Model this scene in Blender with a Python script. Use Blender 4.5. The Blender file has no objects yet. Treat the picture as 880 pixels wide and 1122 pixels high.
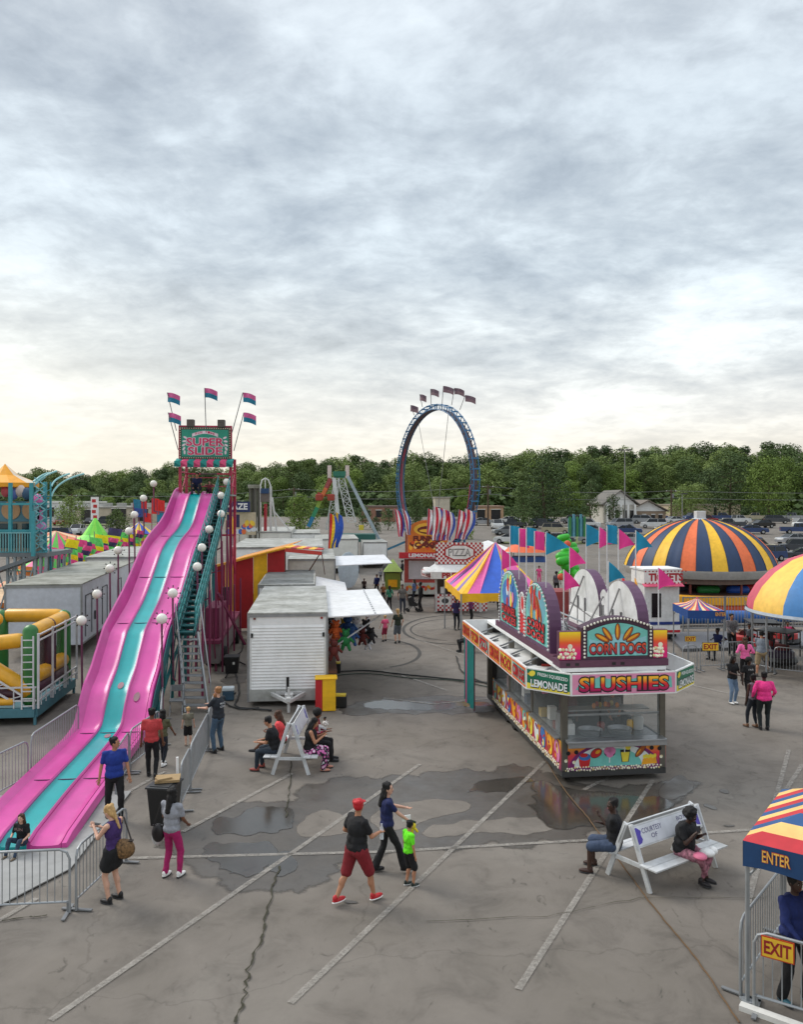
import bpy, math, random
from mathutils import noise as mn
from mathutils import Vector as V, Matrix
random.seed(11)
rnd = random.random
uni = random.uniform
sc = bpy.context.scene
COL = sc.collection
H, F, HX, HY = 6.8, 880.0, 440.0, 548.0      # eye height, focal length and horizon measured from the photo
PI = math.pi
R = math.radians
def G(px, py, z=0.0):
    d = (H - z) * F / (py - HY)
    return V(((px - HX) * d / F, d, z))
def P(px, py, d):
    return V(((px - HX) * d / F, d, H - (py - HY) * d / F))
# ------------------------------------------------------------------ materials
def srgb(r, g, b):
    f = lambda c: (c / 255 / 12.92) if c / 255 <= .04045 else ((c / 255 + .055) / 1.055) ** 2.4
    return (f(r), f(g), f(b))
_M = {}
def mat(name, col=None, rough=.55, metal=0.0, var=.08, scale=5.0, bump=0.0, spec=.5, dirt=.14, alpha=1.0, trans=0.0, big=None):
    if name in _M:
        return _M[name]
    m = bpy.data.materials.new(name)
    m.use_nodes = True
    nt = m.node_tree
    N = nt.nodes
    b = N['Principled BSDF']
    b.inputs['Roughness'].default_value = rough
    b.inputs['Metallic'].default_value = metal
    b.inputs['Specular IOR Level'].default_value = spec
    b.inputs['Alpha'].default_value = alpha
    b.inputs['Transmission Weight'].default_value = trans
    tc = N.new('ShaderNodeTexCoord')
    n1 = N.new('ShaderNodeTexNoise'); n1.inputs['Scale'].default_value = scale; n1.inputs['Detail'].default_value = 4
    n2 = N.new('ShaderNodeTexNoise'); n2.inputs['Scale'].default_value = .9; n2.inputs['Detail'].default_value = 6; n2.inputs['Roughness'].default_value = .7
    nt.links.new(tc.outputs['Object'], n1.inputs['Vector'])
    nt.links.new(tc.outputs['Object'], n2.inputs['Vector'])
    r1 = N.new('ShaderNodeValToRGB')
    c = col
    r1.color_ramp.elements[0].position = .3; r1.color_ramp.elements[1].position = .7
    r1.color_ramp.elements[0].color = (c[0] * (1 - var), c[1] * (1 - var), c[2] * (1 - var), 1)
    r1.color_ramp.elements[1].color = (min(1, c[0] * (1 + var)), min(1, c[1] * (1 + var)), min(1, c[2] * (1 + var)), 1)
    nt.links.new(n1.outputs['Fac'], r1.inputs['Fac'])
    mx = N.new('ShaderNodeMix'); mx.data_type = 'RGBA'; mx.blend_type = 'MULTIPLY'
    r2 = N.new('ShaderNodeValToRGB')
    r2.color_ramp.elements[0].position = .38; r2.color_ramp.elements[1].position = .58
    r2.color_ramp.elements[0].color = (1 - dirt, 1 - dirt, 1 - dirt * 1.1, 1)
    r2.color_ramp.elements[1].color = (1, 1, 1, 1)
    nt.links.new(n2.outputs['Fac'], r2.inputs['Fac'])
    mx.inputs['Factor'].default_value = 1
    nt.links.new(r1.outputs['Color'], mx.inputs['A'])
    nt.links.new(r2.outputs['Color'], mx.inputs['B'])
    nt.links.new(mx.outputs['Result'], b.inputs['Base Color'])
    if bump:
        bp = N.new('ShaderNodeBump'); bp.inputs['Strength'].default_value = bump; bp.inputs['Distance'].default_value = .02
        nt.links.new(n1.outputs['Fac'], bp.inputs['Height'])
        nt.links.new(bp.outputs['Normal'], b.inputs['Normal'])
    _M[name] = m
    return m
def K(r, g, b, rough=.6, **k):
    """material from the sRGB colour of the thing itself"""
    nm = 'paint_%02x%02x%02x_%d' % (r, g, b, int(rough * 100)) + ('m' if k.get('metal') else '')
    return mat(nm, srgb(r, g, b), rough, **k)
def grad(name, c0, c1, axis='Z', a=0, b=1, cm=None):
    """printed colour gradient across a panel, in object space"""
    if name in _M: return _M[name]
    m = bpy.data.materials.new(name); m.use_nodes = True
    nt = m.node_tree; N = nt.nodes; bs = N['Principled BSDF']; bs.inputs['Roughness'].default_value = .4
    tc = N.new('ShaderNodeTexCoord'); sx = N.new('ShaderNodeSeparateXYZ'); mr = N.new('ShaderNodeMapRange'); rp = N.new('ShaderNodeValToRGB')
    nt.links.new(tc.outputs['Object'], sx.inputs[0]); nt.links.new(sx.outputs[axis], mr.inputs['Value'])
    mr.inputs['From Min'].default_value = a; mr.inputs['From Max'].default_value = b
    nt.links.new(mr.outputs[0], rp.inputs['Fac'])
    rp.color_ramp.elements[0].color = (*srgb(*c0), 1); rp.color_ramp.elements[1].color = (*srgb(*c1), 1)
    if cm: e = rp.color_ramp.elements.new(.5); e.color = (*srgb(*cm), 1)
    nt.links.new(rp.outputs['Color'], bs.inputs['Base Color'])
    _M[name] = m
    return m
WHITE = K(236, 236, 234, .5, var=.04, dirt=.12); OFFW = K(216, 216, 210, .6, var=.05, dirt=.15); BLACK = K(22, 22, 24, .5); DARK = K(38, 38, 40, .6)
GREY = K(128, 130, 132, .5); STEEL = K(170, 172, 175, .35, metal=.7); GALV = K(158, 162, 165, .45, metal=.45)
PINK = K(222, 92, 162, .28); HOTP = K(236, 60, 140, .6); TEAL = K(20, 160, 160, .28); TEALF = K(22, 118, 140, .55)
RED = K(190, 32, 40, .5); YEL = K(244, 190, 26, .55); BLUE = K(36, 84, 176, .55); MAG = K(136, 48, 86, .5)
PURP = K(96, 62, 92, .5); GREEN = K(40, 130, 60, .5); ORAN = K(232, 118, 40, .55)
def glass(name='window_glass', col=(.5, .55, .56), a=.14):
    if name in _M: return _M[name]
    m = mat(name, col, .05, alpha=a, dirt=.05, var=.03)
    return m
# ------------------------------------------------------------------ mesh builder
def frame_of(d):
    d = d.normalized()
    a = V((0, 0, 1)) if abs(d.z) < .95 else V((1, 0, 0))
    s = d.cross(a).normalized()
    return s, s.cross(d).normalized() * -1
class MB:
    def __init__(s): s.v = []; s.f = []; s.m = []; s.X = Matrix()
    def add(s, vs, fs, mi=0):
        n = len(s.v); X = s.X
        s.v += [X @ V(p) for p in vs]
        s.f += [tuple(i + n for i in f) for f in fs]
        s.m += ([mi] * len(fs)) if isinstance(mi, int) else list(mi)
    def box(s, c, d, mi=0, rz=0.0, R3=None):
        M3 = R3 if R3 else Matrix.Rotation(rz, 3, 'Z')
        c = V(c); vs = []
        for x in (-.5, .5):
            for y in (-.5, .5):
                for z in (-.5, .5):
                    vs.append(c + M3 @ V((x * d[0], y * d[1], z * d[2])))
        s.add(vs, [(0, 1, 3, 2), (4, 6, 7, 5), (0, 4, 5, 1), (2, 3, 7, 6), (0, 2, 6, 4), (1, 5, 7, 3)], mi)
    def bar(s, a, b, w, h=None, mi=0):
        a = V(a); b = V(b); h = h or w
        u, v = frame_of(b - a); u = u * w / 2; v = v * h / 2
        s.add([a - u - v, a + u - v, a + u + v, a - u + v, b - u - v, b + u - v, b + u + v, b - u + v],
              [(0, 1, 2, 3), (7, 6, 5, 4), (0, 4, 5, 1), (1, 5, 6, 2), (2, 6, 7, 3), (3, 7, 4, 0)], mi)
    def tube(s, pts, r, mi=0, n=8, closed=False):
        pts = [V(p) for p in pts]; k = len(pts)
        rs = r if isinstance(r, (list, tuple)) else [r] * k
        vs = []; pu = None
        for i, p in enumerate(pts):
            if closed: d = pts[(i + 1) % k] - pts[i - 1]
            else: d = pts[min(i + 1, k - 1)] - pts[max(i - 1, 0)]
            if d.length < 1e-7: d = V((0, 0, 1))
            d.normalize()
            if pu is None: pu, _ = frame_of(d)
            pu = (pu - d * pu.dot(d))
            pu = pu.normalized() if pu.length > 1e-6 else frame_of(d)[0]
            w = d.cross(pu)
            for j in range(n):
                t = 2 * PI * j / n
                vs.append(p + (pu * math.cos(t) + w * math.sin(t)) * rs[i])
        fs = []
        for i in range(k if closed else k - 1):
            a = i * n; b = ((i + 1) % k) * n
            for j in range(n):
                fs.append((a + j, a + (j + 1) % n, b + (j + 1) % n, b + j))
        if not closed:
            fs.append(tuple(range(n - 1, -1, -1))); fs.append(tuple(range((k - 1) * n, k * n)))
        s.add(vs, fs, mi)
    def ell(s, c, r, mi=0, n=12, R3=None, m=8):
        c = V(c); r = (r, r, r) if not hasattr(r, '__len__') else r
        vs = []; fs = []
        for i in range(1, m):
            t = PI * i / m
            for j in range(n):
                p = 2 * PI * j / n
                q = V((r[0] * math.sin(t) * math.cos(p), r[1] * math.sin(t) * math.sin(p), r[2] * math.cos(t)))
                vs.append(c + (R3 @ q if R3 else q))
        top = len(vs); q = V((0, 0, r[2])); q = R3 @ q if R3 else q
        vs += [c + q, c - q]
        for i in range(m - 2):
            for j in range(n):
                fs.append((i * n + j, (i + 1) * n + j, (i + 1) * n + (j + 1) % n, i * n + (j + 1) % n))
        for j in range(n):
            fs.append((top, j, (j + 1) % n)); fs.append((top + 1, (m - 2) * n + (j + 1) % n, (m - 2) * n + j))
        s.add(vs, fs, mi)
    def cap(s, a, b, ra, rb, mi=0, n=12):
        a = V(a); b = V(b); d = b - a
        if d.length < 1e-5: s.ell(a, ra, mi); return
        d.normalize(); pts = []; rs = []
        for i in range(1, 5):
            t = PI / 2 * i / 4; pts.append(a - d * ra * math.cos(t)); rs.append(ra * math.sin(t))
        for i in range(3, -1, -1):
            t = PI / 2 * (i + .25) / 4; pts.append(b + d * rb * math.cos(t)); rs.append(rb * math.sin(t))
        s.tube(pts, rs, mi, n)
    def lathe(s, c, prof, n=24, mi=0, seg=None, arc=1.0):
        """prof: (radius, z) pairs; seg: function(column,row)->material"""
        c = V(c); vs = []; fs = []; ms = []
        for r, z in prof:
            for j in range(n):
                t = 2 * PI * j / n
                vs.append(c + V((r * math.cos(t), r * math.sin(t), z)))
        for i in range(len(prof) - 1):
            for j in range(n):
                fs.append((i * n + j, i * n + (j + 1) % n, (i + 1) * n + (j + 1) % n, (i + 1) * n + j))
                ms.append(seg(j, i) if seg else mi)
        s.add(vs, fs, ms)
    def prism(s, pts, off, mi=0, mside=None):
        """closed polygon of 3D points pushed along the vector off"""
        k = len(pts); pts = [V(p) for p in pts]; off = V(off)
        fs = [tuple(range(k - 1, -1, -1)), tuple(range(k, 2 * k))]; ms = [mi, mi]
        for i in range(k):
            fs.append((i, (i + 1) % k, k + (i + 1) % k, k + i)); ms.append(mi if mside is None else mside)
        s.add(pts + [p + off for p in pts], fs, ms)
    def sheet(s, rows, th=.01, mi=0, seg=None):
        """grid of 3D points given a small thickness"""
        nr = len(rows); nc = len(rows[0]); vs = []; fs = []; ms = []
        nrm = (V(rows[0][1]) - V(rows[0][0])).cross(V(rows[1][0]) - V(rows[0][0]))
        nrm = nrm.normalized() * th if nrm.length > 1e-9 else V((0, 0, th))
        for k in (0, 1):
            for r in rows:
                for p in r: vs.append(V(p) + nrm * k)
        o = nr * nc
        for i in range(nr - 1):
            for j in range(nc - 1):
                a = i * nc + j; q = (a, a + 1, a + nc + 1, a + nc); mm = seg(j, i) if seg else mi
                fs.append(q[::-1]); fs.append(tuple(x + o for x in q)); ms += [mm, mm]
        edge = [j for j in range(nc)] + [i * nc + nc - 1 for i in range(1, nr)] + [(nr - 1) * nc + j for j in range(nc - 2, -1, -1)] + [i * nc for i in range(nr - 2, 0, -1)]
        for i in range(len(edge)):
            a = edge[i]; b = edge[(i + 1) % len(edge)]
            fs.append((a, b, b + o, a + o)); ms.append(ms[0])
        s.add(vs, fs, ms)
    def build(s, name, mats, parent=None, smooth=False, bevel=0, kind=None, sub=0):
        if not isinstance(mats, (list, tuple)): mats = [mats]
        me = bpy.data.meshes.new(name)
        vs = s.v
        if parent is not None:
            Mi = wm(parent).inverted(); vs = [Mi @ v for v in vs]
        me.from_pydata([tuple(v) for v in vs], [], s.f)
        for m in mats: me.materials.append(m)
        if len(mats) > 1: me.polygons.foreach_set('material_index', [min(i, len(mats) - 1) for i in s.m])
        me.validate(); me.update()
        o = bpy.data.objects.new(name, me); COL.objects.link(o)
        if parent is not None: o.parent = parent
        if smooth:
            me.polygons.foreach_set('use_smooth', [True] * len(me.polygons))
            if smooth != 'all': me.set_sharp_from_angle(angle=R(40))
        if bevel:
            md = o.modifiers.new('edge', 'BEVEL'); md.width = bevel; md.segments = 2; md.limit_method = 'ANGLE'; md.angle_limit = R(40)
        if kind: o['kind'] = kind
        return o
def wm(o):
    M = o.matrix_basis.copy(); p = o.parent
    while p is not None: M = p.matrix_basis @ M; p = p.parent
    return M
def thing(name, label, cat, loc=(0, 0, 0), rz=0.0, group=None):
    o = bpy.data.objects.new(name, None); COL.objects.link(o)
    o.location = loc; o.rotation_euler = (0, 0, rz); o.empty_display_size = .2
    o['label'] = label; o['category'] = cat
    if group: o['group'] = group
    return o
def tag(o, label, cat, group=None, kind=None):
    o['label'] = label; o['category'] = cat
    if group: o['group'] = group
    if kind: o['kind'] = kind
    return o
def copy_tree(o, loc=None, rz=None, label=None, scale=None, parent=None):
    c = o.copy(); COL.objects.link(c)
    if parent is not None: c.parent = parent
    if loc is not None: c.location = loc
    if rz is not None: c.rotation_euler = (0, 0, rz)
    if label: c['label'] = label
    if scale: c.scale = scale if hasattr(scale, '__len__') else (scale,) * 3
    for ch in list(o.children): copy_tree(ch, parent=c)
    return c
def local(o):
    b = MB(); b.X = wm(o); return b
def recolor(o, m, idx=0):
    o.material_slots[idx].link = 'OBJECT'; o.material_slots[idx].material = m
# ------------------------------------------------------------------ lettering and printed panels
_T = {}
def text_geo(t, off=0.0):
    k = (t, off)
    if k in _T: return _T[k]
    cu = bpy.data.curves.new('lettering', 'FONT'); cu.body = t; cu.size = 1; cu.offset = off; cu.resolution_u = 3
    o = bpy.data.objects.new('lettering', cu); COL.objects.link(o)
    me = o.to_mesh()
    vs = [v.co.copy() for v in me.vertices]; fs = [tuple(p.vertices) for p in me.polygons]
    o.to_mesh_clear(); bpy.data.objects.remove(o); bpy.data.curves.remove(cu)
    _T[k] = (vs, fs)
    return _T[k]
class PL:
    """a printed plane: u right, v up, n toward the viewer; layers stand a few mm proud"""
    def __init__(s, mb, o, u, v):
        s.mb = mb; s.o = V(o); s.u = V(u).normalized(); s.v = V(v).normalized(); s.n = s.u.cross(s.v).normalized(); s.xi = mb.X.inverted()
    def pt(s, x, y, k=0): return s.o + s.u * x + s.v * y + s.n * k
    def poly(s, pts, mi, k=.004): s.mb.add([s.xi @ s.pt(x, y, k) for x, y in pts], [tuple(range(len(pts)))], mi)
    def rect(s, x0, y0, x1, y1, mi, k=.004): s.poly([(x0, y0), (x1, y0), (x1, y1), (x0, y1)], mi, k)
    def disc(s, x, y, rx, ry, mi, k=.006, n=14, rot=0):
        c, q = math.cos(rot), math.sin(rot)
        s.poly([(x + rx * math.cos(t) * c - ry * math.sin(t) * q, y + rx * math.cos(t) * q + ry * math.sin(t) * c) for t in [2 * PI * i / n for i in range(n)]], mi, k)
    def text(s, t, x, y, w, h, mi, k=.012, off=0.0, skew=0):
        b, _ = text_geo(t, 0.0)
        x0 = min(p.x for p in b); x1 = max(p.x for p in b); y0 = min(p.y for p in b); y1 = max(p.y for p in b)
        vs, fs = text_geo(t, off)
        sx = w / (x1 - x0); sy = h / (y1 - y0)
        s.mb.add([s.xi @ s.pt(x + (p.x - (x0 + x1) / 2) * sx, y + (p.y - (y0 + y1) / 2) * sy + skew * ((p.x - (x0 + x1) / 2) * sx), k) for p in vs], fs, mi)
    def bulbs(s, pts, r, mi, k=.02):
        for x, y in pts: s.mb.ell(s.xi @ s.pt(x, y, k), r, mi, n=6, m=4)
# ------------------------------------------------------------------ people
from mathutils import noise as mn
def remesh(mb, vox, name, m, parent, it=2, extra=None, fold=0.0):
    me = bpy.data.meshes.new('tmp'); me.from_pydata([tuple(v) for v in mb.v], [], mb.f); me.update()
    o = bpy.data.objects.new('tmp', me); COL.objects.link(o)
    md = o.modifiers.new('r', 'REMESH'); md.mode = 'VOXEL'; md.voxel_size = vox
    ms = o.modifiers.new('s', 'SMOOTH'); ms.iterations = it; ms.factor = .5
    dg = bpy.context.evaluated_depsgraph_get()
    e = bpy.data.meshes.new_from_object(o.evaluated_get(dg))
    b = MB(); hs = name in ('hair',)
    b.v = [v.co.copy() for v in e.vertices]
    if (fold or hs) and vox < .03:
        sd = rnd() * 50; ns_ = [v.normal.copy() for v in e.vertices]
        for i, c in enumerate(b.v):
            if hs: k = mn.noise(V((c.x * 38, c.y * 38, c.z * 16 + sd))) * .011
            else: k = (abs(mn.noise(V((c.x * 9 + sd, c.y * 9, c.z * 5)))) - .2) * fold + mn.noise(V((c.x * 22, c.y * 22 + sd, c.z * 9))) * fold * .45
            k = max(k, -.002) if not hs else k
            b.v[i] = c + ns_[i] * k
    b.f = [tuple(p.vertices) for p in e.polygons]; b.m = [0] * len(b.f)
    bpy.data.objects.remove(o); bpy.data.meshes.remove(me); bpy.data.meshes.remove(e)
    mats = [m] if not isinstance(m, list) else m
    if extra:
        b.v += extra.v and [v for v in extra.v]; n = len(b.v) - len(extra.v)
        b.f += [tuple(i + n for i in f) for f in extra.f]; b.m += extra.m
    X = wm(parent); b.v = [X @ v for v in b.v]
    return b.build(name, mats, parent, smooth='all')
def ik(a, t, l1, l2, hint):
    d = t - a; L = max(.05, min(d.length, (l1 + l2) * .995)); dn = d.normalized(); t = a + dn * L
    x = (l1 * l1 - l2 * l2 + L * L) / (2 * L); y = math.sqrt(max(0, l1 * l1 - x * x))
    hp = hint - dn * hint.dot(dn); hp.normalize()
    return a + dn * x + hp * y, t
SK = {'light': K(206, 160, 136, .55, dirt=.05), 'tan': K(176, 124, 94, .55, dirt=.05), 'brown': K(112, 72, 50, .5, dirt=.05), 'dark': K(66, 44, 34, .5, dirt=.05)}
EYEW = K(170, 160, 150, .4); LIPS = K(150, 78, 72, .5); EYED = K(18, 14, 12, .2)
PEOPLE = 0
def person(label, loc, face=0, h=1.72, b=1.0, skin='light', top=('tee', BLACK), bot=('pants', BLACK), shoes=BLACK, hair=('short', BLACK),
           lean=0, twist=0, pz=.93, feet=None, hands=None, nod=0, turn=0, vox=.02, sole=None, barefoot=False, logo=None, kneehint=None, knees=None, group=None, z0=None):
    """one posed figure; local frame x right, y the way the body faces"""
    t = thing('person', label, 'person', loc, R(face), group)
    s = h / 1.75
    pel = V((0, 0, pz)); up = V((0, math.sin(R(lean)), math.cos(R(lean)))); X = V((1, 0, 0)); tw = Matrix.Rotation(R(twist), 3, up)
    Xs = tw @ X; fr = Xs.cross(up) * -1; fr = up.cross(Xs)
    wa = pel + up * .15; ch = pel + up * .34; nk = pel + up * .53
    sh = [pel + up * .475 + Xs * (q * (.165 + .02 * b)) for q in (-1, 1)]
    hp = [pel + X * (q * .085 * b) - V((0, 0, .02)) for q in (-1, 1)]
    feet = feet or [(-.1, .0, .08), (.1, .02, .08)]
    hands = hands or [(-.27, .04, .84), (.27, .04, .84)]
    kh = V(kneehint or (0, 1, .15))
    kn = []; an = []
    for i in (0, 1):
        k_, a_ = ik(hp[i], V(feet[i]), .43, .42, kh + V(((-1, 1)[i] * .15, 0, 0))); kn.append(k_); an.append(a_)
    el = []; wr = []
    for i in (0, 1):
        hint = V(((-1, 1)[i] * .5, -.8, -.5))
        e_, w_ = ik(sh[i], V(hands[i]), .28, .25, hint); el.append(e_); wr.append(w_)
    hr = Matrix.Rotation(R(turn), 3, 'Z') @ Matrix.Rotation(R(-nod - lean * .4), 3, 'X')
    hd = nk + V((0, .015, 0)) + hr @ V((0, .01, .155))
    HX_ = lambda x, y, z: hd + hr @ V((x, y, z))
    B = Matrix((( Xs.x, fr.x, up.x), (Xs.y, fr.y, up.y), (Xs.z, fr.z, up.z)))
    if feet is not None and barefoot is None: pass
    sc_ = lambda mb: setattr(mb, 'X', Matrix.Scale(s, 4)) or mb
    # ---- body
    m = sc_(MB())
    m.ell(pel, (.155 * b, .11 * b, .12), R3=B); m.ell(wa, (.13 * b, .095 * b, .15), R3=B); m.ell(ch, (.15 * (b * .6 + .4), .105 * b, .19), R3=B)
    m.cap(sh[0], sh[1], .049, .049); m.cap(nk - up * .06, hd, .055, .05)
    m.ell(hd, (.076, .094, .112), R3=hr); m.ell(HX_(0, .03, -.06), (.052, .058, .055), R3=hr); m.ell(HX_(0, .098, -.012), (.013, .02, .02), R3=hr)
    for q in (-1, 1): m.ell(HX_(q * .077, -.005, -.01), (.012, .02, .032), R3=hr)
    ab = .75 + .25 * b
    fingers = sc_(MB())
    for i in (0, 1):
        q = (-1, 1)[i]
        m.cap(sh[i], el[i], (.05 if top[0] == 'tank' else .042) * ab, .037 * ab); m.cap(el[i], wr[i], .038 * ab, .027)
        d = (wr[i] - el[i]).normalized(); pal = wr[i] + d * .045
        sd = d.cross(V((0, 0, 1)) if abs(d.z) < .8 else V((0, 1, 0))).normalized(); nn = sd.cross(d)
        R3 = Matrix(((sd.x, nn.x, d.x), (sd.y, nn.y, d.y), (sd.z, nn.z, d.z)))
        m.ell(pal, (.036, .018, .055), R3=R3)
        curl = nn * (-q if abs(d.z) < .8 else 1) * .018
        if abs(d.z) >= .8: curl = V((-q * .012, .01, 0))
        for k, (o_, l_) in enumerate(((-.027, .062), (-.009, .075), (.009, .07), (.026, .054))):
            a0 = pal + sd * o_ + d * .03; a1 = a0 + d * l_ * .55; a2 = a0 + d * l_ * .95 + curl
            fingers.tube([a0, a1, a2], [.009, .0085, .006], 0, n=6)
        ts = -1 if (sd.dot(V((0, 1, 0))) < 0) else 1
        a0 = pal + sd * ts * .025 - d * .02; fingers.tube([a0, a0 + sd * ts * .025 + d * .02, a0 + sd * ts * .03 + d * .05], [.012, .0105, .008], 0, n=6)
        cv = bot[0] in ('pants', 'flare', 'baggy', 'tight'); f_ = .72 if cv else 1
        m.cap(hp[i], kn[i], .082 * (b * .6 + .4) * (.85 if cv else 1), .055 * ab * f_); m.cap(kn[i], an[i], .055 * ab * f_, .036 * (.9 if cv else 1))
        if not cv: m.ell(kn[i] * .6 + an[i] * .4 - V((0, .012, 0)), (.05 * ab, .05 * ab, .1))
        m.ell(an[i] + V((0, .06, -.045)), (.042, .115, .035))
    ex = fingers
    for q in (-1, 1):
        ex.ell(HX_(q * .032, .083, .012), (.012, .008, .006), 1, n=8, R3=hr, m=6); ex.ell(HX_(q * .032, .0915, .012), (.007, .004, .007), 2, n=6, R3=hr, m=4)
        ex.ell(HX_(q * .033, .088, .033), (.02, .008, .004), 2, n=6, R3=hr, m=4)
    ex.ell(HX_(0, .088, -.052), (.024, .008, .007), 3, n=8, R3=hr, m=4)
    remesh(m, vox * s * .8, 'body', [SK[skin], EYEW, EYED, LIPS], t, extra=ex)
    # ---- top
    kind, tm = top
    o_ = .018 + .012 * (kind in ('tee', 'long'))
    m = sc_(MB())
    m.ell(pel + up * .03, (.155 * b + o_, .11 * b + o_, .13), R3=B); m.ell(wa, (.135 * b + o_, .1 * b + o_, .17), R3=B)
    m.ell(ch, (.155 * (b * .6 + .4) + o_, .108 * b + o_, .2), R3=B)
    if kind == 'dress': m.cap(pel, (hp[0] + hp[1]) / 2 * .55 + (kn[0] + kn[1]) / 2 * .45, .17 * b, .2 * b)
    if kind != 'tank': m.cap(sh[0], sh[1], .063, .063)
    else: m.cap(sh[0] * .8 + sh[1] * .2, sh[1] * .8 + sh[0] * .2, .066, .066)
    for i in (0, 1):
        if kind in ('tee', 'dress'): m.cap(sh[i], sh[i].lerp(el[i], .66), .055 * ab, .054 * ab)
        if kind == 'long':
            m.cap(sh[i], el[i], .064 * ab, .052 * ab); m.cap(el[i], el[i].lerp(wr[i], .9), .05 * ab, .038)
    remesh(m, vox * s * 1.1, 'shirt', tm, t, it=2, fold=.022)
    # ---- bottom
    kind, bm_ = bot
    m = sc_(MB())
    m.ell(pel - V((0, 0, .02)), (.16 * b + .01, .115 * b + .01, .13))
    wl = 1.0
    for i in (0, 1):
        if kind == 'shorts':
            m.cap(hp[i], hp[i].lerp(kn[i], .95), .1 * b, .098); 
        elif kind == 'skirt':
            m.cap(hp[i], hp[i].lerp(kn[i], .55), .115 * b, .125 * b)
        else:
            fl = {'pants': .052, 'flare': .085, 'baggy': .075, 'tight': .044}[kind]
            m.cap(hp[i], kn[i], .093 * (b * .6 + .4), .068 * ab); m.cap(kn[i], kn[i].lerp(an[i], .95 if kind != 'tight' else .8), .068 * ab, fl)
    if kind == 'skirt': m.cap(pel, (kn[0] + kn[1]) / 2 * .45 + pel * .55, .16 * b, .17 * b)
    remesh(m, vox * s, {'shorts': 'shorts', 'skirt': 'skirt'}.get(kind, 'trousers'), bm_, t, it=2, fold=.018)
    # ---- shoes
    if shoes:
        for i in (0, 1):
            m = local(t); m.X = m.X @ Matrix.Scale(s, 4); a = an[i]
            m.ell(a + V((0, .055, -.035)), (.048, .135, .04), 0, n=12); m.ell(a + V((0, -.02, 0)), (.043, .05, .06), 0, n=10)
            m.ell(a + V((0, .055, -.062)), (.052, .14, .018), 1, n=12)
            m.build('shoe', [shoes, sole or DARK], t, smooth=True)
    # ---- hair
    kind, hm = hair
    if kind:
        m = sc_(MB())
        cap_ = kind in ('cap',)
        if kind == 'afro': m.ell(HX_(0, -.03, .045), (.125, .125, .12), R3=hr)
        elif kind == 'curly':
            m.ell(HX_(0, -.04, .035), (.13, .118, .128), R3=hr)
            for k in range(44):
                th = uni(0, 2 * PI); ph = uni(.0, 2.0); p_ = V((.125 * math.sin(ph) * math.cos(th), .12 * math.sin(ph) * math.sin(th) - .03, .11 * math.cos(ph) + .03))
                if p_.y < .05 or p_.z > .09: m.ell(HX_(*p_), .032, R3=hr)
        else:
            m.ell(HX_(0, -.018, .026), (.09, .097, .108), R3=hr)
            for k in range(9): a_ = k * .7; m.ell(HX_(.062 * math.cos(a_), -.03 + .06 * math.sin(a_), .075), (.035, .035, .03 + .012 * (k % 3)), R3=hr)
        if kind in ('long', 'pony'): m.ell(HX_(0, -.055, -.03), (.08, .055, .1), R3=hr)
        if kind == 'long':
            m.cap(HX_(0, -.07, -.04), nk - up * .14 - fr * .12, .07, .055)
            for q in (-1, 1): m.cap(HX_(q * .072, -.02, 0), HX_(q * .08, -.03, -.14), .026, .03)
        if kind == 'pony': m.cap(HX_(0, -.1, .03), nk - up * .12 - fr * .13, .038, .022)
        if kind == 'bob':
            for q in (-1, 0, 1): m.cap(HX_(q * .07, -.04, 0), HX_(q * .08, -.05, -.13), .045, .05)
        if kind == 'bun': m.ell(HX_(0, -.09, .09), .05, R3=hr)
        remesh(m, vox * s * .8, 'cap' if cap_ else 'hair', hm, t, it=1 if kind != 'curly' else 0)
        if cap_:
            m = local(t); m.X = m.X @ Matrix.Scale(s, 4)
            m.ell(HX_(0, .11, .045), (.07, .075, .012), 0, R3=hr); m.build('cap_brim', hm, t, smooth=True)
    t['_s'] = s
    J = dict(wr=[wm(t) @ (w * s) for w in wr], hd=wm(t) @ (hd * s), sh=[wm(t) @ (w * s) for w in sh], ch=wm(t) @ (ch * s), fr=(wm(t).to_3x3() @ fr), pel=wm(t) @ (pel * s), s=s, kn=[wm(t) @ (w * s) for w in kn],
             hn=[wm(t) @ ((w + (w - e).normalized() * .07) * s) for w, e in zip(wr, el)], up=(wm(t).to_3x3() @ up), x=(wm(t).to_3x3() @ Xs), ch_y=.105 * b + o_)
    del t['_s']
    if logo:
        bb = MB(); txt, front, colr, wd = logo
        n = J['fr'] * (1 if front else -1); u = J['x'] * (-1 if front else 1)
        u = (Matrix.Rotation(0, 3, 'Z') @ u)
        p = PL(bb, J['ch'] + n * (J['ch_y'] * s + .012), u, J['up'])
        for k, ln in enumerate(txt): p.text(ln, 0, .05 - k * .085, wd, .055, 0, off=.01, k=.0)
        bb.build('shirt_print', colr, t)
    return t, J
# ------------------------------------------------------------------ camera, sky, sun
cd = bpy.data.cameras.new('camera'); cam = bpy.data.objects.new('camera', cd); COL.objects.link(cam)
cam.location = (0, 0, H); cam.rotation_euler = (PI / 2, 0, 0)
cd.sensor_fit = 'VERTICAL'; cd.sensor_height = 36; cd.lens = F / 1122 * 36; cd.shift_y = -13 / 1122
cd.clip_start = .1; cd.clip_end = 3000
sc.camera = cam
W = bpy.data.worlds.new('World'); sc.world = W; W.use_nodes = True
nt = W.node_tree; N = nt.nodes; L = nt.links; bg = N['Background']
SUN_EL, SUN_AZ = R(42), R(-58)      # low bright part of the overcast, to the left of the view
sky = N.new('ShaderNodeTexSky'); sky.sky_type = 'NISHITA'; sky.sun_disc = False; sky.sun_elevation = SUN_EL; sky.sun_rotation = SUN_AZ; sky.air_density = 1.5; sky.dust_density = 3
tc = N.new('ShaderNodeTexCoord'); sx = N.new('ShaderNodeSeparateXYZ'); L.new(tc.outputs['Generated'], sx.inputs[0])
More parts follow.
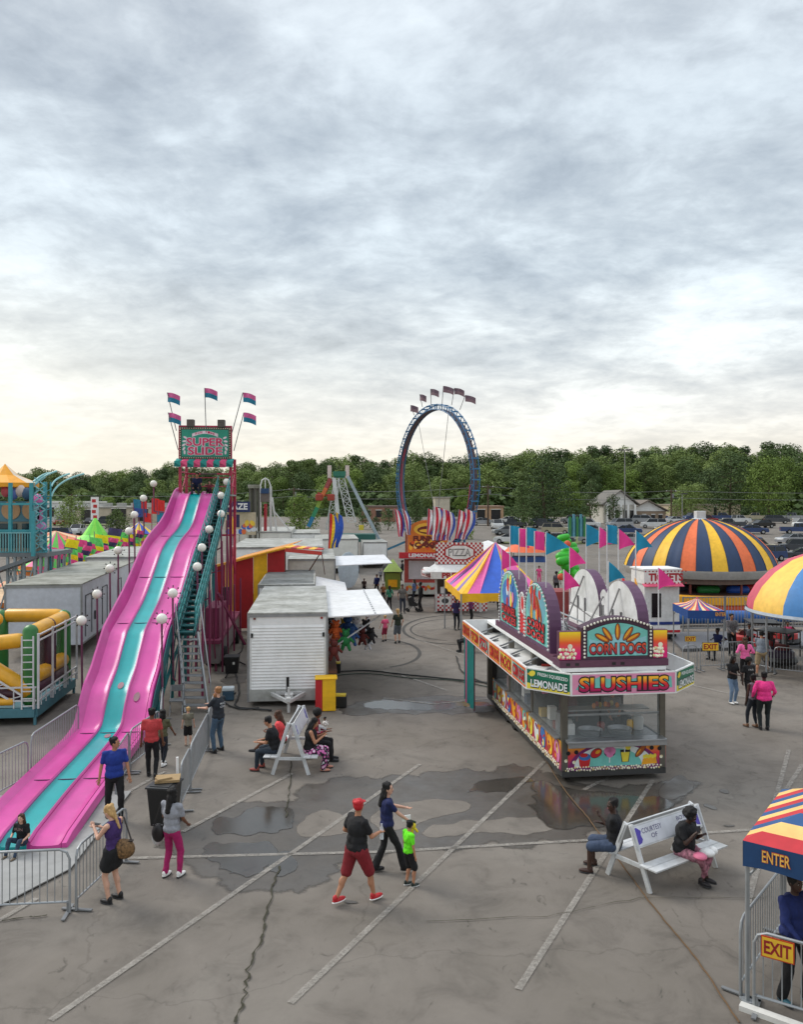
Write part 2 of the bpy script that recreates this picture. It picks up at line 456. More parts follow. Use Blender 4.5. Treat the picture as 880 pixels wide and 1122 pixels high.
def mth(op, a, b=None, c=None, clamp=False):
    n = N.new('ShaderNodeMath'); n.operation = op; n.use_clamp = clamp
    for i, q in enumerate((a, b, c)):
        if q is None: continue
        if isinstance(q, (int, float)): n.inputs[i].default_value = q
        else: L.new(q, n.inputs[i])
    return n.outputs[0]
zz = mth('MAXIMUM', sx.outputs['Z'], 0.0)
zd = mth('ADD', zz, .2)
cx = mth('DIVIDE', sx.outputs['X'], zd); cy = mth('DIVIDE', sx.outputs['Y'], zd)
cmb = N.new('ShaderNodeCombineXYZ'); L.new(cx, cmb.inputs[0]); L.new(cy, cmb.inputs[1])
def noise(scale, detail, rough, dist=0.0, vec=None, off=(0, 0, 0), st=(1, 1, 1), rot=0):
    mp = N.new('ShaderNodeMapping'); mp.inputs['Location'].default_value = off; mp.inputs['Scale'].default_value = st; mp.inputs['Rotation'].default_value = (0, 0, rot)
    L.new(vec or cmb.outputs[0], mp.inputs[0])
    n = N.new('ShaderNodeTexNoise'); n.inputs['Scale'].default_value = scale; n.inputs['Detail'].default_value = detail
    n.inputs['Roughness'].default_value = rough; n.inputs['Distortion'].default_value = dist
    L.new(mp.outputs[0], n.inputs['Vector']); return n.outputs['Fac']
def ramp(fac, els):
    n = N.new('ShaderNodeValToRGB'); cr = n.color_ramp
    while len(cr.elements) < len(els): cr.elements.new(.5)
    for e, (p, c) in zip(cr.elements, els): e.position = p; e.color = (*srgb(*c), 1) if c[0] > 2 else (c[0], c[1], c[2], 1)
    L.new(fac, n.inputs['Fac']); return n.outputs['Color']
def mixc(f, a, b, mode='MIX'):
    n = N.new('ShaderNodeMix'); n.data_type = 'RGBA'; n.blend_type = mode
    if isinstance(f, (int, float)): n.inputs['Factor'].default_value = f
    else: L.new(f, n.inputs['Factor'])
    for nm, q in (('A', a), ('B', b)):
        if isinstance(q, tuple): n.inputs[nm].default_value = (*q, 1)
        else: L.new(q, n.inputs[nm])
    return n.outputs['Result']
base = ramp(zz, [(0.0, (193, 186, 170)), (.045, (192, 187, 176)), (.10, (190, 190, 187)), (.17, (183, 188, 190)), (.27, (168, 177, 184)), (.42, (159, 168, 176)), (.56, (164, 171, 178)), (1.0, (236, 240, 247))])
n1 = noise(.9, 8, .6, .3, off=(3.1, 1.7, 0), st=(1, .9, 1)); n2 = noise(3.2, 8, .62, .35, off=(8, 3, 0), st=(.85, 1.1, 1), rot=.4); n3 = noise(11, 6, .6, .3, off=(1, 9, 2))
cl = mth('ADD', mth('ADD', mth('MULTIPLY', n1, .5), mth('MULTIPLY', n2, .35)), mth('MULTIPLY', n3, .18))
cf = ramp(cl, [(.35, (.52, .545, .58)), (.44, (.74, .76, .79)), (.505, (.94, .945, .95)), (.56, (1.15, 1.15, 1.14)), (.66, (1.45, 1.44, 1.40))])
low = ramp(zz, [(0, (.25, .25, .25)), (.06, (.5, .5, .5)), (.2, (1, 1, 1))])
cfm = mixc(low, (1.0, 1.0, 1.0), cf)
skyc = mixc(1.0, base, cfm, 'MULTIPLY')
# brighter toward the left of the horizon
gl = mth('MULTIPLY', mth('SUBTRACT', 1, mth('MULTIPLY', zz, 3.2), clamp=True), mth('MULTIPLY_ADD', sx.outputs['X'], -.9, .15, clamp=True))
skyc = mixc(gl, skyc, (.62, .59, .50))
skyt = mixc(1.0, skyc, (10.0, 10.0, 10.0), 'MULTIPLY')
fin = mixc(.96, sky.outputs['Color'], skyt)
L.new(fin, bg.inputs['Color']); bg.inputs['Strength'].default_value = .1
sl = bpy.data.lights.new('sun', 'SUN'); sl.energy = 1.1; sl.angle = R(26); sl.color = (1, .95, .87)
so = bpy.data.objects.new('sun', sl); COL.objects.link(so)
dv = V((math.sin(SUN_AZ) * math.cos(SUN_EL), math.cos(SUN_AZ) * math.cos(SUN_EL), math.sin(SUN_EL)))
so.rotation_euler = dv.to_track_quat('Z', 'Y').to_euler()
sc.view_settings.view_transform = 'Standard'; sc.view_settings.look = 'None'; sc.view_settings.exposure = 0.85; sc.view_settings.gamma = 1
# ------------------------------------------------------------------ ground
def nodemat(name, fn):
    m = bpy.data.materials.new(name); m.use_nodes = True; fn(m.node_tree); return m
def asphalt(nt, wet=0.0, soft=False):
    N = nt.nodes; L = nt.links; b = N['Principled BSDF']
    tc = N.new('ShaderNodeTexCoord')
    def ns(s, d, r=.6, dist=0, st=(1, 1, 1)):
        mp = N.new('ShaderNodeMapping'); mp.inputs['Scale'].default_value = st; L.new(tc.outputs['Object'], mp.inputs[0])
        n = N.new('ShaderNodeTexNoise'); n.inputs['Scale'].default_value = s; n.inputs['Detail'].default_value = d; n.inputs['Roughness'].default_value = r; n.inputs['Distortion'].default_value = dist
        L.new(mp.outputs[0], n.inputs['Vector']); return n.outputs['Fac']
    def rp(f, els):
        n = N.new('ShaderNodeValToRGB')
        while len(n.color_ramp.elements) < len(els): n.color_ramp.elements.new(.5)
        for e, (p, c) in zip(n.color_ramp.elements, els): e.position = p; e.color = (*c, 1) if hasattr(c, '__len__') else (c, c, c, 1)
        L.new(f, n.inputs['Fac']); return n.outputs['Color']
    def mul(a, b_):
        n = N.new('ShaderNodeMix'); n.data_type = 'RGBA'; n.blend_type = 'MULTIPLY'; n.inputs['Factor'].default_value = 1
        L.new(a, n.inputs['A']); L.new(b_, n.inputs['B']); return n.outputs['Result']
    a = .18 if not wet else (.085 if wet < .9 else .055)
    c = rp(ns(.18, 8, .65, .4), [(.3, (a * .84, a * .745, a * .62)), (.5, (a, a * .885, a * .76)), (.68, (a * 1.22, a * 1.10, a * .95))])
    c = mul(c, rp(ns(1.1, 8, .7, .6), [(.32, .74), (.5, 1.0), (.7, 1.1)]))
    c = mul(c, rp(ns(160, 3, .8), [(.3, .70), (.5, 1.0), (.68, 1.28)]))       # aggregate
    c = mul(c, rp(ns(4.2, 5, .65, 1.2, (1, .5, 1)), [(.30, .62), (.37, 1.0)]))     # oil drips
    # hairline cracks
    vo = N.new('ShaderNodeTexVoronoi'); vo.feature = 'DISTANCE_TO_EDGE'; vo.inputs['Scale'].default_value = .14
    wn = N.new('ShaderNodeTexNoise'); wn.inputs['Scale'].default_value = 1.6; wn.inputs['Detail'].default_value = 5
    L.new(tc.outputs['Object'], wn.inputs['Vector'])
    ad = N.new('ShaderNodeMix'); ad.data_type = 'RGBA'; ad.blend_type = 'ADD'; ad.inputs['Factor'].default_value = .9
    L.new(tc.outputs['Object'], ad.inputs['A']); L.new(wn.outputs['Color'], ad.inputs['B']); L.new(ad.outputs['Result'], vo.inputs['Vector'])
    c = mul(c, rp(vo.outputs['Distance'], [(.0, .8), (.0015, .88), (.003, 1.0)]))
    L.new(c, b.inputs['Base Color'])
    if wet >= .9: b.inputs['Roughness'].default_value = .13; b.inputs['IOR'].default_value = 1.6
    elif wet: 
        L.new(rp(ns(1.4, 5), [(.35, .30), (.6, .55)]), b.inputs['Roughness'])
    else: b.inputs['Roughness'].default_value = .88
    b.inputs['Specular IOR Level'].default_value = .5 if wet else .3
    if soft:
        at = N.new('ShaderNodeAttribute'); at.attribute_name = 'edge'; ma = N.new('ShaderNodeMath'); ma.operation = 'MULTIPLY_ADD'; ma.inputs[1].default_value = 1.5; L.new(at.outputs['Fac'], ma.inputs[0])
        mb_ = N.new('ShaderNodeMath'); mb_.operation = 'MULTIPLY_ADD'; mb_.inputs[1].default_value = 2.4; mb_.inputs[2].default_value = -1.5; L.new(ns(14, 8, .8), mb_.inputs[0]); L.new(mb_.outputs[0], ma.inputs[2]); ma.use_clamp = True
        L.new(ma.outputs[0], b.inputs['Alpha'])
    bp = N.new('ShaderNodeBump'); bp.inputs['Strength'].default_value = .5 if not wet else (.15 if wet < .9 else .02); bp.inputs['Distance'].default_value = .01
    L.new(ns(160, 3, .8), bp.inputs['Height']); L.new(bp.outputs['Normal'], b.inputs['Normal'])
ASPH = nodemat('worn_asphalt', lambda n: asphalt(n)); DAMP = nodemat('damp_asphalt', lambda n: asphalt(n, .5, True)); PUD = nodemat('standing_water', lambda n: asphalt(n, .95, True)); DRY = nodemat('dry_asphalt', lambda n: asphalt(n, 0, True))
m = MB(); m.add([(-900, -60, 0), (900, -60, 0), (900, 1500, 0), (-900, 1500, 0)], [(0, 1, 2, 3)])
m.build('ground', ASPH, kind='structure')
GRASS = mat('grass_field', srgb(104, 112, 66), .9, var=.35, scale=.6, dirt=.3)
def flat(name, pts, m_, z, kind='structure'):
    b = MB(); b.add([(p[0], p[1], z) for p in pts], [tuple(range(len(pts)))]); o = b.build(name, m_)
    if o.data.polygons[0].normal.z < 0: o.data.flip_normals()
    if kind: o['kind'] = kind
    return o
def gz(d):   # the far car park lies a little higher
    for (a, za), (b_, zb) in (((95, .0), (150, 2.1)), ((150, 2.1), (215, 2.7)), ((215, 2.7), (1400, 2.7))):
        if d <= a: return za
        if d <= b_: return za + (zb - za) * (d - a) / (b_ - a)
    return 2.7
def slope(name, x0, x1, ds, m_, dz):
    b = MB(); vs = [(x, d, gz(d) + dz) for d in ds for x in (x0, x1)]; b.add(vs, [(2 * i, 2 * i + 1, 2 * i + 3, 2 * i + 2) for i in range(len(ds) - 1)]); b.build(name, m_, kind='structure')
slope('car_park', -600, 600, (94, 95, 150, 215, 1200), ASPH, .006)
slope('grass', -500, 500, (202, 215, 900), GRASS, .012); slope('grass', 14, 32, (112, 124), GRASS, .012); slope('grass', -12, -1, (138, 160), GRASS, .012); slope('grass', 40, 92, (184, 192), GRASS, .012); slope('grass', -70, -38, (150, 156), GRASS, .012)
def blob(name, px, m_, z, sub=22, amp=.2, kind='structure'):
    pts = [G(*p) for p in px]; k = len(pts); out = []
    for i in range(k):
        a, b_, c_, d_ = pts[i - 1], pts[i], pts[(i + 1) % k], pts[(i + 2) % k]
        for j in range(sub):
            t = j / sub
            q = .5 * ((2 * b_) + (c_ - a) * t + (2 * a - 5 * b_ + 4 * c_ - d_) * t * t + (3 * b_ - a - 3 * c_ + d_) * t ** 3)
            nz = lambda f_: mn.noise(V((q.x * f_, q.y * f_, z * 900)))
            out.append((q.x + amp * (2.2 * nz(.9) + 1.2 * nz(3.1)), q.y + amp * (2.4 * mn.noise(V((q.x, q.y, 7.7))) + 1.2 * mn.noise(V((q.x * 3.3, q.y * 3.3, 3))))))
        from mathutils.geometry import delaunay_2d_cdt
    vv, ee, ff, *_r = delaunay_2d_cdt([V((p[0], p[1])) for p in out], [(i, (i + 1) % len(out)) for i in range(len(out))], [], 1, 1e-5)
    n_ = len(out); area = sum(out[i][0] * out[(i + 1) % n_][1] - out[(i + 1) % n_][0] * out[i][1] for i in range(n_)); sg = 1 if area > 0 else -1
    wd_ = min(.2, max(.03, abs(area) ** .5 * .03)); ring = []
    for i in range(n_):
        a_, c_ = V((*out[i - 6], 0)), V((*out[(i + 6) % n_], 0)); t_ = (c_ - a_).normalized(); ring.append((out[i][0] + t_.y * sg * wd_, out[i][1] - t_.x * sg * wd_))
    bb = MB(); bb.add([(p.x, p.y, z) for p in vv] + [(x, y, z) for x, y in out] + [(x, y, z - .0028 + .0006 * (i_ % 3)) for i_, (x, y) in enumerate(ring)], [tuple(f) for f in ff] + [((len(vv) + i), (len(vv) + (i + 1) % n_), (len(vv) + n_ + (i + 1) % n_), (len(vv) + n_ + i)) for i in range(n_)])
    me = bpy.data.meshes.new(name); me.from_pydata([tuple(v) for v in bb.v], [], bb.f); me.materials.append(m_)
    at = me.attributes.new('edge', 'FLOAT', 'POINT'); at.data.foreach_set('value', [1.0] * (len(vv) + n_) + [0.0] * n_)
    me.update(); o = bpy.data.objects.new(name, me); COL.objects.link(o)
    if me.polygons[0].normal.z < 0: me.flip_normals()
    o['kind'] = kind
    return o
blob('wet_patch', [(205, 915), (235, 893), (262, 882), (300, 884), (330, 876), (352, 858), (400, 852), (470, 850), (520, 846), (560, 838), (600, 846), (640, 862), (735, 852), (752, 862), (738, 884), (712, 905), (660, 918), (600, 922), (520, 924), (470, 928), (420, 938), (380, 944), (340, 962), (316, 976), (280, 984), (240, 972), (226, 950), (205, 938)], DAMP, .004)
blob('dry_patch', [(408, 896), (430, 884), (470, 878), (512, 880), (508, 890), (470, 898), (440, 906), (416, 908)], DRY, .008, amp=.06)
blob('dry_patch', [(330, 902), (352, 890), (384, 898), (380, 912), (350, 918), (330, 914)], DRY, .008, amp=.06)
blob('dry_patch', [(470, 906), (520, 900), (580, 896), (610, 902), (588, 910), (520, 913), (470, 914)], DRY, .008, amp=.1)
blob('puddle', [(222, 930), (262, 926), (290, 932), (296, 950), (270, 962), (240, 952)], PUD, .012, amp=.17)
blob('puddle', [(300, 940), (330, 936), (325, 950), (306, 956)], PUD, .012, amp=.17)
blob('puddle', [(530, 856), (570, 850), (590, 856), (560, 866), (520, 868)], PUD, .012, amp=.17)
blob('puddle', [(232, 908), (262, 890), (306, 888), (318, 894), (312, 908), (296, 914), (262, 917), (242, 916)], PUD, .012, amp=.17)
blob('puddle', [(600, 858), (640, 866), (700, 872), (728, 880), (706, 900), (640, 908), (600, 902), (588, 880)], PUD, .012, amp=.17)
blob('wet_patch', [(390, 770), (440, 764), (500, 763), (540, 766), (545, 777), (500, 782), (430, 780), (380, 784)], DAMP, .004)
blob('puddle', [(400, 772), (440, 769), (520, 768), (524, 773), (460, 777), (410, 777)], PUD, .008, amp=.17)
blob('wet_patch', [(726, 858), (748, 850), (758, 864), (744, 876), (724, 874)], DAMP, .012, amp=.06)
STAIN = nodemat('oily_asphalt', lambda n: asphalt(n, .6, True))
for (x, y, w) in ((256, 745, 14), (330, 830, 10), (800, 905, 5), (780, 884, 6), (795, 868, 5), (385, 990, 6)):
    blob('oil_stain', [(x - w, y), (x - w * .3, y - w * .3), (x + w * .8, y - w * .2), (x + w, y + w * .15), (x, y + w * .3)], STAIN, .014, amp=.09)
def worn(nt):
    N = nt.nodes; L = nt.links; b = N['Principled BSDF']; b.inputs['Roughness'].default_value = .8
    tc = N.new('ShaderNodeTexCoord'); n = N.new('ShaderNodeTexNoise'); n.inputs['Scale'].default_value = 5; n.inputs['Detail'].default_value = 10; n.inputs['Roughness'].default_value = .85
    L.new(tc.outputs['Object'], n.inputs['Vector']); r = N.new('ShaderNodeValToRGB'); r.color_ramp.elements[0].position = .38; r.color_ramp.elements[1].position = .62
    r.color_ramp.elements[0].color = (.25, .25, .25, 1); r.color_ramp.elements[1].color = (.9, .9, .9, 1)
    L.new(n.outputs['Fac'], r.inputs['Fac']); L.new(r.outputs['Color'], b.inputs['Alpha']); b.inputs['Base Color'].default_value = (.33, .305, .27, 1)
PAINT = nodemat('worn_line_paint', worn)
def line(pts, w=.105, z=.0165):
    for a, b_ in zip(pts[:-1], pts[1:]):
        a = G(*a); b_ = G(*b_); d = (b_ - a).normalized(); s = V((-d.y, d.x, 0)) * w / 2
        flat('parking_line', [a - s, b_ - s, b_ + s, a + s], PAINT, z)
for l_ in ([(55, 1119), (460, 838)], [(318, 1100), (597, 835)], [(568, 1085), (716, 855)], [(200, 912), (320, 848)], [(140, 941), (420, 934), (700, 918), (900, 905)],
           [(865, 822), (820, 990)], [(640, 866), (668, 852)], [(745, 748), (833, 768)], [(455, 700), (520, 722)], [(420, 735), (455, 745), (490, 757)], [(840, 900), (880, 838)], [(180, 846), (110, 885)],
           [(95, 900), (-30, 960)], [(-20, 1020), (40, 985)], [(500, 700), (530, 705)], [(420, 765), (475, 772), (540, 765)], [(275, 760), (235, 765)], [(480, 690), (520, 680)]):
    line(l_)
CRACKM = K(58, 56, 42, .95)
def crack(px, w=.05, name='pavement_crack'):
    b = MB(); pts = []
    for a, c_ in zip(px[:-1], px[1:]):
        a = G(*a); c_ = G(*c_)
        for j in range(8): pts.append(a.lerp(c_, j / 8) + V((uni(-.035, .035), uni(-.03, .03), 0)))
    for i in range(len(pts) - 1):
        a, c_ = pts[i], pts[i + 1]; d = (c_ - a).normalized(); s = V((-d.y, d.x, 0)); wa = w * uni(.2, 1.1); wb = w * uni(.2, 1.1)
        b.add([(a - s * wa).to_tuple()[:2] + (.024,), (c_ - s * wb).to_tuple()[:2] + (.024,), (c_ + s * wb).to_tuple()[:2] + (.024,), (a + s * wa).to_tuple()[:2] + (.024,)], [(0, 1, 2, 3)])
    b.build(name, CRACKM, kind='structure')
crack([(306, 950), (296, 985), (288, 1025), (272, 1060), (268, 1095), (258, 1125)], .022)
crack([(320, 835), (316, 870), (312, 900)], .018)
crack([(0, 1010), (60, 1003)], .02)
crack([(470, 1010), (600, 1005), (700, 985), (860, 985)], .008)
crack([(372, 655), (420, 650), (470, 640)], .06); crack([(395, 632), (360, 640)], .05)
TYRE = K(70, 68, 65, .9)
def arcs(cx, cy, rx, ry, a0, a1, w=.08):
    b = MB(); pts = [G(cx + rx * math.cos(R(a)), cy - ry * math.sin(R(a))) for a in range(a0, a1, 6)]
    for a, c_ in zip(pts[:-1], pts[1:]):
        d = (c_ - a).normalized(); s = V((-d.y, d.x, 0)) * w
        b.add([(q.x, q.y, .006) for q in (a - s, c_ - s, c_ + s, a + s)], [(0, 1, 2, 3)])
    b.build('tyre_mark', TYRE, kind='structure')
arcs(500, 690, 58, 16, 30, 330); arcs(410, 716, 50, 16, -70, 95); arcs(500, 690, 50, 12, 60, 260, .05)
# ------------------------------------------------------------------ giant slide
SB = (-7.52, 15.54)
def S(off, d, z): return V((SB[0] - .104 * (d - SB[1]) + off * .9946, d + off * .1034, z))
slide = thing('super_slide', 'tall three lane pink and teal fun slide with sign and flags on its tower', 'slide', S(0, 15.2, 0), R(5.94))
prof = [(15.5, .1), (15.9, .16), (18, .22), (20.8, .22), (22.3, .24), (22.9, .34), (23.35, .78), (23.8, 1.16), (24.6, 1.52), (25.3, 2.02), (26.0, 2.50), (27.2, 2.84), (28.4, 3.18), (29.4, 3.62), (30.6, 4.22), (31.6, 4.72), (32.6, 5.02), (33.8, 5.24), (35.1, 5.44), (36.2, 5.74), (37.1, 6.20), (38.1, 6.74), (38.8, 7.06), (39.3, 7.12), (40.2, 7.12)]
def cr(a, b_, c_, d_, t): return .5 * ((2 * b_) + (c_ - a) * t + (2 * a - 5 * b_ + 4 * c_ - d_) * t * t + (3 * b_ - a - 3 * c_ + d_) * t ** 3)
PR = []
for i in range(len(prof) - 1):
    q = [prof[max(i - 1, 0)], prof[i], prof[i + 1], prof[min(i + 2, len(prof) - 1)]]
    for j in range(4): PR.append((prof[i][0] + (prof[i + 1][0] - prof[i][0]) * j / 4, cr(*[w[1] for w in q], j / 4)))
PR.append(prof[-1])
def zat(d):
    for a, b_ in zip(PR[:-1], PR[1:]):
        if a[0] <= d <= b_[0]: return a[1] + (b_[1] - a[1]) * (d - a[0]) / (b_[0] - a[0])
    return PR[-1][1] if d > 30 else PR[0][1]
def zsm(d):
    return sum(zat(min(40.2, max(15.5, d + k))) for k in (-2, -1, 0, 1, 2)) / 5
def sweep(sec, zf=zat, m_=0, b=None, d0=0, d1=99):
    b = b or MB(); vs = []; n = len(sec); P_ = [p for p in PR if d0 <= p[0] <= d1]
    for d, z in P_:
        for o, dz in sec: vs.append(S(o, d, (zf(d) + dz) if not callable(dz) else dz(d)))
    fs = [(i * n + j, (i + 1) * n + j, (i + 1) * n + (j + 1) % n, i * n + (j + 1) % n) for i in range(len(P_) - 1) for j in range(n)]
    fs += [tuple(range(n)), tuple(range((len(P_) - 1) * n + n - 1, (len(P_) - 1) * n - 1, -1))]
    b.add(vs, fs, m_); return b
def fibreglass(name, col):
    m = mat(name, col, .3, var=.08, scale=1.3, dirt=.1, spec=.55)
    return m
FP = fibreglass('pink_fibreglass', srgb(210, 70, 156)); FT = fibreglass('teal_fibreglass', srgb(4, 160, 162)); FW = fibreglass('plum_fibreglass', srgb(186, 62, 140))
for a, c_, m_ in ((-.80, -.32, FP), (-.26, .26, FT), (.32, .90, FP)):
    w = c_ - a
    sweep([(a, .05), (a + .05, .012), (a + w * .3, 0), (a + w * .7, 0), (c_ - .05, .012), (c_, .05), (c_, -.07), (a, -.07)]).build('slide_lane', m_, slide, smooth=True)
for a in (-.29, .29):
    sweep([(a - .03, -.05), (a - .035, .09), (a, .115), (a + .035, .09), (a + .03, -.05)]).build('lane_divider', FW, slide, smooth=True)
for q in (-1, 1):
    top = lambda d: (.10 + .26 * min(1, max(0, (d - 22) / 4))) * (1 if q < 0 else .42)
    fo = .80 if q < 0 else .91
    wl = sweep([(q * fo, .04), (q * (.97 if q < 0 else .95), lambda d: zsm(d) * (.5 if d > 25 else 0) + zat(d) * (.5 if d > 25 else 1) + top(d)), (q * (1.03 if q < 0 else 1.0), lambda d: zsm(d) * (.5 if d > 25 else 0) + zat(d) * (.5 if d > 25 else 1) + top(d)), (q * 1.04, -.12), (q * fo, -.1)])
    wl.build('side_wall', FW if q < 0 else FP, slide, smooth=True)
for d in (18.9, 22.55, 26.7, 30.0, 34.0):
    m = MB()
    for a, c_ in ((-.79, -.30), (-.22, .22), (.30, .89)): m.bar(S(a, d, zat(d) + .008), S(c_, d, zat(d) + .008), .035, .02)
    m.build('lane_seam', K(90, 40, 80), slide)
m = MB()
for d, o in ((24.0, 0), (23.6, .55), (22.3, .05)):   # worn scuffs where riders land
    m = MB(); c_ = S(o, d, zat(d) + .012); g = S(o, d + .3, zat(d + .3) + .012) - c_; r_ = V((.09, 0, 0)); k = 14
    m.add([c_ + r_ * math.cos(2 * PI * i / k) + g * .5 * math.sin(2 * PI * i / k) + V((0, 0, .006)) for i in range(k)], [tuple(range(k))])
    m.build('scuff_patch', K(150, 110, 120, .6), slide)
# truss under the chute
for q in (-1, 1):
    m = MB(); ds = [23.0 + 1.35 * i for i in range(13)]
    top = [S(q * .96, d, zat(min(d, 39.4)) - .12) for d in ds]
    lowz = [max(.05, zat(min(d, 39.4)) - 1.5) for d in ds]
    bot = [S(q * .96, d, z) for d, z in zip(ds, lowz)]
    for i in range(len(ds) - 1):
        m.bar(top[i], top[i + 1], .08); m.bar(bot[i], bot[i + 1], .08); m.bar(top[i + 1], bot[i + 1], .05)
        m.bar(bot[i], top[i + 1], .04); m.bar(top[i], bot[i + 1], .035)
    for d in ds[1::2]: m.bar(S(q * .96, d, 0), S(q * .96, d, zat(min(d, 39.4)) - .12), .09)
    for i in range(1, len(ds) - 1): 
        a = V(bot[i]); b_ = V(bot[i + 1])
        if a.z > 1.2: m.bar(V((a.x, a.y, 0.1)), b_, .035)
    m.build('support_truss', K(14, 104, 108, .5), slide)
m = MB()
sd = [23.2 + .5 * i for i in range(33)]     # ribs on the flank
for a, b_ in zip(sd[:-1], sd[1:]):
    m.prism([S(1.05, a, zat(a) - .5), S(1.05, b_ , zat(b_) - .5), S(1.05, b_, zat(b_) + .04), S(1.05, a, zat(a) + .04)], S(1.07, a, 0) - S(1.05, a, 0))
m.build('flank_panel', K(18, 92, 98, .5), slide)
# ladder and stair
m = MB(); a = S(2.0, 25.5, 0); b_ = S(1.55, 26.6, 2.4)
for q in (-.38, .38): m.bar(a + V((q, 0, 0)), b_ + V((q * .85, 0, 0)), .05, .16)
for i in range(1, 11):
    t = i / 11; p = a.lerp(b_, t); m.box(p, (.74 - .08 * t, .24, .035)); 
for q in (-.42, .42):
    m.tube([a + V((q, .1, .1)), a + V((q, .1, .95)), b_ + V((q, 0, .95)), b_ + V((q, 0, 0))], .02)
m.build('ladder', GALV, slide)
m = MB(); n_ = 30; A = S(1.5, 26.7, 2.4); Bp = S(1.34, 38.8, 7.0)
for i in range(n_ + 1):
    t = i / n_; p = A.lerp(Bp, t); m.box(p, (.48, .36, .04)); m.box(p - V((0, -.16, .08)), (.48, .02, .16))
for q in (-.25, .25): m.bar(A + V((q, 0, -.05)), Bp + V((q, 0, -.05)), .05, .22)
m.build('stair', K(8, 84, 88, .5), slide)
m = MB()
for q in (-.28, .28):
    for hh in (.35, .65, .95): m.tube([A + V((q, 0, hh)), Bp + V((q, 0, hh))], .022, n=6)
    for i in range(0, 25): 
        p = A.lerp(Bp, i / 24) + V((q, 0, 0)); m.tube([p, p + V((0, 0, .97))], .018, n=6)
        if i < 24: p2 = A.lerp(Bp, (i + 1) / 24) + V((q, 0, .95)); m.tube([p, p2], .008, n=4)
m.build('handrail', K(34, 128, 128, .4), slide, smooth=True)
m = MB()
for i, t in enumerate([.08, .25, .42, .6, .78, .95]):
    p = A.lerp(Bp, t)
    for q in (-.4, .4): m.bar(p + V((q, 0, -.1)), V((p.x + q, p.y, 0)), .07)
    if i: m.bar(V((p.x + .4, p.y, 0.2)), A.lerp(Bp, [.08, .25, .42, .6, .78, .95][i - 1]) + V((.4, 0, -.1)), .04)
m.build('stair_post', MAG, slide)
# chassis and machinery beside it
m = MB()
def cbox(o0, o1, d0, d1, z0, z1, mi=0, b=None):
    p = [S(o0, d0, z0), S(o1, d0, z0), S(o1, d1, z0), S(o0, d1, z0)]; (b or m).prism(p, (0, 0, z1 - z0), mi)
cbox(1.35, 2.0, 31.5, 39.5, .35, 1.15); cbox(1.35, 2.05, 31.3, 39.6, 1.15, 1.3, 1)
cbox(1.4, 1.95, 31.8, 34.2, 1.3, 2.5, 1)
for d in (31.6, 33.5, 36, 39):
    m.bar(S(2.1, d, 0), S(2.1, d, 3.0), .07, mi=1)
m.bar(S(1.9, 31.8, 3.1), S(2.9, 32.5, .9), .09, mi=1)
m.build('chassis', [K(120, 112, 112), K(118, 40, 72)], slide, bevel=.01)
m = MB()
for d in (33, 38):
  for o in (1.4, 2.0):
    m = MB(); m.tube([S(o - .12, d, .38), S(o + .12, d, .38)], .38, n=18)
    m.build('wheel', K(24, 24, 24, .8), slide)
# tower
S0 = S
def S(off, d, z): return S0(off * .92 + .38, d, z)
m = MB()
for o in (-1.32, 1.32):
    for d in (39.3, 41.2): m.bar(S(o, d, 0), S(o, d, 10.45 if d < 40 else 8.9), .13)
    m.bar(S(o, 39.3, 8.2), S(o, 41.2, 8.2), .08); m.bar(S(o, 39.3, 6.9), S(o, 41.2, 8.2), .05); m.bar(S(o, 39.3, 3), S(o, 41.2, 5), .06); m.bar(S(o, 39.3, 5), S(o, 41.2, 3), .06)
m.bar(S(-1.32, 39.3, 10.4), S(1.32, 39.3, 10.4), .1); m.bar(S(-1.32, 39.3, 8.75), S(1.32, 39.3, 8.75), .1); m.bar(S(-1.3, 41.2, 8.15), S(1.3, 41.2, 8.15), .08)
m.bar(S(-1.3, 41.2, 5), S(1.3, 41.2, 5), .1)
for o in (-1.32, 1.32):
    for z in (7.5, 7.95): m.bar(S(o, 39.3, z), S(o, 41.2, z), .04)
for z in (7.5, 7.95): m.bar(S(-1.3, 41.2, z), S(1.3, 41.2, z), .04)
m.build('tower_frame', K(172, 44, 76, .45), slide, bevel=.008)
m = MB(); m.prism([S(-1.4, 39.2, 7.0), S(1.4, 39.2, 7.0), S(1.4, 41.3, 7.0), S(-1.4, 41.3, 7.0)], (0, 0, .08)); m.build('platform', GALV, slide)
m = MB(); u = (S(1, 39, 0) - S(-1, 39, 0)).normalized()
o_ = S(0, 39.15, 9.58); p = PL(m, o_, u, (0, 0, 1))
m.prism([p.pt(-1.21, -.78), p.pt(1.21, -.78), p.pt(1.21, .78), p.pt(-1.21, .78)], -p.n * .14, 1)
p.rect(-1.12, -.66, 1.12, .66, 0)
for k, (t_, yy, w_, h_) in enumerate((('SUPER', .06, 1.75, .36), ('SLIDE', -.38, 1.6, .36))):
    p.text(t_, 0, yy, w_, h_, 4, .010, off=.07); p.text(t_, 0, yy, w_, h_, 3, .016, off=.025)
p.poly([(-.62 + .0, .28)] + [(-.62 + 1.24 * i / 10, .30 + .16 * math.sin(PI * i / 10)) for i in range(11)] + [(.62, .5)] + [(.62 - 1.24 * i / 10, .46 + .14 * math.sin(PI * i / 10)) for i in range(11)], 4, .008)
for k, c_ in enumerate('FUN TIME'):
    if c_ != ' ': p.text(c_, -.42 + .12 * k, .44 + .1 * math.sin(PI * (k + .5) / 8), .08, .1, 3, .014, off=.02)
for q in (-1, 1):
    for k in range(5): p.disc(q * (.98 + .04 * math.sin(k)), -.45 + .18 * k, .05, .1, 4, .009, rot=q * .5 * k)
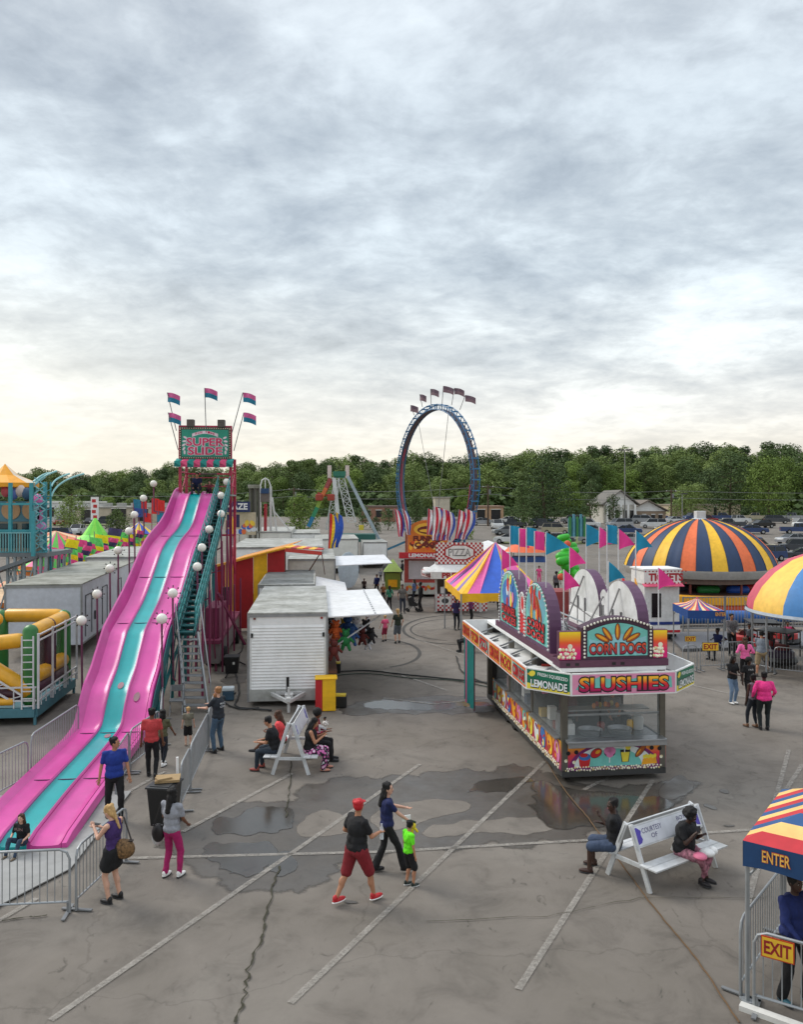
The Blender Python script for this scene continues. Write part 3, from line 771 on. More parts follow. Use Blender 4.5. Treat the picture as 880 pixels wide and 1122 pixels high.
p.bulbs([(-1.19 + 2.38 * i / 22, y) for i in range(23) for y in (-.72, .72)] + [(x, -.66 + 1.32 * i / 12) for i in range(13) for x in (-1.19, 1.19)], .025, 5)
m.build('sign_board', [K(18, 140, 116, .4), K(60, 66, 60, .5), BLACK, K(196, 44, 92, .5), K(222, 206, 214, .5), K(235, 225, 190, .3)], slide)
m = MB()
for q in (-.75, .85): m = MB(); m.box(S(q, 39.2, 10.55), (.34, .3, .36)); m.build('floodlight', K(84, 78, 72), slide, bevel=.02)
m = MB()
m.box(S(0, 39.4, 8.45), (1.9, .2, .08)); m.box(S(.1, 39.8, 8.1), (.8, .16, .08))
m.build('light_bar', K(84, 78, 72), slide, bevel=.02)
m = MB()
for i in range(9):
    a = -1.5 + 3.0 * i / 9; c_ = a + 3.0 / 9
    m.prism([S(a, 38.55, 8.42), S(c_, 38.55, 8.42), S(c_, 38.55, 8.6), S(c_, 39.3, 8.82), S(a, 39.3, 8.82), S(a, 38.55, 8.6)], (0, 0, .02), i % 2)
    for (d_, z_) in ((38.55, 8.42),): m.prism([S(a, d_, 8.40), S(c_, d_, 8.40), S(c_, d_, 8.68), S(a, d_, 8.68)], (0, .03, 0), i % 2)
m.build('awning', [K(28, 148, 140), K(226, 84, 130)], slide)
def wavy(b, o, w, h, dirn, mi0=0, mi1=1, droop=.25, n=6, tri=False, wig=.06, frac=.5):
    """cloth flag from the pole point o, streaming along dirn"""
    ph = uni(0, 6); rows = []
    for j in range(5):
        v = j / 4; r_ = []
        for i in range(n + 1):
            u_ = i / n; hh = h * (1 - (u_ if tri else 0)) 
            z = -v * hh - (h * .5 * u_ if tri else 0) - droop * u_ * u_ * w
            r_.append(V(o) + V(dirn) * (w * u_) + V((-dirn[1], dirn[0], 0)) * (wig * math.sin(u_ * 7 + ph + v)) + V((0, 0, z)))
        rows.append(r_)
    b.sheet(rows, .006, seg=lambda j, i: mi0 if i < 4 * frac else mi1)
S = S0
FB = [K(206, 96, 150, .7), K(26, 120, 150, .7)]
for (tx, ty, bx, by) in ((183, 430, 193, 472), (184, 452, 195, 493), (224, 425, 225.5, 470), (266, 430, 254, 474), (267, 452, 256, 494)):
    m = MB(); m.tube([P(bx, by, 39.25), P(tx, ty, 39.0)], .022, 0, 6); fl = m.build('flag_pole', GREY, slide)
    m = MB(); wavy(m, P(tx, ty, 39.0), .62, .46, V((1, -.1, 0)), droop=.3); m.build('flag', FB, fl)
# globe lamps on poles
lamps = [((168, 530), 39.2, 560), ((157, 546), 37.4, 585), ((147, 564), 35.6, 620), ((141, 582), 34, 645), ((129, 603), 32, 660), ((120, 623), 30.2, 690), ((106, 651), 28.3, 725), ((89, 680), 26, 760),
         ((248, 528), 38.6, 560), ((242, 543), 37, 600), ((242, 563), 34.8, 625), ((229, 580), 33, 655), ((221, 600), 31, 690), ((216, 621), 29.4, 700), ((189, 650), 26.6, 742), ((177, 678), 24.6, 782)]
for (x, y), d, yb in lamps:
    m = MB(); c_ = P(x, y, d); e = P(x + (3 if x < 180 else 1), yb, d); k = m.tube([c_, V((c_.x + .02, c_.y, max(.1, e.z)))], .035, 0, 8)
    m.bar(V((c_.x, c_.y, max(.1, e.z))), S(1.15 if x > 172 else -1.15, d, max(.15, e.z - .15)), .05); lp = m.build('lamp_post', K(120, 62, 92), slide, smooth=True)
    m = MB(); m.ell(c_, .165, n=20, m=14); m.build('globe', K(236, 232, 222, .25, dirt=.06), lp, smooth='all')
    m = MB()
    for i in range(8):
        t = 2 * PI * i / 8; q = V((math.cos(t), .2, math.sin(t))) ; m.ell(c_ + q * .235, .028, n=6, m=4); m.tube([c_ + q * .16, c_ + q * .235], .008, n=4)
    m.build('bulb_ring', K(50, 44, 44), lp)
m = MB(); b_ = [S(-1.6, 13.2, .03), S(.5, 13.2, .03), S(1.35, 14.6, .03), S(1.55, 18.5, .03), S(-1.6, 18.5, .03)]; m.prism(b_, (0, 0, .02)); m.build('landing_mat', K(150, 150, 148, .8), slide)
# ------------------------------------------------------------------ food trailer with the big signs
def popcorn(p, x0, x1, y, n, mi=(0, 1), k=.010, rows=2, r=.045, seed=None):
    for j in range(rows):
        for i in range(n):
            x = x0 + (x1 - x0) * (i + .5 * (j % 2)) / n + uni(-.015, .015); yy = y + j * r * 1.5 + uni(-.012, .02)
            p.mb.ell(p.xi @ p.pt(x, yy, k * .3), r * uni(.6, .85), mi[(i * 3 + j) % 5 == 0], n=6, m=4)
CT = V((3.85, 19.25, 0))
trl = thing('food_trailer', 'long corn dog and slushies food trailer covered in bright signs on the tarmac', 'food trailer', CT, R(7))
WD, LN = 2.62, 7.9
U, Vv, Z = V((1, 0, 0)), V((0, 1, 0)), V((0, 0, 1))
def mbl(): return local(trl)
ARTM = [K(244, 240, 214, .5), K(226, 208, 150, .5), K(176, 88, 34, .5), K(224, 130, 180, .5), K(240, 220, 70, .5), K(206, 40, 44, .5), K(120, 200, 190, .5), K(128, 40, 110, .5), K(244, 170, 40, .5), K(24, 22, 30, .5), K(40, 90, 60, .5), K(230, 236, 236, .4), K(60, 120, 190, .5)]
# 0 cream 1 buff 2 brown 3 pink 4 yellow 5 red 6 aqua 7 plum 8 orange 9 black 10 green 11 white 12 blue
m = mbl(); m.box((WD / 2, LN / 2, .22), (WD, LN, .14)); m.build('floor', K(60, 60, 60), trl)
m = mbl(); m.box((WD / 2, LN / 2, 2.72), (WD + .02, LN, .10)); m.build('roof', WHITE, trl, bevel=.01)
for (x, y) in ((.08, .08), (WD - .08, .08), (.08, 2.6), (.08, 5.0), (WD - .08, 4), (.08, LN - .08), (WD - .08, LN - .08)):
    m = mbl(); m.box((x, y, 1.48), (.15, .15, 2.38)); m.build('pillar', K(112, 108, 100, .35, metal=.5), trl, bevel=.012)
m = mbl(); m.box((WD / 2, .05, .63), (WD, .06, .74)); p = PL(m, m.X @ V((0, .02, .26)), m.X.to_3x3() @ U, Z)
b_ = grad('panel_sunset', (120, 30, 110), (255, 214, 50), 'Z', .35, .98, (236, 70, 70))
p.rect(0, 0, WD, .74, 2, .004)
mm = [K(60, 60, 60), K(60, 60, 60), b_] + ARTM
A0 = 3
arc = [(WD / 2 + 1.0 * math.cos(PI * i / 20), .12 + .52 * math.sin(PI * i / 20)) for i in range(21)]
p.poly([(WD / 2 + 1.12 * math.cos(PI * i / 20), .1 + .6 * math.sin(PI * i / 20)) for i in range(21)], A0 + 7, .006)
p.poly(arc, A0 + 11, .008); p.poly([(WD / 2 + .7 * math.cos(PI * i / 20), .12 + .42 * math.sin(PI * i / 20)) for i in range(21)], A0 + 6, .010)
# corn dog, cotton candy, lemonade, sausage, fries, slush
p.disc(.86, .44, .16, .11, A0 + 9, .012, rot=.5); p.disc(.86, .44, .145, .095, A0 + 5, .014, rot=.5); p.disc(.9, .47, .07, .04, A0 + 8, .016, rot=.5)
p.rect(1.18, .2, 1.21, .36, A0 + 11, .013); p.disc(1.2, .46, .15, .13, A0 + 9, .012); 
for dx, dy, r_ in ((-.06, .02, .09), (.06, .02, .09), (0, .08, .09), (0, -.04, .10)): p.disc(1.2 + dx, .46 + dy, r_, r_, A0 + 3, .015)
p.poly([(1.5, .2), (1.68, .2), (1.72, .5), (1.46, .5)], A0 + 9, .012); p.poly([(1.52, .21), (1.66, .21), (1.70, .44), (1.48, .44)], A0 + 4, .014); p.disc(1.66, .56, .07, .07, A0 + 4, .016); p.rect(1.56, .44, 1.585, .66, A0 + 11, .017)
p.disc(1.98, .46, .2, .075, A0 + 9, .012, rot=.85); p.disc(1.98, .46, .185, .06, A0 + 2, .014, rot=.85); p.disc(1.93, .43, .09, .02, A0 + 8, .016, rot=.85)
p.poly([(.45, .1), (.68, .1), (.72, .34), (.42, .34)], A0 + 5, .012); p.disc(.57, .36, .15, .09, A0 + 12, .013); p.disc(.55, .40, .1, .05, A0 + 5, .015)
p.poly([(2.0, .12), (2.4, .14), (2.36, .32), (2.04, .26)], A0 + 8, .012)
for k in range(6): p.disc(2.07 + .055 * k, .31 + .02 * (k % 2), .035, .05, A0 + 4, .014)
popcorn(p, .1, WD - .1, .04, 36, (A0, A0 + 1), .018, 2, .036)
for x, y in ((.16, .46), (.36, .48), (2.26, .52), (2.46, .5)): p.disc(x, y, .052, .052, A0 + 9, .02)
for x, y in ((.1, .28), (.3, .24), (2.5, .3), (2.36, .66)): p.disc(x, y, .04, .04, A0, .02); p.disc(x + .02, y + .02, .02, .02, A0 + 1, .021)
m.build('front_panel', mm, trl)
m = mbl(); m.box((WD / 2, -.08, 1.03), (WD - .16, .34, .07)); m.box((WD / 2, -.24, .97), (WD - .16, .02, .12)); m.box((WD / 2, .06, 1.62), (WD - .3, .05, .05))
m.build('counter', STEEL, trl, bevel=.012)
m = mbl(); m.box((WD / 2, .5, 1.02), (WD - .3, .7, .05)); m.build('worktop', K(110, 112, 114, .4, metal=.4), trl, bevel=.01)
for x in (.86, 1.62):
    m = mbl(); m.lathe((x, .42, 1.05), [(0, 0), (.26, 0), (.31, .12), (.29, .12), (.25, .03), (0, .03)], 24, 0); m.build('pan', STEEL, trl, smooth=True)
for x, w_, h_, c_ in ((.4, .22, .3, K(180, 180, 176)), (2.2, .3, .34, K(190, 190, 188)), (1.24, .2, .2, K(150, 60, 50)), (2.0, .16, .24, YEL)):
    m = mbl(); m.lathe((x, .7, 1.05), [(0, 0), (w_ * .45, 0), (w_ * .5, h_ * .8), (w_ * .35, h_), (0, h_)], 14); m.build('container', c_, trl, smooth=True)
for k in range(7):
    m = mbl(); m.ell((1.0 + .1 * k, .55 + .05 * (k % 3), 1.70 + .03 * (k % 2)), (.05, .05, .07)); m.build('snack', [K(214, 130, 60), K(160, 60, 40), K(200, 180, 120)][k % 3], trl, smooth=True)
m = mbl(); m.box((WD / 2, .6, 1.63), (WD - .5, .4, .03)); m.build('shelf', STEEL, trl)
for (x0, x1) in ((.16, .95), (.98, 1.78), (1.81, WD - .16)):
    m = mbl(); m.box(((x0 + x1) / 2, .03, 1.66), (x1 - x0, .01, 1.18)); m.build('window', glass(), trl)
m = mbl(); m.box((WD / 2, 2.4, 1.45), (WD - .2, .05, 2.3)); m.box((WD - .06, LN / 2, .63), (.05, LN - .1, .74)); m.box((WD / 2, LN - .03, 1.5), (WD, .05, 2.4)); m.build('inner_wall', K(52, 48, 48), trl)
for k in range(9): m = mbl(); m.box((.3 + .25 * k, 2.32, 1.75 + .12 * (k % 2)), (.17, .08, .3)); m.build('hanging_bag', [K(220, 110, 160), K(230, 200, 60), K(90, 160, 210), K(200, 60, 50)][k % 4], trl, bevel=.02)
for k in range(3): m = mbl(); m.box((.5 + .8 * k, 2.3, 2.25), (.6, .04, .3)); m.build('menu_board', [K(190, 60, 50), K(220, 210, 190), K(60, 110, 160)][k], trl)
# left flank: printed skirt, windows, fascia
SIDE = [('PIZZA', 5), ('CORN DOGS', 9), ('NACHOS', 7), ('SLUSHIES', 12), ('LEMONADE', 10), ('POPCORN', 5)]
g2 = grad('skirt_print', (150, 24, 90), (250, 180, 40), 'Z', .3, 1.0, (214, 44, 50))
for sd in (0, 1):
    m = mbl(); x = .03 if sd == 0 else WD - .03; m.box((x, 3.55, .63), (.05, 7.0, .74))
    p = PL(m, m.X @ V((x - .025, 7.05, .26) if sd == 0 else (x + .025, .05, .26)), m.X.to_3x3() @ (-Vv if sd == 0 else Vv), Z)
    p.rect(0, 0, 7.0, .74, 1, .004)
    for k in range(12):
        cx_ = .3 + .58 * k; c1 = [6, 4, 11, 12, 8, 3][k % 6]
        p.disc(cx_, .42, .24, .3, 2 + 9, .006, rot=.3); p.disc(cx_, .42, .215, .27, 2 + c1, .008, rot=.3)
        for j in range(4): p.disc(cx_ + uni(-.14, .14), .42 + uni(-.18, .18), uni(.03, .1), uni(.04, .16), 2 + [5, 2, 8, 0, 7, 4][(k + j) % 6], .010 + .001 * j, rot=uni(0, 3))
    popcorn(p, .05, 6.9, .05, 60, (2, 3), .016, 2, .05)
    m.build('side_panel', [K(60, 60, 60), g2] + ARTM, trl)
m = mbl()
for k, (y0, y1) in enumerate(((.2, 1.35), (1.4, 2.5), (2.7, 3.8), (3.85, 4.9), (5.1, 6.6))):
    m = mbl(); m.box((.03, (y0 + y1) / 2, 1.65), (.012, y1 - y0, 1.15)); m.build('window', glass(), trl)
    m = mbl(); m.box((-.03, (y0 + y1) / 2, 1.03), (.16, y1 - y0, .05)); m.build('shelf', STEEL, trl, bevel=.008)
for k, (y, h_, c_) in enumerate(((.5, .28, WHITE), (1.0, .2, K(120, 60, 50)), (1.9, .34, OFFW), (2.2, .22, K(190, 160, 80)), (3.1, .3, STEEL), (3.6, .25, K(90, 100, 120)), (4.4, .3, WHITE), (5.6, .34, K(160, 120, 120)), (6.1, .2, OFFW), (.75, .5, STEEL), (2.9, .45, GREY), (5.2, .5, STEEL))):
    m = mbl(); m.box((.22 if k % 2 else .36, y, 1.03 + h_ / 2), (.2, .24, h_)); m.build('container', c_, trl, bevel=.015)
m = mbl(); m.box((.35, 3.5, 1.0), (.5, 6.6, .04)); m.build('worktop', STEEL, trl)
out = [(-.84, .16), (0, -.67), (2.56, -.67), (3.42, .14), (3.42, 7.9), (-.84, 7.9)]
m = mbl(); m.prism([m.X.inverted() @ (m.X @ V((x, y, 2.3))) for x, y in out], (0, 0, .04)); 
m.build('canopy', WHITE, trl)
m = mbl()
for k in range(6):
    y = .7 + 1.25 * k
    m.bar((-.8, y, 2.36), (0, y, 2.66), .04); m.bar((-.8, y, 2.36), (.0, y + .6, 2.4), .03); m.bar((3.4, y, 2.36), (WD, y, 2.66), .04)
    m.bar((-.02, y + .5, 2.36), (-.82, y + .5, 2.36), .03)
m.build('canopy_strut', GREY, trl)
# fascia boards
def fascia(a, b, txt, kind):
    m = mbl(); A_ = V((a[0], a[1], 2.26)); B_ = V((b[0], b[1], 2.26)); u = (B_ - A_).normalized(); w = (B_ - A_).length; n = u.cross(Z)
    m.prism([A_, B_, B_ + Z * .52, A_ + Z * .52], -n * .05, 0)
    X3 = m.X.to_3x3(); p = PL(m, m.X @ A_, X3 @ u, Z); k0 = 2
    p.rect(.03, .03, w - .03, .49, 1, .004)
    if kind == 'slush':
        p.poly([(.1, .14)] + [(.1 + (w - .2) * i / 12, .12 + .05 * math.sin(i * 1.9)) for i in range(1, 12)] + [(w - .1, .14), (w - .12, .4)] + [(w - .1 - (w - .2) * i / 12, .40 + .04 * math.sin(i * 2.3)) for i in range(1, 12)], k0 + 6, .006)
        p.text(txt, w / 2, .26, w - .42, .32, k0 + 9, .009, off=.075); p.text(txt, w / 2, .26, w - .42, .30, len(fm) - 1, .015, off=.03)
    elif kind == 'lemon':
        p.poly([(.03, .03), (w - .03, .03), (w - .03, .09), (w * .6, .1), (.03, .17)], k0 + 4, .006)
        p.text(txt, w / 2 + .02, .17, w - .24, .18, k0 + 9, .009, off=.08); p.text(txt, w / 2 + .02, .175, w - .24, .17, k0 + 11, .014, off=.03)
        p.text('FRESH SQUEEZED', w / 2 + .12, .38, w * .66, .09, k0 + 11, .010, off=.02, skew=-.05)
        p.disc(.17, .40, .09, .065, k0 + 4, .01, rot=.5); p.disc(.08, .38, .03, .02, k0 + 8, .012)
    else:
        p.poly([(w * .05, .1), (w * .95, .08), (w * .97, .42), (w * .04, .44)], k0 + [8, 4, 6][kind % 3], .006)
        p.text(txt, w / 2, .26, w * .84, .27, k0 + 9, .009, off=.07); p.text(txt, w / 2, .26, w * .84, .25, k0 + 5, .015, off=.03)
    m.build('fascia_board', fm_of(kind), trl)
gs = grad('slush_letters', (170, 10, 90), (255, 190, 50), 'Z', 2.38, 2.64, (232, 50, 40))
fm = [WHITE, K(226, 150, 180)] + ARTM + [gs]
def fm_of(kind):
    f = list(fm)
    f[1] = K(232, 150, 184, .4) if kind == 'slush' else (K(20, 112, 84, .4) if kind == 'lemon' else K(226, 110, 60, .4))
    return f
fascia(out[1], out[2], 'SLUSHIES', 'slush'); fascia(out[0], out[1], 'LEMONADE', 'lemon'); fascia(out[2], out[3], 'LEMONADE', 'lemon')
L_ = [(-.84, 7.9 - 1.29 * k) for k in range(7)]
for k in range(6): fascia(L_[k], (L_[k + 1][0], L_[k + 1][1] if k < 5 else .16), ['CORN DOGS', 'POPCORN', 'PIZZA', 'CORN DOGS', 'NACHOS', 'CORN DOGS'][k], k)
for k in range(6): fascia((3.42, .14 + 1.29 * k), (3.42, .14 + 1.29 * (k + 1)), ['CORN DOGS', 'POPCORN', 'PIZZA', 'CORN DOGS', 'NACHOS', 'CORN DOGS'][k], k)
fascia((3.42, 7.9), (-.84, 7.9), 'CORN DOGS', 2)
# striped curtain at the far left corner
m = mbl(); rows = []
for j in range(2): rows.append([V((-.78 + .05 * math.sin(i * 1.4), 7.9 - i * .13 * 1.1, 2.28 - 2.15 * j)) for i in range(13)])
m.sheet(rows, .01, seg=lambda j, i: (j // 2) % 2); m.build('curtain', [K(28, 120, 116), K(180, 60, 110)], trl)
# front sign
m = mbl(); y0 = .02
m.box((WD / 2, .26, 2.86), (2.74, .56, .17), 0)
p = PL(m, m.X @ V((-.06, -.02, 2.78)), m.X.to_3x3() @ U, Z)
for k in range(4): p.rect(.16 + k * .22 + (.7 if k > 1 else 0), .04, .26 + k * .22 + (.7 if k > 1 else 0), .11, 1, .005)
m.build('sign_base', [K(92, 52, 74), K(30, 22, 26)], trl, bevel=.01)
def archpts(y0, y1, zb, zs, zt, n=18):
    c_ = (y0 + y1) / 2; r_ = (y1 - y0) / 2
    return [(y0, zb)] + [(c_ - r_ * math.cos(PI * i / n), zs + (zt - zs) * math.sin(PI * i / n)) for i in range(n + 1)] + [(y1, zb)]
m = mbl(); x0, x1 = .50, 2.30
sh_ = [(x0, 2.945), (x0, 3.68)] + [(x0 + (x1 - x0) * i / 16, 3.72 + .25 * math.sin(PI * i / 16)) for i in range(17)] + [(x1, 3.68), (x1, 2.945)]
sh_ = sh_[::-1]
m.prism([V((x, .36, z)) for x, z in sh_], (0, -.34, 0), 0)
p = PL(m, m.X @ V((0, .02, 0)), m.X.to_3x3() @ U, Z)
inn = [(x0 + .13, 3.02), (x1 - .13, 3.02), (x1 - .13, 3.64)] + [(x1 - .13 - (x1 - x0 - .26) * i / 16, 3.64 + .2 * math.sin(PI * i / 16)) for i in range(1, 16)] + [(x0 + .13, 3.64)]
p.poly(inn, 2 + 9, .004); inn2 = [(1.4 + (x - 1.4) * .985, 3.4 + (y - 3.4) * .97) for x, y in inn]; p.poly(inn2, 2 + 6, .007)
p.poly([(.7, 3.1), (2.1, 3.05), (2.12, 3.5), (1.9, 3.44), (1.4, 3.6), (.9, 3.4), (.68, 3.45)], 2 + 13, .009)
for k, a in enumerate((-62, -36, 0, 36, 62)):
    t = R(a); r_ = .34; cx_ = 1.4 + math.sin(t) * r_ * 1.3; cy_ = 3.34 + math.cos(t) * r_ * .82
    p.disc(cx_, cy_, .21, .075, 2 + 9, .012, rot=PI / 2 - t); p.disc(cx_, cy_, .195, .062, 2 + 2, .014, rot=PI / 2 - t); p.disc(cx_ - .01, cy_ + .01, .16, .03, 2 + 8, .016, rot=PI / 2 - t)
p.text('CORN DOGS', 1.4, 3.21, 1.42, .25, 2 + 9, .020, off=.08); p.text('CORN DOGS', 1.4, 3.21, 1.42, .235, 2 + 14, .026, off=.03)
p.bulbs([(x0 + .065, 3.02 + .085 * i) for i in range(9)] + [(x1 - .065, 3.02 + .085 * i) for i in range(9)] + [(x0 + .065 + (x1 - x0 - .13) * i / 20, 3.74 + .2 * math.sin(PI * i / 20)) for i in range(21)], .03, 1)
m.build('front_sign', [K(70, 44, 62), K(240, 236, 220, .3)] + ARTM + [K(150, 206, 214, .5), grad('dog_letters', (150, 20, 60), (230, 90, 50), 'Z', 3.08, 3.34)], trl)
gw = grad('wing_print', (226, 20, 120), (255, 224, 40), 'Z', 3.1, 3.64, (240, 90, 40))
for (xa, xb) in ((-.06, .49), (2.31, 2.68)):
    m = mbl(); m.prism([V((xa, .2, 2.95)), V((xb, .2, 2.95)), V((xb, .2, 3.64)), V((xa, .2, 3.64))][::-1], (0, -.16, 0), 0)
    m.f[-6:] = m.f[-6:]
    p = PL(m, m.X @ V((xa, .04, 2.95)), m.X.to_3x3() @ U, Z); w = xb - xa; p.rect(.01, .01, w - .01, .68, 1, .004); popcorn(p, .02, w - .1, .06, 5, (2, 3), .008, 3, .06); p.disc(w * .5, .33, .06, .06, 2, .01)
    m.build('sign_wing', [K(92, 52, 74), gw] + ARTM, trl)
# arched sign boxes along both flanks
for sd in (0, 1):
    m = mbl(); xi = 0 if sd == 0 else WD; q = 1 if sd == 0 else -1
    m.box((xi + q * .26, 3.7, 2.86), (.52, 6.0, .17)); m.build('sign_base', K(92, 52, 74), trl, bevel=.01)
    m = mbl(); m.box((xi + q * .28, 3.6, 3.2), (.1, 5.2, .5)); m.build('back_panel', WHITE, trl)
    for k, (ya, yb, zs, zt) in enumerate(((.95, 3.3, 3.6, 4.62), (3.05, 3.85, 3.6, 4.25), (3.65, 6.15, 3.65, 4.7))):
        th = .3 if k != 1 else .24
        m = mbl(); pts = archpts(ya, yb, 2.95, zs, zt); 
        if sd == 0: pts = pts[::-1]
        o3 = [V((xi, y, z)) for y, z in pts]; off = V((q * th, 0, 0))
        n_ = len(o3); m.add(o3 + [v + off for v in o3], [tuple(range(n_)), tuple(range(2 * n_ - 1, n_ - 1, -1))] + [(i, i + n_, (i + 1) % n_ + n_, (i + 1) % n_) for i in range(n_)], [0, 1] + [0] * n_)
        p = PL(m, m.X @ V((xi, 0, 0)), m.X.to_3x3() @ (-Vv if sd == 0 else Vv), Z)
        sg = -1 if sd == 0 else 1; cy_ = (ya + yb) / 2; sc_ = .86 if k != 1 else .72
        ip = [(sg * (cy_ + (y - cy_) * sc_), 3.05 + (z - 2.95) * (.93 if k != 1 else .86)) for y, z in archpts(ya, yb, 2.95, zs, zt)]
        if sd == 0: ip = ip[::-1]
        ip = ip[::-1]; p.poly(ip, 2 + [6, 5, 6][k], .006)
        if k != 1:
            w = (yb - ya) * .8; X0 = sg * cy_
            p.disc(X0, 3.95, w * .44, .5, 2 + [13, 12][k // 2], .009)
            for j in range(16): p.disc(X0 + uni(-.5, .5), 3.9 + uni(-.3, .6), uni(.05, .13), uni(.12, .3), 2 + ([5, 2, 8, 2, 5] if k == 0 else [5, 11, 12, 4, 3])[j % 5], .011 + .001 * j, rot=uni(-.6, .6))
            for j, t_ in enumerate((('FUNNEL', 'CAKES') if k == 2 else ('CORN', 'DOGS'))):
                p.text(t_, X0, 3.50 - .27 * j, w * .82, .22, 2 + 9, .034, off=.08); p.text(t_, X0, 3.50 - .27 * j, w * .82, .2, 2 + 5, .04, off=.03)
        else:
            p.disc(sg * cy_, 3.9, .2, .3, 2 + 11, .01); p.disc(sg * cy_, 3.9, .14, .2, 2 + 5, .013)
        bp = archpts(ya + .07, yb - .07, 2.95, zs, zt - .07, 22); bl = [(sg * y, z) for y, z in bp[1:-1]] + [(sg * y, z) for y in (ya + .07, yb - .07) for z in [3.02 + .1 * i for i in range(8)]]
        p.bulbs(bl, .034, 1)
        m.build('arch_sign', [PURP, K(226, 226, 224, .45, dirt=.2)] + ARTM + [K(110, 170, 186)], trl)
        m = mbl(); xx = xi + q * (th + .02)
        for y in (ya + .45 * (yb - ya), ya + .7 * (yb - ya)): m.bar((xx, y, 3.0), (xx, y, zs + .2), .05)
        m.bar((xx, cy_, zt - .2), (xi + q * 1.1, cy_ - .3, 2.8), .035); m.bar((xx, ya + .1, 3.3), (xx, yb - .1, 3.55), .03); m.build('brace', K(120, 118, 118), trl)
m = mbl()
for z in (3.05, 3.35): m.tube([(.9, .9, z), (.9, 6.6, z)], .025); m.tube([(1.7, 1.2, z), (1.7, 6.6, z)], .025)
for y in (.9, 2.3, 3.7, 5.1, 6.5): m.tube([(.9, y, 2.77), (.9, y, 3.38)], .025)
m.build('roof_rail', GALV, trl)
for (x, y, c_) in ((1.3, 2.4, K(150, 30, 34)), (1.35, 4.6, K(180, 182, 184))):
    m = mbl(); m.box((x, y, 2.98), (.5, .7, .4)); m.build('roof_unit', c_, trl, bevel=.02)
PF, TF = K(242, 62, 150, .7), K(16, 140, 178, .7)
flags = [(559, 576, 24.3, 'T', 1, 2.8), (569, 579, 23.4, 'P', 1, 2.8), (577, 578, 22.7, 'T', 1, 2.8), (586, 582, 21.8, 'P', 1, 2.8), (598.5, 583, 20.9, 'T', 2, 2.8), (550, 601, 25.2, 'P', 0, 2.8), (624.5, 599, 26.4, 'P', 0, 2.8),
         (642.7, 574, 25.1, 'T', 2, 2.8), (657, 577, 24.0, 'P', 0, 2.8), (665.5, 575, 23.4, 'T', 1, 2.8), (678, 579, 22.6, 'P', 0, 2.8), (697, 581, 21.5, 'T', 0, 2.8), (618, 624, 19.95, 'P', 0, 2.8), (667, 615, 20.6, 'T', 0, 2.8), (722, 622, 20.1, 'P', 0, 2.3)]
for (x, y, d, c_, k, zb) in flags:
    tp = P(x, y, d); m = MB(); m.tube([V((tp.x, tp.y, zb)), tp], .016, n=6); fp = m.build('flag_pole', K(214, 214, 214), trl)
    m = MB(); sz = d / 880; w_, h_ = ((14, 24), (11, 21), (20, 25))[k]
    wavy(m, tp, w_ * sz * (1.3 if k != 1 else 1.0), h_ * sz * (1.0 if k != 1 else .95), V((.98, -.15, 0)), 0, 0, droop=.15 if k else .35, tri=(k == 0 or k == 2), wig=.035)
    m.build('flag', PF if c_ == 'P' else TF, fp)
m = mbl(); 
for o_ in (-.35, .35):
    m = mbl(); m.tube([(.22, 5.0 + o_ * 1.2, .3), (.02, 5.0 + o_ * 1.2, .3)], .28, n=16); m.build('wheel', K(26, 26, 26, .8), trl)
# ------------------------------------------------------------------ white trailers
def trailer(label, loc, rz, w, l, z0, z1, siding=True, roofc=None, wall=None, group=None, name='trailer', extra=None, wheels=True):
    t = thing(name, label, 'trailer', loc, rz, group)
    wall = wall or WHITE
    m = local(t); m.box((w / 2, l / 2, (z0 + z1) / 2), (w, l, z1 - z0)); m.build('body', wall, t, bevel=.02)
    m = local(t); m.box((w / 2, l / 2, z1 + .02), (w + .06, l + .06, .06)); m.build('roof', roofc or K(172, 172, 166, .55, dirt=.45, var=.2), t, bevel=.015)
    if siding:
        m = local(t); n = 21
        for i in range(n):
            z = z0 + .38 + (z1 - z0 - .75) * i / n; hh = (z1 - z0 - .75) / n
            m.prism([V((.1, -.004, z)), V((w - .1, -.004, z)), V((w - .1, -.03, z)), V((.1, -.03, z))], (0, .0, .0)) if 0 else m.add([(.1, -.004, z + hh), (w - .1, -.004, z + hh), (w - .1, -.035, z + .012), (.1, -.035, z + .012), (.1, -.004, z), (w - .1, -.004, z)], [(0, 3, 2, 1), (3, 4, 5, 2), (0, 4, 3), (1, 2, 5)])
        m.build('siding', wall, t)
    m = local(t)
    for x in (.0, w): m.box((x, 0, (z0 + z1) / 2), (.07, .07, z1 - z0 + .02))
    m.box((w / 2, -.012, z1 - .06), (w, .05, .08)); m.box((w + .01, l / 2, z0 + .04), (.05, l, .08)); m.build('corner_trim', K(150, 152, 154, .4, metal=.5), t)
    if wheels:
        for x in (.16, w - .16):
            for y in (l * .55, l * .55 + .8):
                m = local(t); m.tube([(x - .12, y, .36), (x + .12, y, .36)], .36, n=18); m.build('wheel', K(26, 26, 26, .85), t)
    return t
t1 = trailer('white ribbed game trailer with grey base, drawbar and raised awning, nearest the benches', (-5.04, 26.4, 0), R(5.9), 2.58, 8.1, .18, 3.05)
m = local(t1); m.box((1.29, -.03, .38), (2.54, .04, .40)); m.build('stone_guard', K(176, 176, 172, .5, dirt=.4), t1, bevel=.01)
m = local(t1); m.bar((.75, 0, .42), (1.35, -1.15, .42), .09, .1); m.bar((1.85, 0, .42), (1.35, -1.15, .42), .09, .1); m.bar((.9, -.1, .45), (1.75, -.1, .45), .09); m.tube([(1.35, -1.0, .05), (1.35, -1.0, .85)], .045); m.box((1.35, -1.15, .5), (.14, .24, .12)); m.box((1.35, -.7, .52), (.25, .35, .1))
m.build('drawbar', K(196, 196, 194), t1)
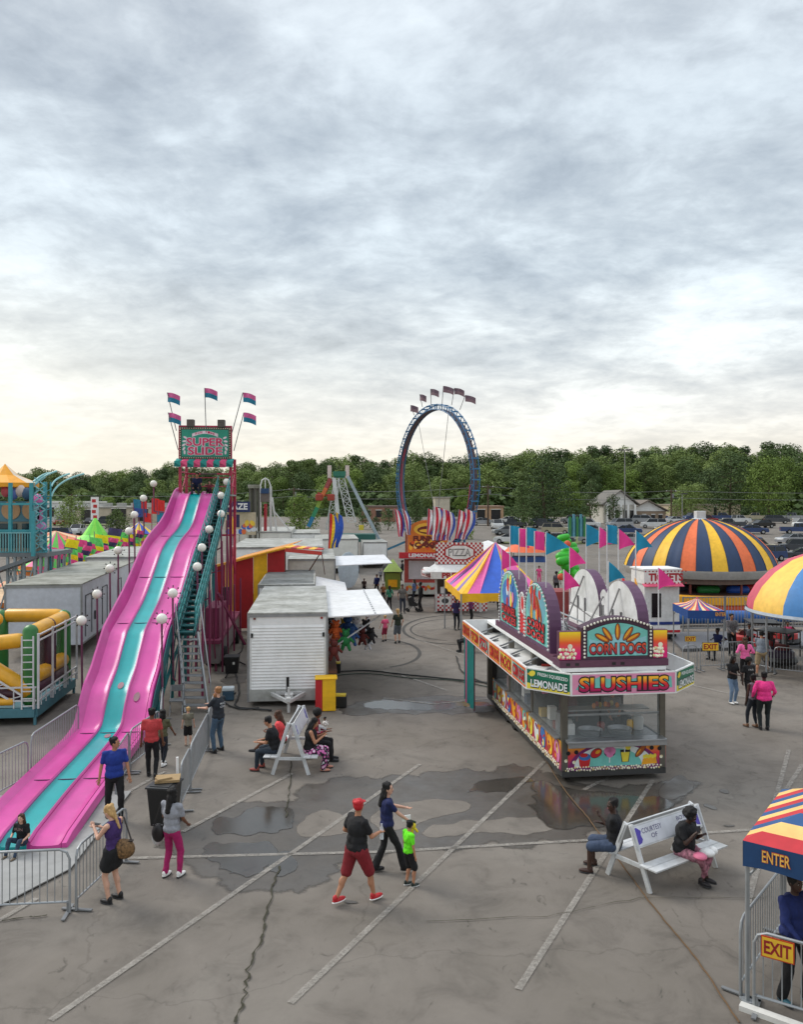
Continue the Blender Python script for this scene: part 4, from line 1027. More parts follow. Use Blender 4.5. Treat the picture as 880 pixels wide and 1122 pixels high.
m = local(t1); m.tube([(1.3, -.45, .4), (1.3, -.45, 1.05)], .05, n=10); m.build('jack', BLACK, t1)
for (x, z, c_) in ((.12, 2.35, BLACK), (2.46, 2.35, BLACK), (2.4, 2.9, K(150, 40, 36)), (.2, 2.9, K(120, 60, 50))):
    m = local(t1); m.box((x, -.03, z), (.07, .05, .14 if c_ is BLACK else .06)); m.build('marker_light', c_, t1)
m = local(t1); m.prism([V((2.62, .15, 2.86)), V((4.8, .15, 2.95)), V((4.8, 7.6, 2.95)), V((2.62, 7.6, 2.86))], (0, 0, .05))
m.build('awning_flap', K(222, 222, 222, .5), t1, bevel=.01)
m = local(t1)
for k in range(14): m.box((4.2 + .12 * 0, .3 + .55 * k, 3.0), (.06, .12, .02))
m.bar((2.6, .4, 1.7), (4.4, .4, 2.9), .045); m.bar((2.6, 7.2, 1.7), (4.4, 7.2, 2.9), .045)
m.build('awning_strut', K(176, 178, 180, .4), t1)
m = local(t1); m.box((2.75, 3.9, 1.0), (.34, 7.0, .1)); m.build('game_counter', K(120, 80, 60), t1)
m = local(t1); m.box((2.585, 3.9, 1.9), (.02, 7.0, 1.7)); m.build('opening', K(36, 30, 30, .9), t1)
PLUSH = [K(206, 96, 44, .9), K(96, 66, 120, .9), K(52, 92, 150, .9), K(206, 210, 216, .9), K(34, 116, 62, .9), K(96, 40, 36, .9), K(40, 40, 44, .8), K(220, 180, 60, .8)]
def plush(c, s, m_, lab, grp='plush prizes hung at the game trailer'):
    t = thing('plush_toy', lab, 'soft toy', c, uni(0, 6), grp); b = MB(); c = V(c)
    b.ell(c, (.16 * s, .14 * s, .2 * s)); b.ell(c + V((0, 0, .27 * s)), .14 * s)
    for q in (-1, 1): b.ell(c + V((q * .1 * s, 0, .4 * s)), .055 * s); b.cap(c + V((q * .13 * s, 0, .1 * s)), c + V((q * .27 * s, 0, -.04 * s)), .055 * s, .05 * s); b.cap(c + V((q * .08 * s, 0, -.15 * s)), c + V((q * .14 * s, .0, -.32 * s)), .07 * s, .06 * s)
    b.build('body', m_, t, smooth=True)
    b = MB()
    for q in (-1, 1): b.ell(c + V((q * .06 * s, -.12 * s, .3 * s)), .02 * s, n=6, m=4); 
    b.build('face', BLACK, t)
    return t
cols = ['orange', 'purple', 'blue', 'white', 'green', 'brown', 'black', 'yellow']
spots = [((368, 690), 27.4, 0, 1.25, 'upper'), ((371, 695), 27.9, 1, 1.0, 'middle'), ((368, 701), 27.3, 0, 1.0, 'lower'), ((381, 686), 28.6, 2, 1.6, 'hanging'), ((390, 687), 28.8, 3, 1.7, 'largest hanging'), ((385, 695), 28.1, 2, 1.3, 'low'), ((379, 700), 27.2, 4, 1.3, 'long limbed'), ((366, 711), 26.9, 5, 1.3, 'big seated'), ((397, 696), 28.6, 5, 1.1, 'hung'), ((401, 690), 29.0, 6, 1.4, 'floppy'), ((407, 695), 28.8, 6, 1.0, 'dangling'), ((403, 703), 29.2, 3, .9, 'dropped'), ((376, 684), 29.4, 7, .9, 'small')]
for (q, d, ci, s_, w) in spots: plush(P(q[0], q[1] + 2, d), s_ * .72, PLUSH[ci], '%s %s plush toy at the counter end of the nearest white game trailer' % (w, cols[ci]))
for k in range(8):
    plush(wm(t1) @ V((2.78, 1.2 + .75 * k, 2.3)), .55, PLUSH[(k * 3) % 8], '%s plush prize in the row strung along the dark opening under the raised awning' % cols[(k * 3) % 8])
m = MB(); a = G(347, 780); t = thing('striped_box', 'red and yellow striped vinyl box beside the drawbar of the white trailer', 'box', (a.x, a.y, 0), R(6))
for k in range(3):
    m = local(t); m.box((.08 + .2 * k, .25, .52), (.26 if k else .25, .5, 1.02)); 
    m.build('cover', [RED, YEL, YEL][k], t, bevel=.02)
m = local(t); m.box((.3, .25, 1.05), (.72, .56, .05)); m.build('lid', YEL, t, bevel=.02)
for (x, y, lab) in ((371, 776, 'black and yellow case on the ground right of the striped box'), (366, 738, 'black and yellow case against the trailer wheel')):
    a = G(x, y); t = thing('equipment_case', lab, 'case', (a.x - .25, a.y, 0)); m = local(t); m.box((.25, .15, .2), (.5, .36, .36)); m.build('case', K(24, 26, 26), t, bevel=.02); m = local(t); m.box((.25, .15, .40), (.46, .3, .06)); m.build('lid', K(214, 190, 60), t, bevel=.01)
t2 = trailer('low white trailer with ribbed metal roof just behind the nearest white trailer', (-6.45, 36.2, 0), R(5.9), 2.5, 7.5, .3, 2.95, siding=False)
m = local(t2); m.prism([V((2.55, .3, 2.6)), V((4.1, .3, 2.25)), V((4.1, 6.4, 2.35)), V((2.55, 6.4, 2.7))], (0, 0, .05)); m.build('awning_flap', K(220, 220, 220, .5), t2, bevel=.01)
m = local(t2)
for k in range(12): m.box((1.25, .4 + .6 * k, 3.02), (2.4, .05, .03))
m.build('roof_rib', GALV, t2)
t3 = trailer('pale grey trailer with open side flap beyond the striped awning', (-7.05, 50, 0), R(5.9), 2.9, 10, .4, 3.1, siding=False, wall=K(200, 198, 190, .6))
m = local(t3); m.prism([V((2.95, 1.2, 2.55)), V((6.6, 1.2, 2.7)), V((6.6, 7.6, 2.8)), V((2.95, 7.6, 2.7))], (0, 0, .06)); m.build('awning_flap', K(218, 220, 224, .5), t3, bevel=.01)
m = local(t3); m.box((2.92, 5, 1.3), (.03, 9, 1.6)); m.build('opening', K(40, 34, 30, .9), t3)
m = local(t3); m.box((1.45, -.03, 1.12), (2.9, .05, .12)); m.build('trim', K(220, 160, 60), t3)
for k, (px, py, d, rz_, w_, l_, zt, lab) in enumerate(((252, 605, 54, 5.9, 6.2, 12, 3.6, 'wide white trailer with dark framed front left of the striped awning'), (262, 588, 78, 5.9, 5.0, 14, 3.7, 'long flat roofed white trailer below the maze sign'), (318, 590, 82, 5.9, 3.0, 10, 3.4, 'white box trailer behind the striped awning peak'), (345, 590, 74, 5.9, 4.0, 9, 3.2, 'pale trailer left of the rainbow feather banners'), (398, 596, 80, 5.9, 2.4, 6, 2.6, 'small white trailer in front of the swing ride leg'))):
    x = (px - 440) * d / 880; trailer(lab, (x, d, 0), R(rz_), w_, l_, .5, zt, siding=False, wall=[WHITE, OFFW][k % 2])
# left trailers behind the slide
ta = trailer('long grey white trailer parked left of the slide with a side door', (-16.9, 34.2, 0), R(9), 3.1, 13, .55, 3.15, siding=False, wall=K(196, 200, 208, .5, dirt=.12), roofc=K(150, 150, 140, .6, dirt=.5))
m = local(ta)
for y0_, y1_ in ((.7, 1.9), (4.2, 5.3), (8, 9)):
    for a, b_ in (((3.12, y0_, .8), (3.12, y0_, 2.6)), ((3.12, y0_, 2.6), (3.12, y1_, 2.6)), ((3.12, y1_, 2.6), (3.12, y1_, .8))): m.bar(a, b_, .03)
m.build('door_frame', K(70, 72, 76), ta)
m = local(ta); m.box((3.14, 2.5, 1.5), (.05, .12, .4)); m.build('handle', DARK, ta)
tb = trailer('second white trailer in line behind the long grey white one', (-19.2, 48.8, 0), R(9), 3.4, 11, .55, 3.3, siding=False, wall=OFFW)
m = local(tb); m.box((1.7, -.04, 2.6), (2.6, .06, .35)); m.build('vent_panel', K(50, 56, 58), tb)
# red and yellow striped awning tent
st = thing('striped_tent', 'red and yellow striped canvas booth with a sloping edge between slide and white trailers', 'tent', (-8.9, 41.5, 0))
xs = [(q - 440) * 41.5 / 880 for q in (237, 246, 257, 276, 291, 310)]
tz = lambda x: 3.5 + (x - xs[1]) / (xs[5] - xs[1]) * .78
m = MB()
for i in range(5):
    rows = [[V((xs[i] + (xs[i + 1] - xs[i]) * u_, 41.5 + .12 * i + .12 * u_ + .05 * math.sin(u_ * PI + v_), .12 + (tz(xs[i] + (xs[i + 1] - xs[i]) * u_) - .12) * v_)) for u_ in (0, .25, .5, .75, 1)] for v_ in (0, .3, .6, 1)]
    m.sheet(rows, .02, seg=lambda j, r_: (i + 1) % 2)
m.build('wall', [YEL, K(172, 28, 34)], st, smooth=True)
m = MB()
for i in range(10):
    y = 41.5 + .8 * i; m.prism([V((xs[0], y, tz(xs[0]) + .02)), V((xs[5], y, tz(xs[5]) + .02)), V((xs[5], y + .8, tz(xs[5]) + .02)), V((xs[0], y + .8, tz(xs[0]) + .02))], (0, 0, .03), i % 2)
m.build('roof', [YEL, K(168, 30, 34)], st)
m = MB(); m.bar((xs[0], 41.4, tz(xs[0]) + .03), (xs[5] + .05, 42.0, tz(xs[5]) + .03), .14, .12, 0); m.build('valance', K(238, 176, 66), st)
m = MB(); X5 = xs[5]
for i in range(6):
    f = .3 * i; m.prism([V((X5 + f, 42 + f * .5, 4.3 - .03 * i)), V((X5 + f + .3, 42.15 + f * .5, 4.27 - .03 * i)), V((X5 + f + .3, 45, 4.2 - .03 * i)), V((X5 + f, 45, 4.25 - .03 * i))], (0, 0, .05), i % 2)
m.bar((X5, 42, 4.2), (X5 + 1.85, 43, 3.95), .05, .2, 1); m.build('side_awning', [YEL, K(190, 60, 50)], st)
m = MB(); m.bar((X5, 42.1, 0), (X5, 42.1, 4.25), .1); m.bar((X5 + 1.8, 43, 4.0), (X5 + .9, 43.3, 2.6), .05); m.bar((X5 + 1.85, 43, 4.0), (X5 + 2.0, 43.2, 2.8), .04); m.build('tent_frame', K(90, 60, 50), st)
m = MB(); m.box((-9.0, 41.1, 1.9), (.45, .35, .9)); m.build('switch_box', K(40, 40, 40), st)
# feather banners, rainbow
def feather(x, y0, y1, d, stripes, w, lean, lab, grp):
    t = thing('feather_banner', lab, 'banner', P(x, y1, d), 0, grp); b = P(x, y1, d); tp = P(x + lean, y0, d)
    m = MB(); m.tube([b, b.lerp(tp, .5), tp], .03, n=6); m.build('pole', GREY, t)
    m = MB(); rows = []; n = len(stripes); hgt = tp.z - b.z
    for j in range(11):
        v = j / 10; ww = w * (math.sin(PI * min(1, .18 + v * .9)) * .5 + .5); c_ = tp.lerp(b, v)
        rows.append([c_ + V((ww * i / n, .12 * math.sin(i * 1.8 + v * 4), -.25 * (i / n) * (1 - v))) for i in range(n + 1)])
    m.sheet(rows, .01, seg=lambda j, i: j); m.build('cloth', stripes, t)
RB = [K(216, 40, 44, .7), K(244, 206, 40, .7), K(44, 92, 196, .7)]
feather(360, 562, 601, 48, RB, .55, 1, 'leaning rainbow feather banner at the roof edge of the grey trailer', 'rainbow feather banners')
feather(366, 561, 600, 49, [RB[1], RB[2], RB[2]], .5, 2, 'yellow and blue feather banner just right of the rainbow one', 'rainbow feather banners')
RW = [K(206, 40, 60, .7), K(226, 224, 226, .7), K(200, 40, 60, .7), K(50, 80, 170, .7)]
for i, (x, y0, y1, ln, w, nm) in enumerate(((449, 586, 590, -14, .9, 0), (437, 557, 588, -5, .6, 'leftmost leaning star striped feather banner above the orange stand'), (446, 557, 586, -6, .5, 'second leaning red white blue feather banner above the orange stand'), (468, 557, 586, 1, .7, 'narrow red white blue feather banner between the orange and pizza stands'), (474, 554, 592, 1, .7, 'tall striped feather banner at the left end of the pizza stand roof'), (481, 556, 592, 2, .7, 'second tall striped feather banner on the pizza stand roof'), (488, 558, 592, 0, .65, 'blue edged feather banner in the middle of the pizza stand roof'), (499, 558, 590, 4, .6, 'red white blue feather banner right of the gap on the pizza stand roof'), (505, 557, 591, 5, .75, 'rightmost tall striped feather banner above the pizza sign'))):
    if i: feather(x, y0, y1, 50 if i > 3 else 56, RW if i % 2 else [RW[1], RW[2], RW[1], RW[3]], w, ln, nm, 'striped feather banners')
# ------------------------------------------------------------------ pizza stand
pz_ = thing('pizza_stand', 'red and white checkered pizza and pretzel stand with white canopy', 'food stand', (2.05, 48.6, 0), R(-3)); pz_.scale = (.88, .88, .95)
mk = lambda: local(pz_)
m = mk(); m.box((1.6, 1.6, 2.95), (3.3, 3.2, .12)); m.build('roof', WHITE, pz_)
for x, y in ((.05, 0), (3.1, 0), (.05, 3.1), (3.1, 3.1)):
    m = mk(); m.box((x, y, 1.5), (.16, .16, 2.9)); m.build('pillar', K(206, 206, 204), pz_)
def checks(p, x0, y0, x1, y1, s_, a, b_, k=.004):
    nx = int((x1 - x0) / s_); ny = int((y1 - y0) / s_)
    for i in range(nx):
        for j in range(ny): p.rect(x0 + i * s_, y0 + j * s_, x0 + (i + 1) * s_, y0 + (j + 1) * s_, a if (i + j) % 2 else b_, k)
PM = [K(170, 30, 36), K(224, 220, 216), K(40, 26, 26), K(60, 60, 62)]
m = mk(); m.box((1.6, -.02, .62), (3.2, .08, 1.0)); p = PL(m, m.X @ V((0, -.06, .12)), m.X.to_3x3() @ U, Z); checks(p, 0, 0, 3.2, 1.0, .125, 0, 1); p.rect(.25, .35, .95, .85, 1, .008); p.disc(.6, .6, .22, .16, 3, .011); m.build('front_panel', PM, pz_)
m = mk(); m.box((-.02, 1.6, .62), (.08, 3.2, 1.0)); p = PL(m, m.X @ V((-.06, 3.2, .12)), m.X.to_3x3() @ -Vv, Z); checks(p, 0, 0, 3.2, 1.0, .125, 0, 1); m.build('side_panel', PM, pz_)
m = mk(); m.prism([V((-.9, -.7, 2.55)), V((3.4, -.7, 2.55)), V((3.4, 3.2, 2.6)), V((-.9, 3.2, 2.6))], (0, 0, .05)); m.prism([V((-.9, -.72, 2.62)), V((3.4, -.72, 2.62)), V((3.2, .1, 3.1)), V((0, .1, 3.1))], (0, 0, .03)); m.build('canopy', K(226, 226, 224), pz_)
m = mk(); m.box((1.55, -.74, 2.42), (3.6, .05, .42)); p = PL(m, m.X @ V((.2, -.765, 2.21)), m.X.to_3x3() @ U, Z); p.rect(-.42, 0, 3.2, .42, 1, .004); p.text('PRETZELS', 1.35, .21, 2.2, .3, 0, .01, off=.05); m.build('pretzel_sign', PM, pz_)
m = mk(); m.prism([V((-1.0, 1.5, 2.2)), V((-.3, -.72, 2.2)), V((-.3, -.72, 2.64)), V((-1.0, 1.5, 2.64))], (.05, 0, 0)); p = PL(m, m.X @ V((-1.02, 1.5, 2.2)), m.X.to_3x3() @ (V((-.3, -.72, 0)) - V((-1.0, 1.5, 0))), Z); p.rect(0.05, .03, 2.28, .4, 1, .01); p.text('HOT DOGS', 1.15, .21, 1.9, .26, 0, .016, off=.05); m.build('hot_dog_sign', PM, pz_)
m = mk(); m.box((1.5, .1, 3.75), (2.9, .3, 1.3)); p = PL(m, m.X @ V((.05, -.05, 3.1)), m.X.to_3x3() @ U, Z); checks(p, 0, 0, 2.88, 1.3, .13, 0, 1)
oc = [(1.42 + .95 * math.cos(t) * (1 if abs(math.cos(t)) < .9 else .95), .7 + .44 * math.sin(t)) for t in [PI / 8 + PI / 4 * i for i in range(8)]]
p.poly([(1.42 + (x - 1.42) * 1.13, .7 + (y - .7) * 1.18) for x, y in oc], 0, .008); p.poly(oc, 1, .012); p.text('PIZZA', 1.42, .7, 1.3, .42, 2, .018, off=.02); p.text('PIZZA', 1.42, .7, 1.26, .36, 1, .022, off=-.02)
m.build('pizza_sign', PM, pz_)
m = mk(); m.prism([V((.02, .2, 3.1)), V((.02, 3, 3.1)), V((.02, 3, 4.1)), V((.02, .2, 4.35))], (.1, 0, 0)); p = PL(m, m.X @ V((.02, 3.0, 3.1)), m.X.to_3x3() @ -Vv, Z); checks(p, 0, 0, 2.8, 1.0, .14, 0, 1); m.build('side_sign', PM, pz_)
m = mk(); m.box((1.6, 1.8, 1.6), (3.0, .06, 2.4)); m.box((1.6, .35, 1.15), (3.0, .5, .08)); m.build('inner_wall', K(96, 84, 78), pz_)
for k in range(5):
    m = mk(); m.box((.5 + .55 * k, .3, 1.4), (.3, .3, .42)); m.build('container', [WHITE, K(120, 40, 36), STEEL, OFFW, K(60, 60, 60)][k], pz_, bevel=.02)
# orange funnel cake stand behind
fs_ = thing('orange_stand', 'ornate orange food stand with red fascia behind the pizza stand', 'food stand', (.35, 56.5, 0), R(-3))
mk = lambda: local(fs_)
m = mk(); m.box((1.3, 2, 1.5), (2.9, 4, 2.6)); m.build('body', K(178, 70, 60), fs_)
m = mk(); m.box((1.3, -.02, 1.9), (2.3, .06, 1.3)); m.build('opening', K(200, 190, 190), fs_); 
m = mk(); m.box((1.3, -.06, .6), (2.9, .08, .8)); p = PL(m, m.X @ V((-.1, -.1, .25)), m.X.to_3x3() @ U, Z)
for k in range(12): p.disc(.15 + .22 * k, .35 + .1 * (k % 2), .1, .18, 1 + k % 3, .006, rot=k)
m.build('front_panel', [K(190, 190, 180), K(214, 90, 40), K(230, 160, 40), K(180, 40, 40)], fs_)
m = mk(); m.box((1.3, -.5, 2.95), (3.6, .08, .42)); p = PL(m, m.X @ V((-.5, -.54, 2.74)), m.X.to_3x3() @ U, Z); p.text('LEMONADE', 1.8, .21, 2.2, .24, 1, .006, off=.04); m.build('fascia_board', [K(200, 40, 50), WHITE], fs_)
m = mk(); m.prism([V((-.5, -.5, 2.7)), V((3.1, -.5, 2.7)), V((3.1, .2, 2.75)), V((-.5, .2, 2.75))], (0, 0, .05)); m.build('canopy', WHITE, fs_)
m = mk(); ap = archpts(.1, 2.9, 3.1, 4.6, 5.4)[::-1]; m.prism([V((x, .3, z)) for x, z in ap], (0, -.25, 0), 0)
p = PL(m, m.X @ V((0, .05, 0)), m.X.to_3x3() @ U, Z)
p.disc(1.5, 4.75, 1.0, .45, 1, .006); p.disc(1.5, 4.7, .75, .28, 2, .010); p.disc(1.5, 4.65, .6, .12, 1, .014)
for k in range(22): p.disc(.3 + .115 * k, 3.5 + .35 * ((k * 7) % 5) / 4, .13, .22, 1 + k % 4, .008 + .001 * (k % 5), rot=k)
p.text('FUNNEL', 1.5, 4.1, 2.0, .32, 2, .02, off=.06); p.text('CAKES', 1.5, 3.65, 1.8, .32, 2, .02, off=.06)
m.build('arch_sign', [K(216, 120, 40), K(244, 190, 60), K(110, 40, 30), K(220, 90, 40), K(250, 220, 140)], fs_)
m = mk(); m.prism([V((-.1, .2, 3.0)), V((-.1, 3, 3.0)), V((-.1, 3, 4.3)), V((-.1, .2, 4.6))], (.1, 0, 0)); m.build('side_sign', K(150, 80, 40), fs_)
gb = thing('green_booth', 'small lime and yellow booth left of the orange stand', 'booth', (-1.3, 61, 0)); gb.scale = (.7, .7, .8); m = local(gb); m.box((.9, .8, .8), (1.7, 1.6, 1.6)); m.build('body', K(120, 150, 60), gb); m = local(gb); m.box((.9, -.05, .6), (1.0, .06, .7)); m.build('counter', YEL, gb); m = local(gb); m.add([(-.1, -.2, 1.7), (1.9, -.2, 1.7), (1.9, 1.8, 1.7), (-.1, 1.8, 1.7), (.9, .8, 2.9)], [(0, 1, 4), (1, 2, 4), (2, 3, 4), (3, 0, 4), (3, 2, 1, 0)]); m.build('roof', K(160, 190, 96), gb)
sf = thing('display_board', 'upright white rounded panel standing beyond the walkway left of the booth', 'panel', (-4.1, 62, 0), R(10)); m = local(sf); m.prism([V((1.0 * math.cos(t) * .8, 0, 1.4 + 1.4 * math.sin(t))) for t in [2 * PI * i / 20 for i in range(20)]], (0, .12, 0)); m.build('panel', K(206, 222, 232), sf); m = local(sf); m.bar((.4, .1, 1.6), (1.4, .1, 0), .12); m.build('brace', WHITE, sf)
# ------------------------------------------------------------------ peaked tent pink, yellow, blue
pt = thing('peaked_tent', 'yellow, pink and blue striped peaked canopy beside the corn dog trailer', 'tent', (4.6, 39.5, 0))
A_, B_, C_, D_ = V((2.7, 36.3, 2.55)), V((6.6, 36.9, 2.55)), V((6.3, 43.0, 2.55)), V((2.3, 42.6, 2.55)); pk = V((4.65, 39.7, 4.75))
TM = [YEL, K(226, 96, 166, .6), K(44, 96, 200, .6), K(130, 110, 170, .6)]
m = MB()
def face(a, b_, cuts):
    for t0, t1, mi in cuts: m.add([a.lerp(b_, t0), a.lerp(b_, t1), a.lerp(b_, (t0 + t1) / 2).lerp(pk, .5) + V((0, 0, -.16)) + (b_ - a) * (t1 - t0) * .25, pk, a.lerp(b_, (t0 + t1) / 2).lerp(pk, .5) + V((0, 0, -.16)) - (b_ - a) * (t1 - t0) * .25], [(0, 1, 2, 3, 4)], mi)
face(D_, A_, ((0, .1, 0), (.1, .28, 1), (.28, .4, 3), (.4, .58, 1), (.58, .72, 0), (.72, .84, 3), (.84, 1, 0)))
face(A_, B_, ((0, .07, 0), (.07, .22, 1), (.22, .58, 2), (.58, .68, 0), (.68, 1, 1))); face(B_, C_, ((0, .1, 0), (.1, .5, 2), (.5, .9, 1), (.9, 1, 0))); face(C_, D_, ((0, .3, 0), (.3, .7, 1), (.7, 1, 0)))
m.build('canopy', TM, pt)
m = MB()
for a, b_ in ((D_, A_), (A_, B_), (B_, C_), (C_, D_)):
    n_ = 12
    rows = [[a.lerp(b_, i / n_) + V((0, 0, .02)) for i in range(n_ + 1)], [a.lerp(b_, i / n_) + V((0, 0, -.38 - .05 * math.cos(i * 2.1))) for i in range(n_ + 1)]]
    m.sheet(rows, .01)
m.build('valance', K(246, 186, 24, .6), pt)
for a in (A_, B_, C_, D_):
    m = MB(); m.bar((a.x, a.y, 0), a, .07); m.build('leg', GALV, pt)
# ------------------------------------------------------------------ circus dome ride
dm = thing('dome_ride', 'big domed ride tent striped yellow, navy and orange over a round deck', 'fairground ride', (20.2, 53.5, 0))
dc = V((19.85, 53.5, 0)); prf = []
Rr = 4.72
for i in range(13):
    t = i / 12; prf.append((Rr * (math.cos(t * PI / 2) ** .9 * .8 + (1 - t) * .2) + .12, 2.45 + 3.15 * (math.sin(t * PI / 2) ** 1.05 * .82 + t * .18)))
SE = [0, 1, 2, 1]
m = MB(); m.lathe(dc, prf, 96, seg=lambda j, i: SE[(j // 3 + 1) % 4])
for i_, v in enumerate(m.v):
    if i_ % 96 % 3: q_ = v - dc; f_ = 1 - .012 - .006 * mn.noise(v * .9); m.v[i_] = dc + V((q_.x * f_, q_.y * f_, q_.z - .02))
m.build('canopy', [K(244, 190, 40, .55), K(30, 56, 92, .55), K(232, 112, 60, .55)], dm, smooth=True)
m = MB()
for k in range(32):
    t = 2 * PI * (k + .0) / 32; m.tube([dc + V(((r_ + .01) * math.cos(t), (r_ + .01) * math.sin(t), z_)) for r_, z_ in prf], .012, n=4)
m.build('canopy_seam', K(40, 44, 60), dm)
m = MB(); m.lathe(dc, [(Rr + .13, 2.46), (Rr + .16, 2.35), (Rr + .06, 1.95), (Rr - .1, 1.95), (Rr, 2.46)], 64); m.build('canopy_rim', K(150, 146, 140, .5), dm, smooth=True)
m = MB(); m.box(dc + V((.05, 0, 5.8)), (.6, .6, .55)); m.lathe(dc, [(0, 5.5), (1.0, 5.42), (.4, 5.6), (0, 5.6)], 20); m.build('cap', K(196, 198, 200), dm, bevel=.03)
m = MB(); m.lathe(dc, [(0, 1.0), (Rr - .3, .95), (Rr - .25, .3), (Rr - .6, 0), (0, 0)], 48); m.lathe(dc, [(1.2, 1.0), (1.2, 5.0)], 20); m.build('deck', K(96, 66, 56, .7), dm)
m = MB(); m.lathe(dc, [(Rr + .05, .95), (Rr + .15, .88), (Rr + .15, .42), (Rr + .05, .4), (Rr - .2, .4), (Rr - .2, .95)], 64); m.build('yellow_rim', K(236, 170, 30), dm, smooth=True)
m = MB(); m.lathe(dc, [(Rr + .3, .38), (Rr + .3, .1), (Rr - .2, .1), (Rr - .2, .38)], 64); m.build('orange_rim', K(206, 80, 40), dm)
m = MB(); m.lathe(dc, [(Rr - .45, 2.2), (Rr - .45, 1.6), (Rr - .55, 1.6), (Rr - .55, 2.2)], 64); m.build('backdrop', K(120, 100, 90), dm)
for k in range(8):
    t = 2 * PI * k / 8 + .3; q = dc + V((math.cos(t) * (Rr - .7), math.sin(t) * (Rr - .7), 0)); m = MB(); m.bar(q + V((0, 0, .9)), q + V((0, 0, 2.3)), .12); m.build('post', K(130, 60, 50), dm)
for k in range(10):
    t = 2 * PI * k / 10; q = dc + V((math.cos(t) * 3.0, math.sin(t) * 3.0, 1.15)); m = MB(); m.cap(q, q + V((.9, 0, .0)), .28, .28); m.build('car', [BLUE, RED, K(60, 60, 70), GREEN][k % 4], dm, smooth=True)
# striped umbrella tent on the right
um = thing('umbrella_tent', 'striped pink, yellow and blue round canopy cut by the right edge', 'tent', (16.5, 31.5, 0))
uc = V((16.95, 31.5, 0)); pr2 = [(3.15, 2.5), (3.1, 2.85), (2.8, 3.4), (2.3, 3.95), (1.6, 4.45), (.8, 4.75), (.1, 4.85)]
m = MB(); m.lathe(uc, pr2, 48, seg=lambda j, i: [0, 1, 2][(j // 4 + 1) % 3])
for i_, v in enumerate(m.v):
    if i_ % 48 % 4: q_ = v - uc; f_ = 1 - (.022 if i_ % 4 == 2 else .015); m.v[i_] = uc + V((q_.x * f_, q_.y * f_, q_.z - .03 * (i_ % 4 == 2)))
m.build('canopy', [K(206, 84, 104, .6), K(246, 198, 90, .6), K(70, 130, 190, .6)], um, smooth=True)
m = MB(); m.lathe(uc, [(3.16, 2.51), (3.2, 2.4), (3.15, 2.35), (3.05, 2.4)], 48); m.build('edge', K(170, 180, 190), um)
m = MB(); m.tube([uc, uc + V((0, 0, 4.7))], .09); m.build('mast', GREY, um)
for k in range(8):
    t = 2 * PI * k / 8 + .2; q = uc + V((math.cos(t) * 2.95, math.sin(t) * 2.95, 0)); m = MB(); m.tube([q, q + V((0, 0, 2.4))], .045); m.build('post', GALV, um)
# ticket booth
tk = thing('ticket_booth', 'white ticket booth with red lettered roof sign and dark window', 'booth', (11.75, 38.9, 0), R(6)); tk.scale = (.84, .76, .97)
mk = lambda: local(tk)
m = mk(); m.box((1.1, 1.0, 1.75), (2.1, 2.0, 2.1)); m.build('body', K(226, 226, 224, .45), tk, bevel=.02)
m = mk(); m.box((.75, -.02, 1.75), (.55, .05, 1.2)); m.build('window', K(30, 26, 30, .15), tk)
m = mk(); m.box((1.1, -.03, .85), (2.14, .06, .14), 0); m.box((1.1, -.03, .6), (2.14, .06, .28), 1); m.box((1.1, -.04, .45), (2.14, .05, .12), 2); m.box((1.1, 1.0, .5), (2.1, 2.0, .4), 1); m.build('stripe', [K(40, 60, 130), WHITE, K(190, 40, 50)], tk)
m = mk(); m.box((1.1, 1.0, 3.15), (2.2, 2.1, .7), 0); p = PL(m, m.X @ V((0, -.05, 2.8)), m.X.to_3x3() @ U, Z); p.text('TICKETS', 1.1, .35, 1.7, .34, 1, .006, off=.05)
for k in range(12): p.disc(.08 + .185 * k, .06, .04, .04, 1, .006, n=8); p.disc(.08 + .185 * k, .63, .04, .04, 1, .006, n=8)
m.build('roof_sign', [K(232, 230, 226), K(170, 40, 50)], tk)
m = mk(); m.box((1.1, 1, 3.54), (2.35, 2.2, .08)); m.build('roof', WHITE, tk)
m = mk(); m.prism([V((-.1, -.35, 2.7)), V((2.3, -.35, 2.7)), V((2.3, 0, 2.82)), V((-.1, 0, 2.82))], (0, 0, .03)); m.build('awning', K(220, 90, 120), tk)
m = mk()
for x in (.25, 1.95): m.tube([(x, .5, .3), (x, .5, 0)], .06)
m.box((1.1, 1, .16), (1.9, 1.6, .26)); m.build('chassis', DARK, tk)
# ------------------------------------------------------------------ crowd barriers
def barrier(a, b_, lab, h=1.06, lean=0, n=None, cat='barrier', grp='steel crowd barriers', sign=None, feet=True):
    a = V(a); b_ = V(b_); u = (b_ - a); L_ = u.length; u.normalize(); n = n or max(6, int(L_ / .115)); nn = V((-u.y, u.x, 0))
    t = thing('crowd_barrier', lab, cat, (a.x, a.y, 0), 0, grp)
    q = lambda x, z: a + u * x + V((0, 0, z)) + nn * lean * z
    r_ = .16; m = MB()
    m.tube([q(.03, .02), q(.03, h - r_), q(.03 + r_ * .3, h - r_ * .3), q(.03 + r_, h), q(L_ - .03 - r_, h), q(L_ - .03 - r_ * .3, h - r_ * .3), q(L_ - .03, h - r_), q(L_ - .03, .02)], .021, n=8)
    m.tube([q(.03, .2), q(L_ - .03, .2)], .018, n=6); m.build('frame', GALV, t, smooth=True)
    m = MB()
    for i in range(1, n): x = .03 + (L_ - .06) * i / n; m.tube([q(x, .2), q(x, h - (.0 if .12 < x < L_ - .12 else .05))], .0085, n=5)
    m.build('bars', GALV, t, smooth=True)
    if feet:
        for x in (.06, L_ - .06):
            m = MB(); m.bar(q(x, .03) - nn * .26, q(x, .03) + nn * .26, .06, .02); m.bar(q(x, .03), q(x, .22), .03); m.build('foot', K(120, 122, 124, .5), t)
    return t, q, u, nn
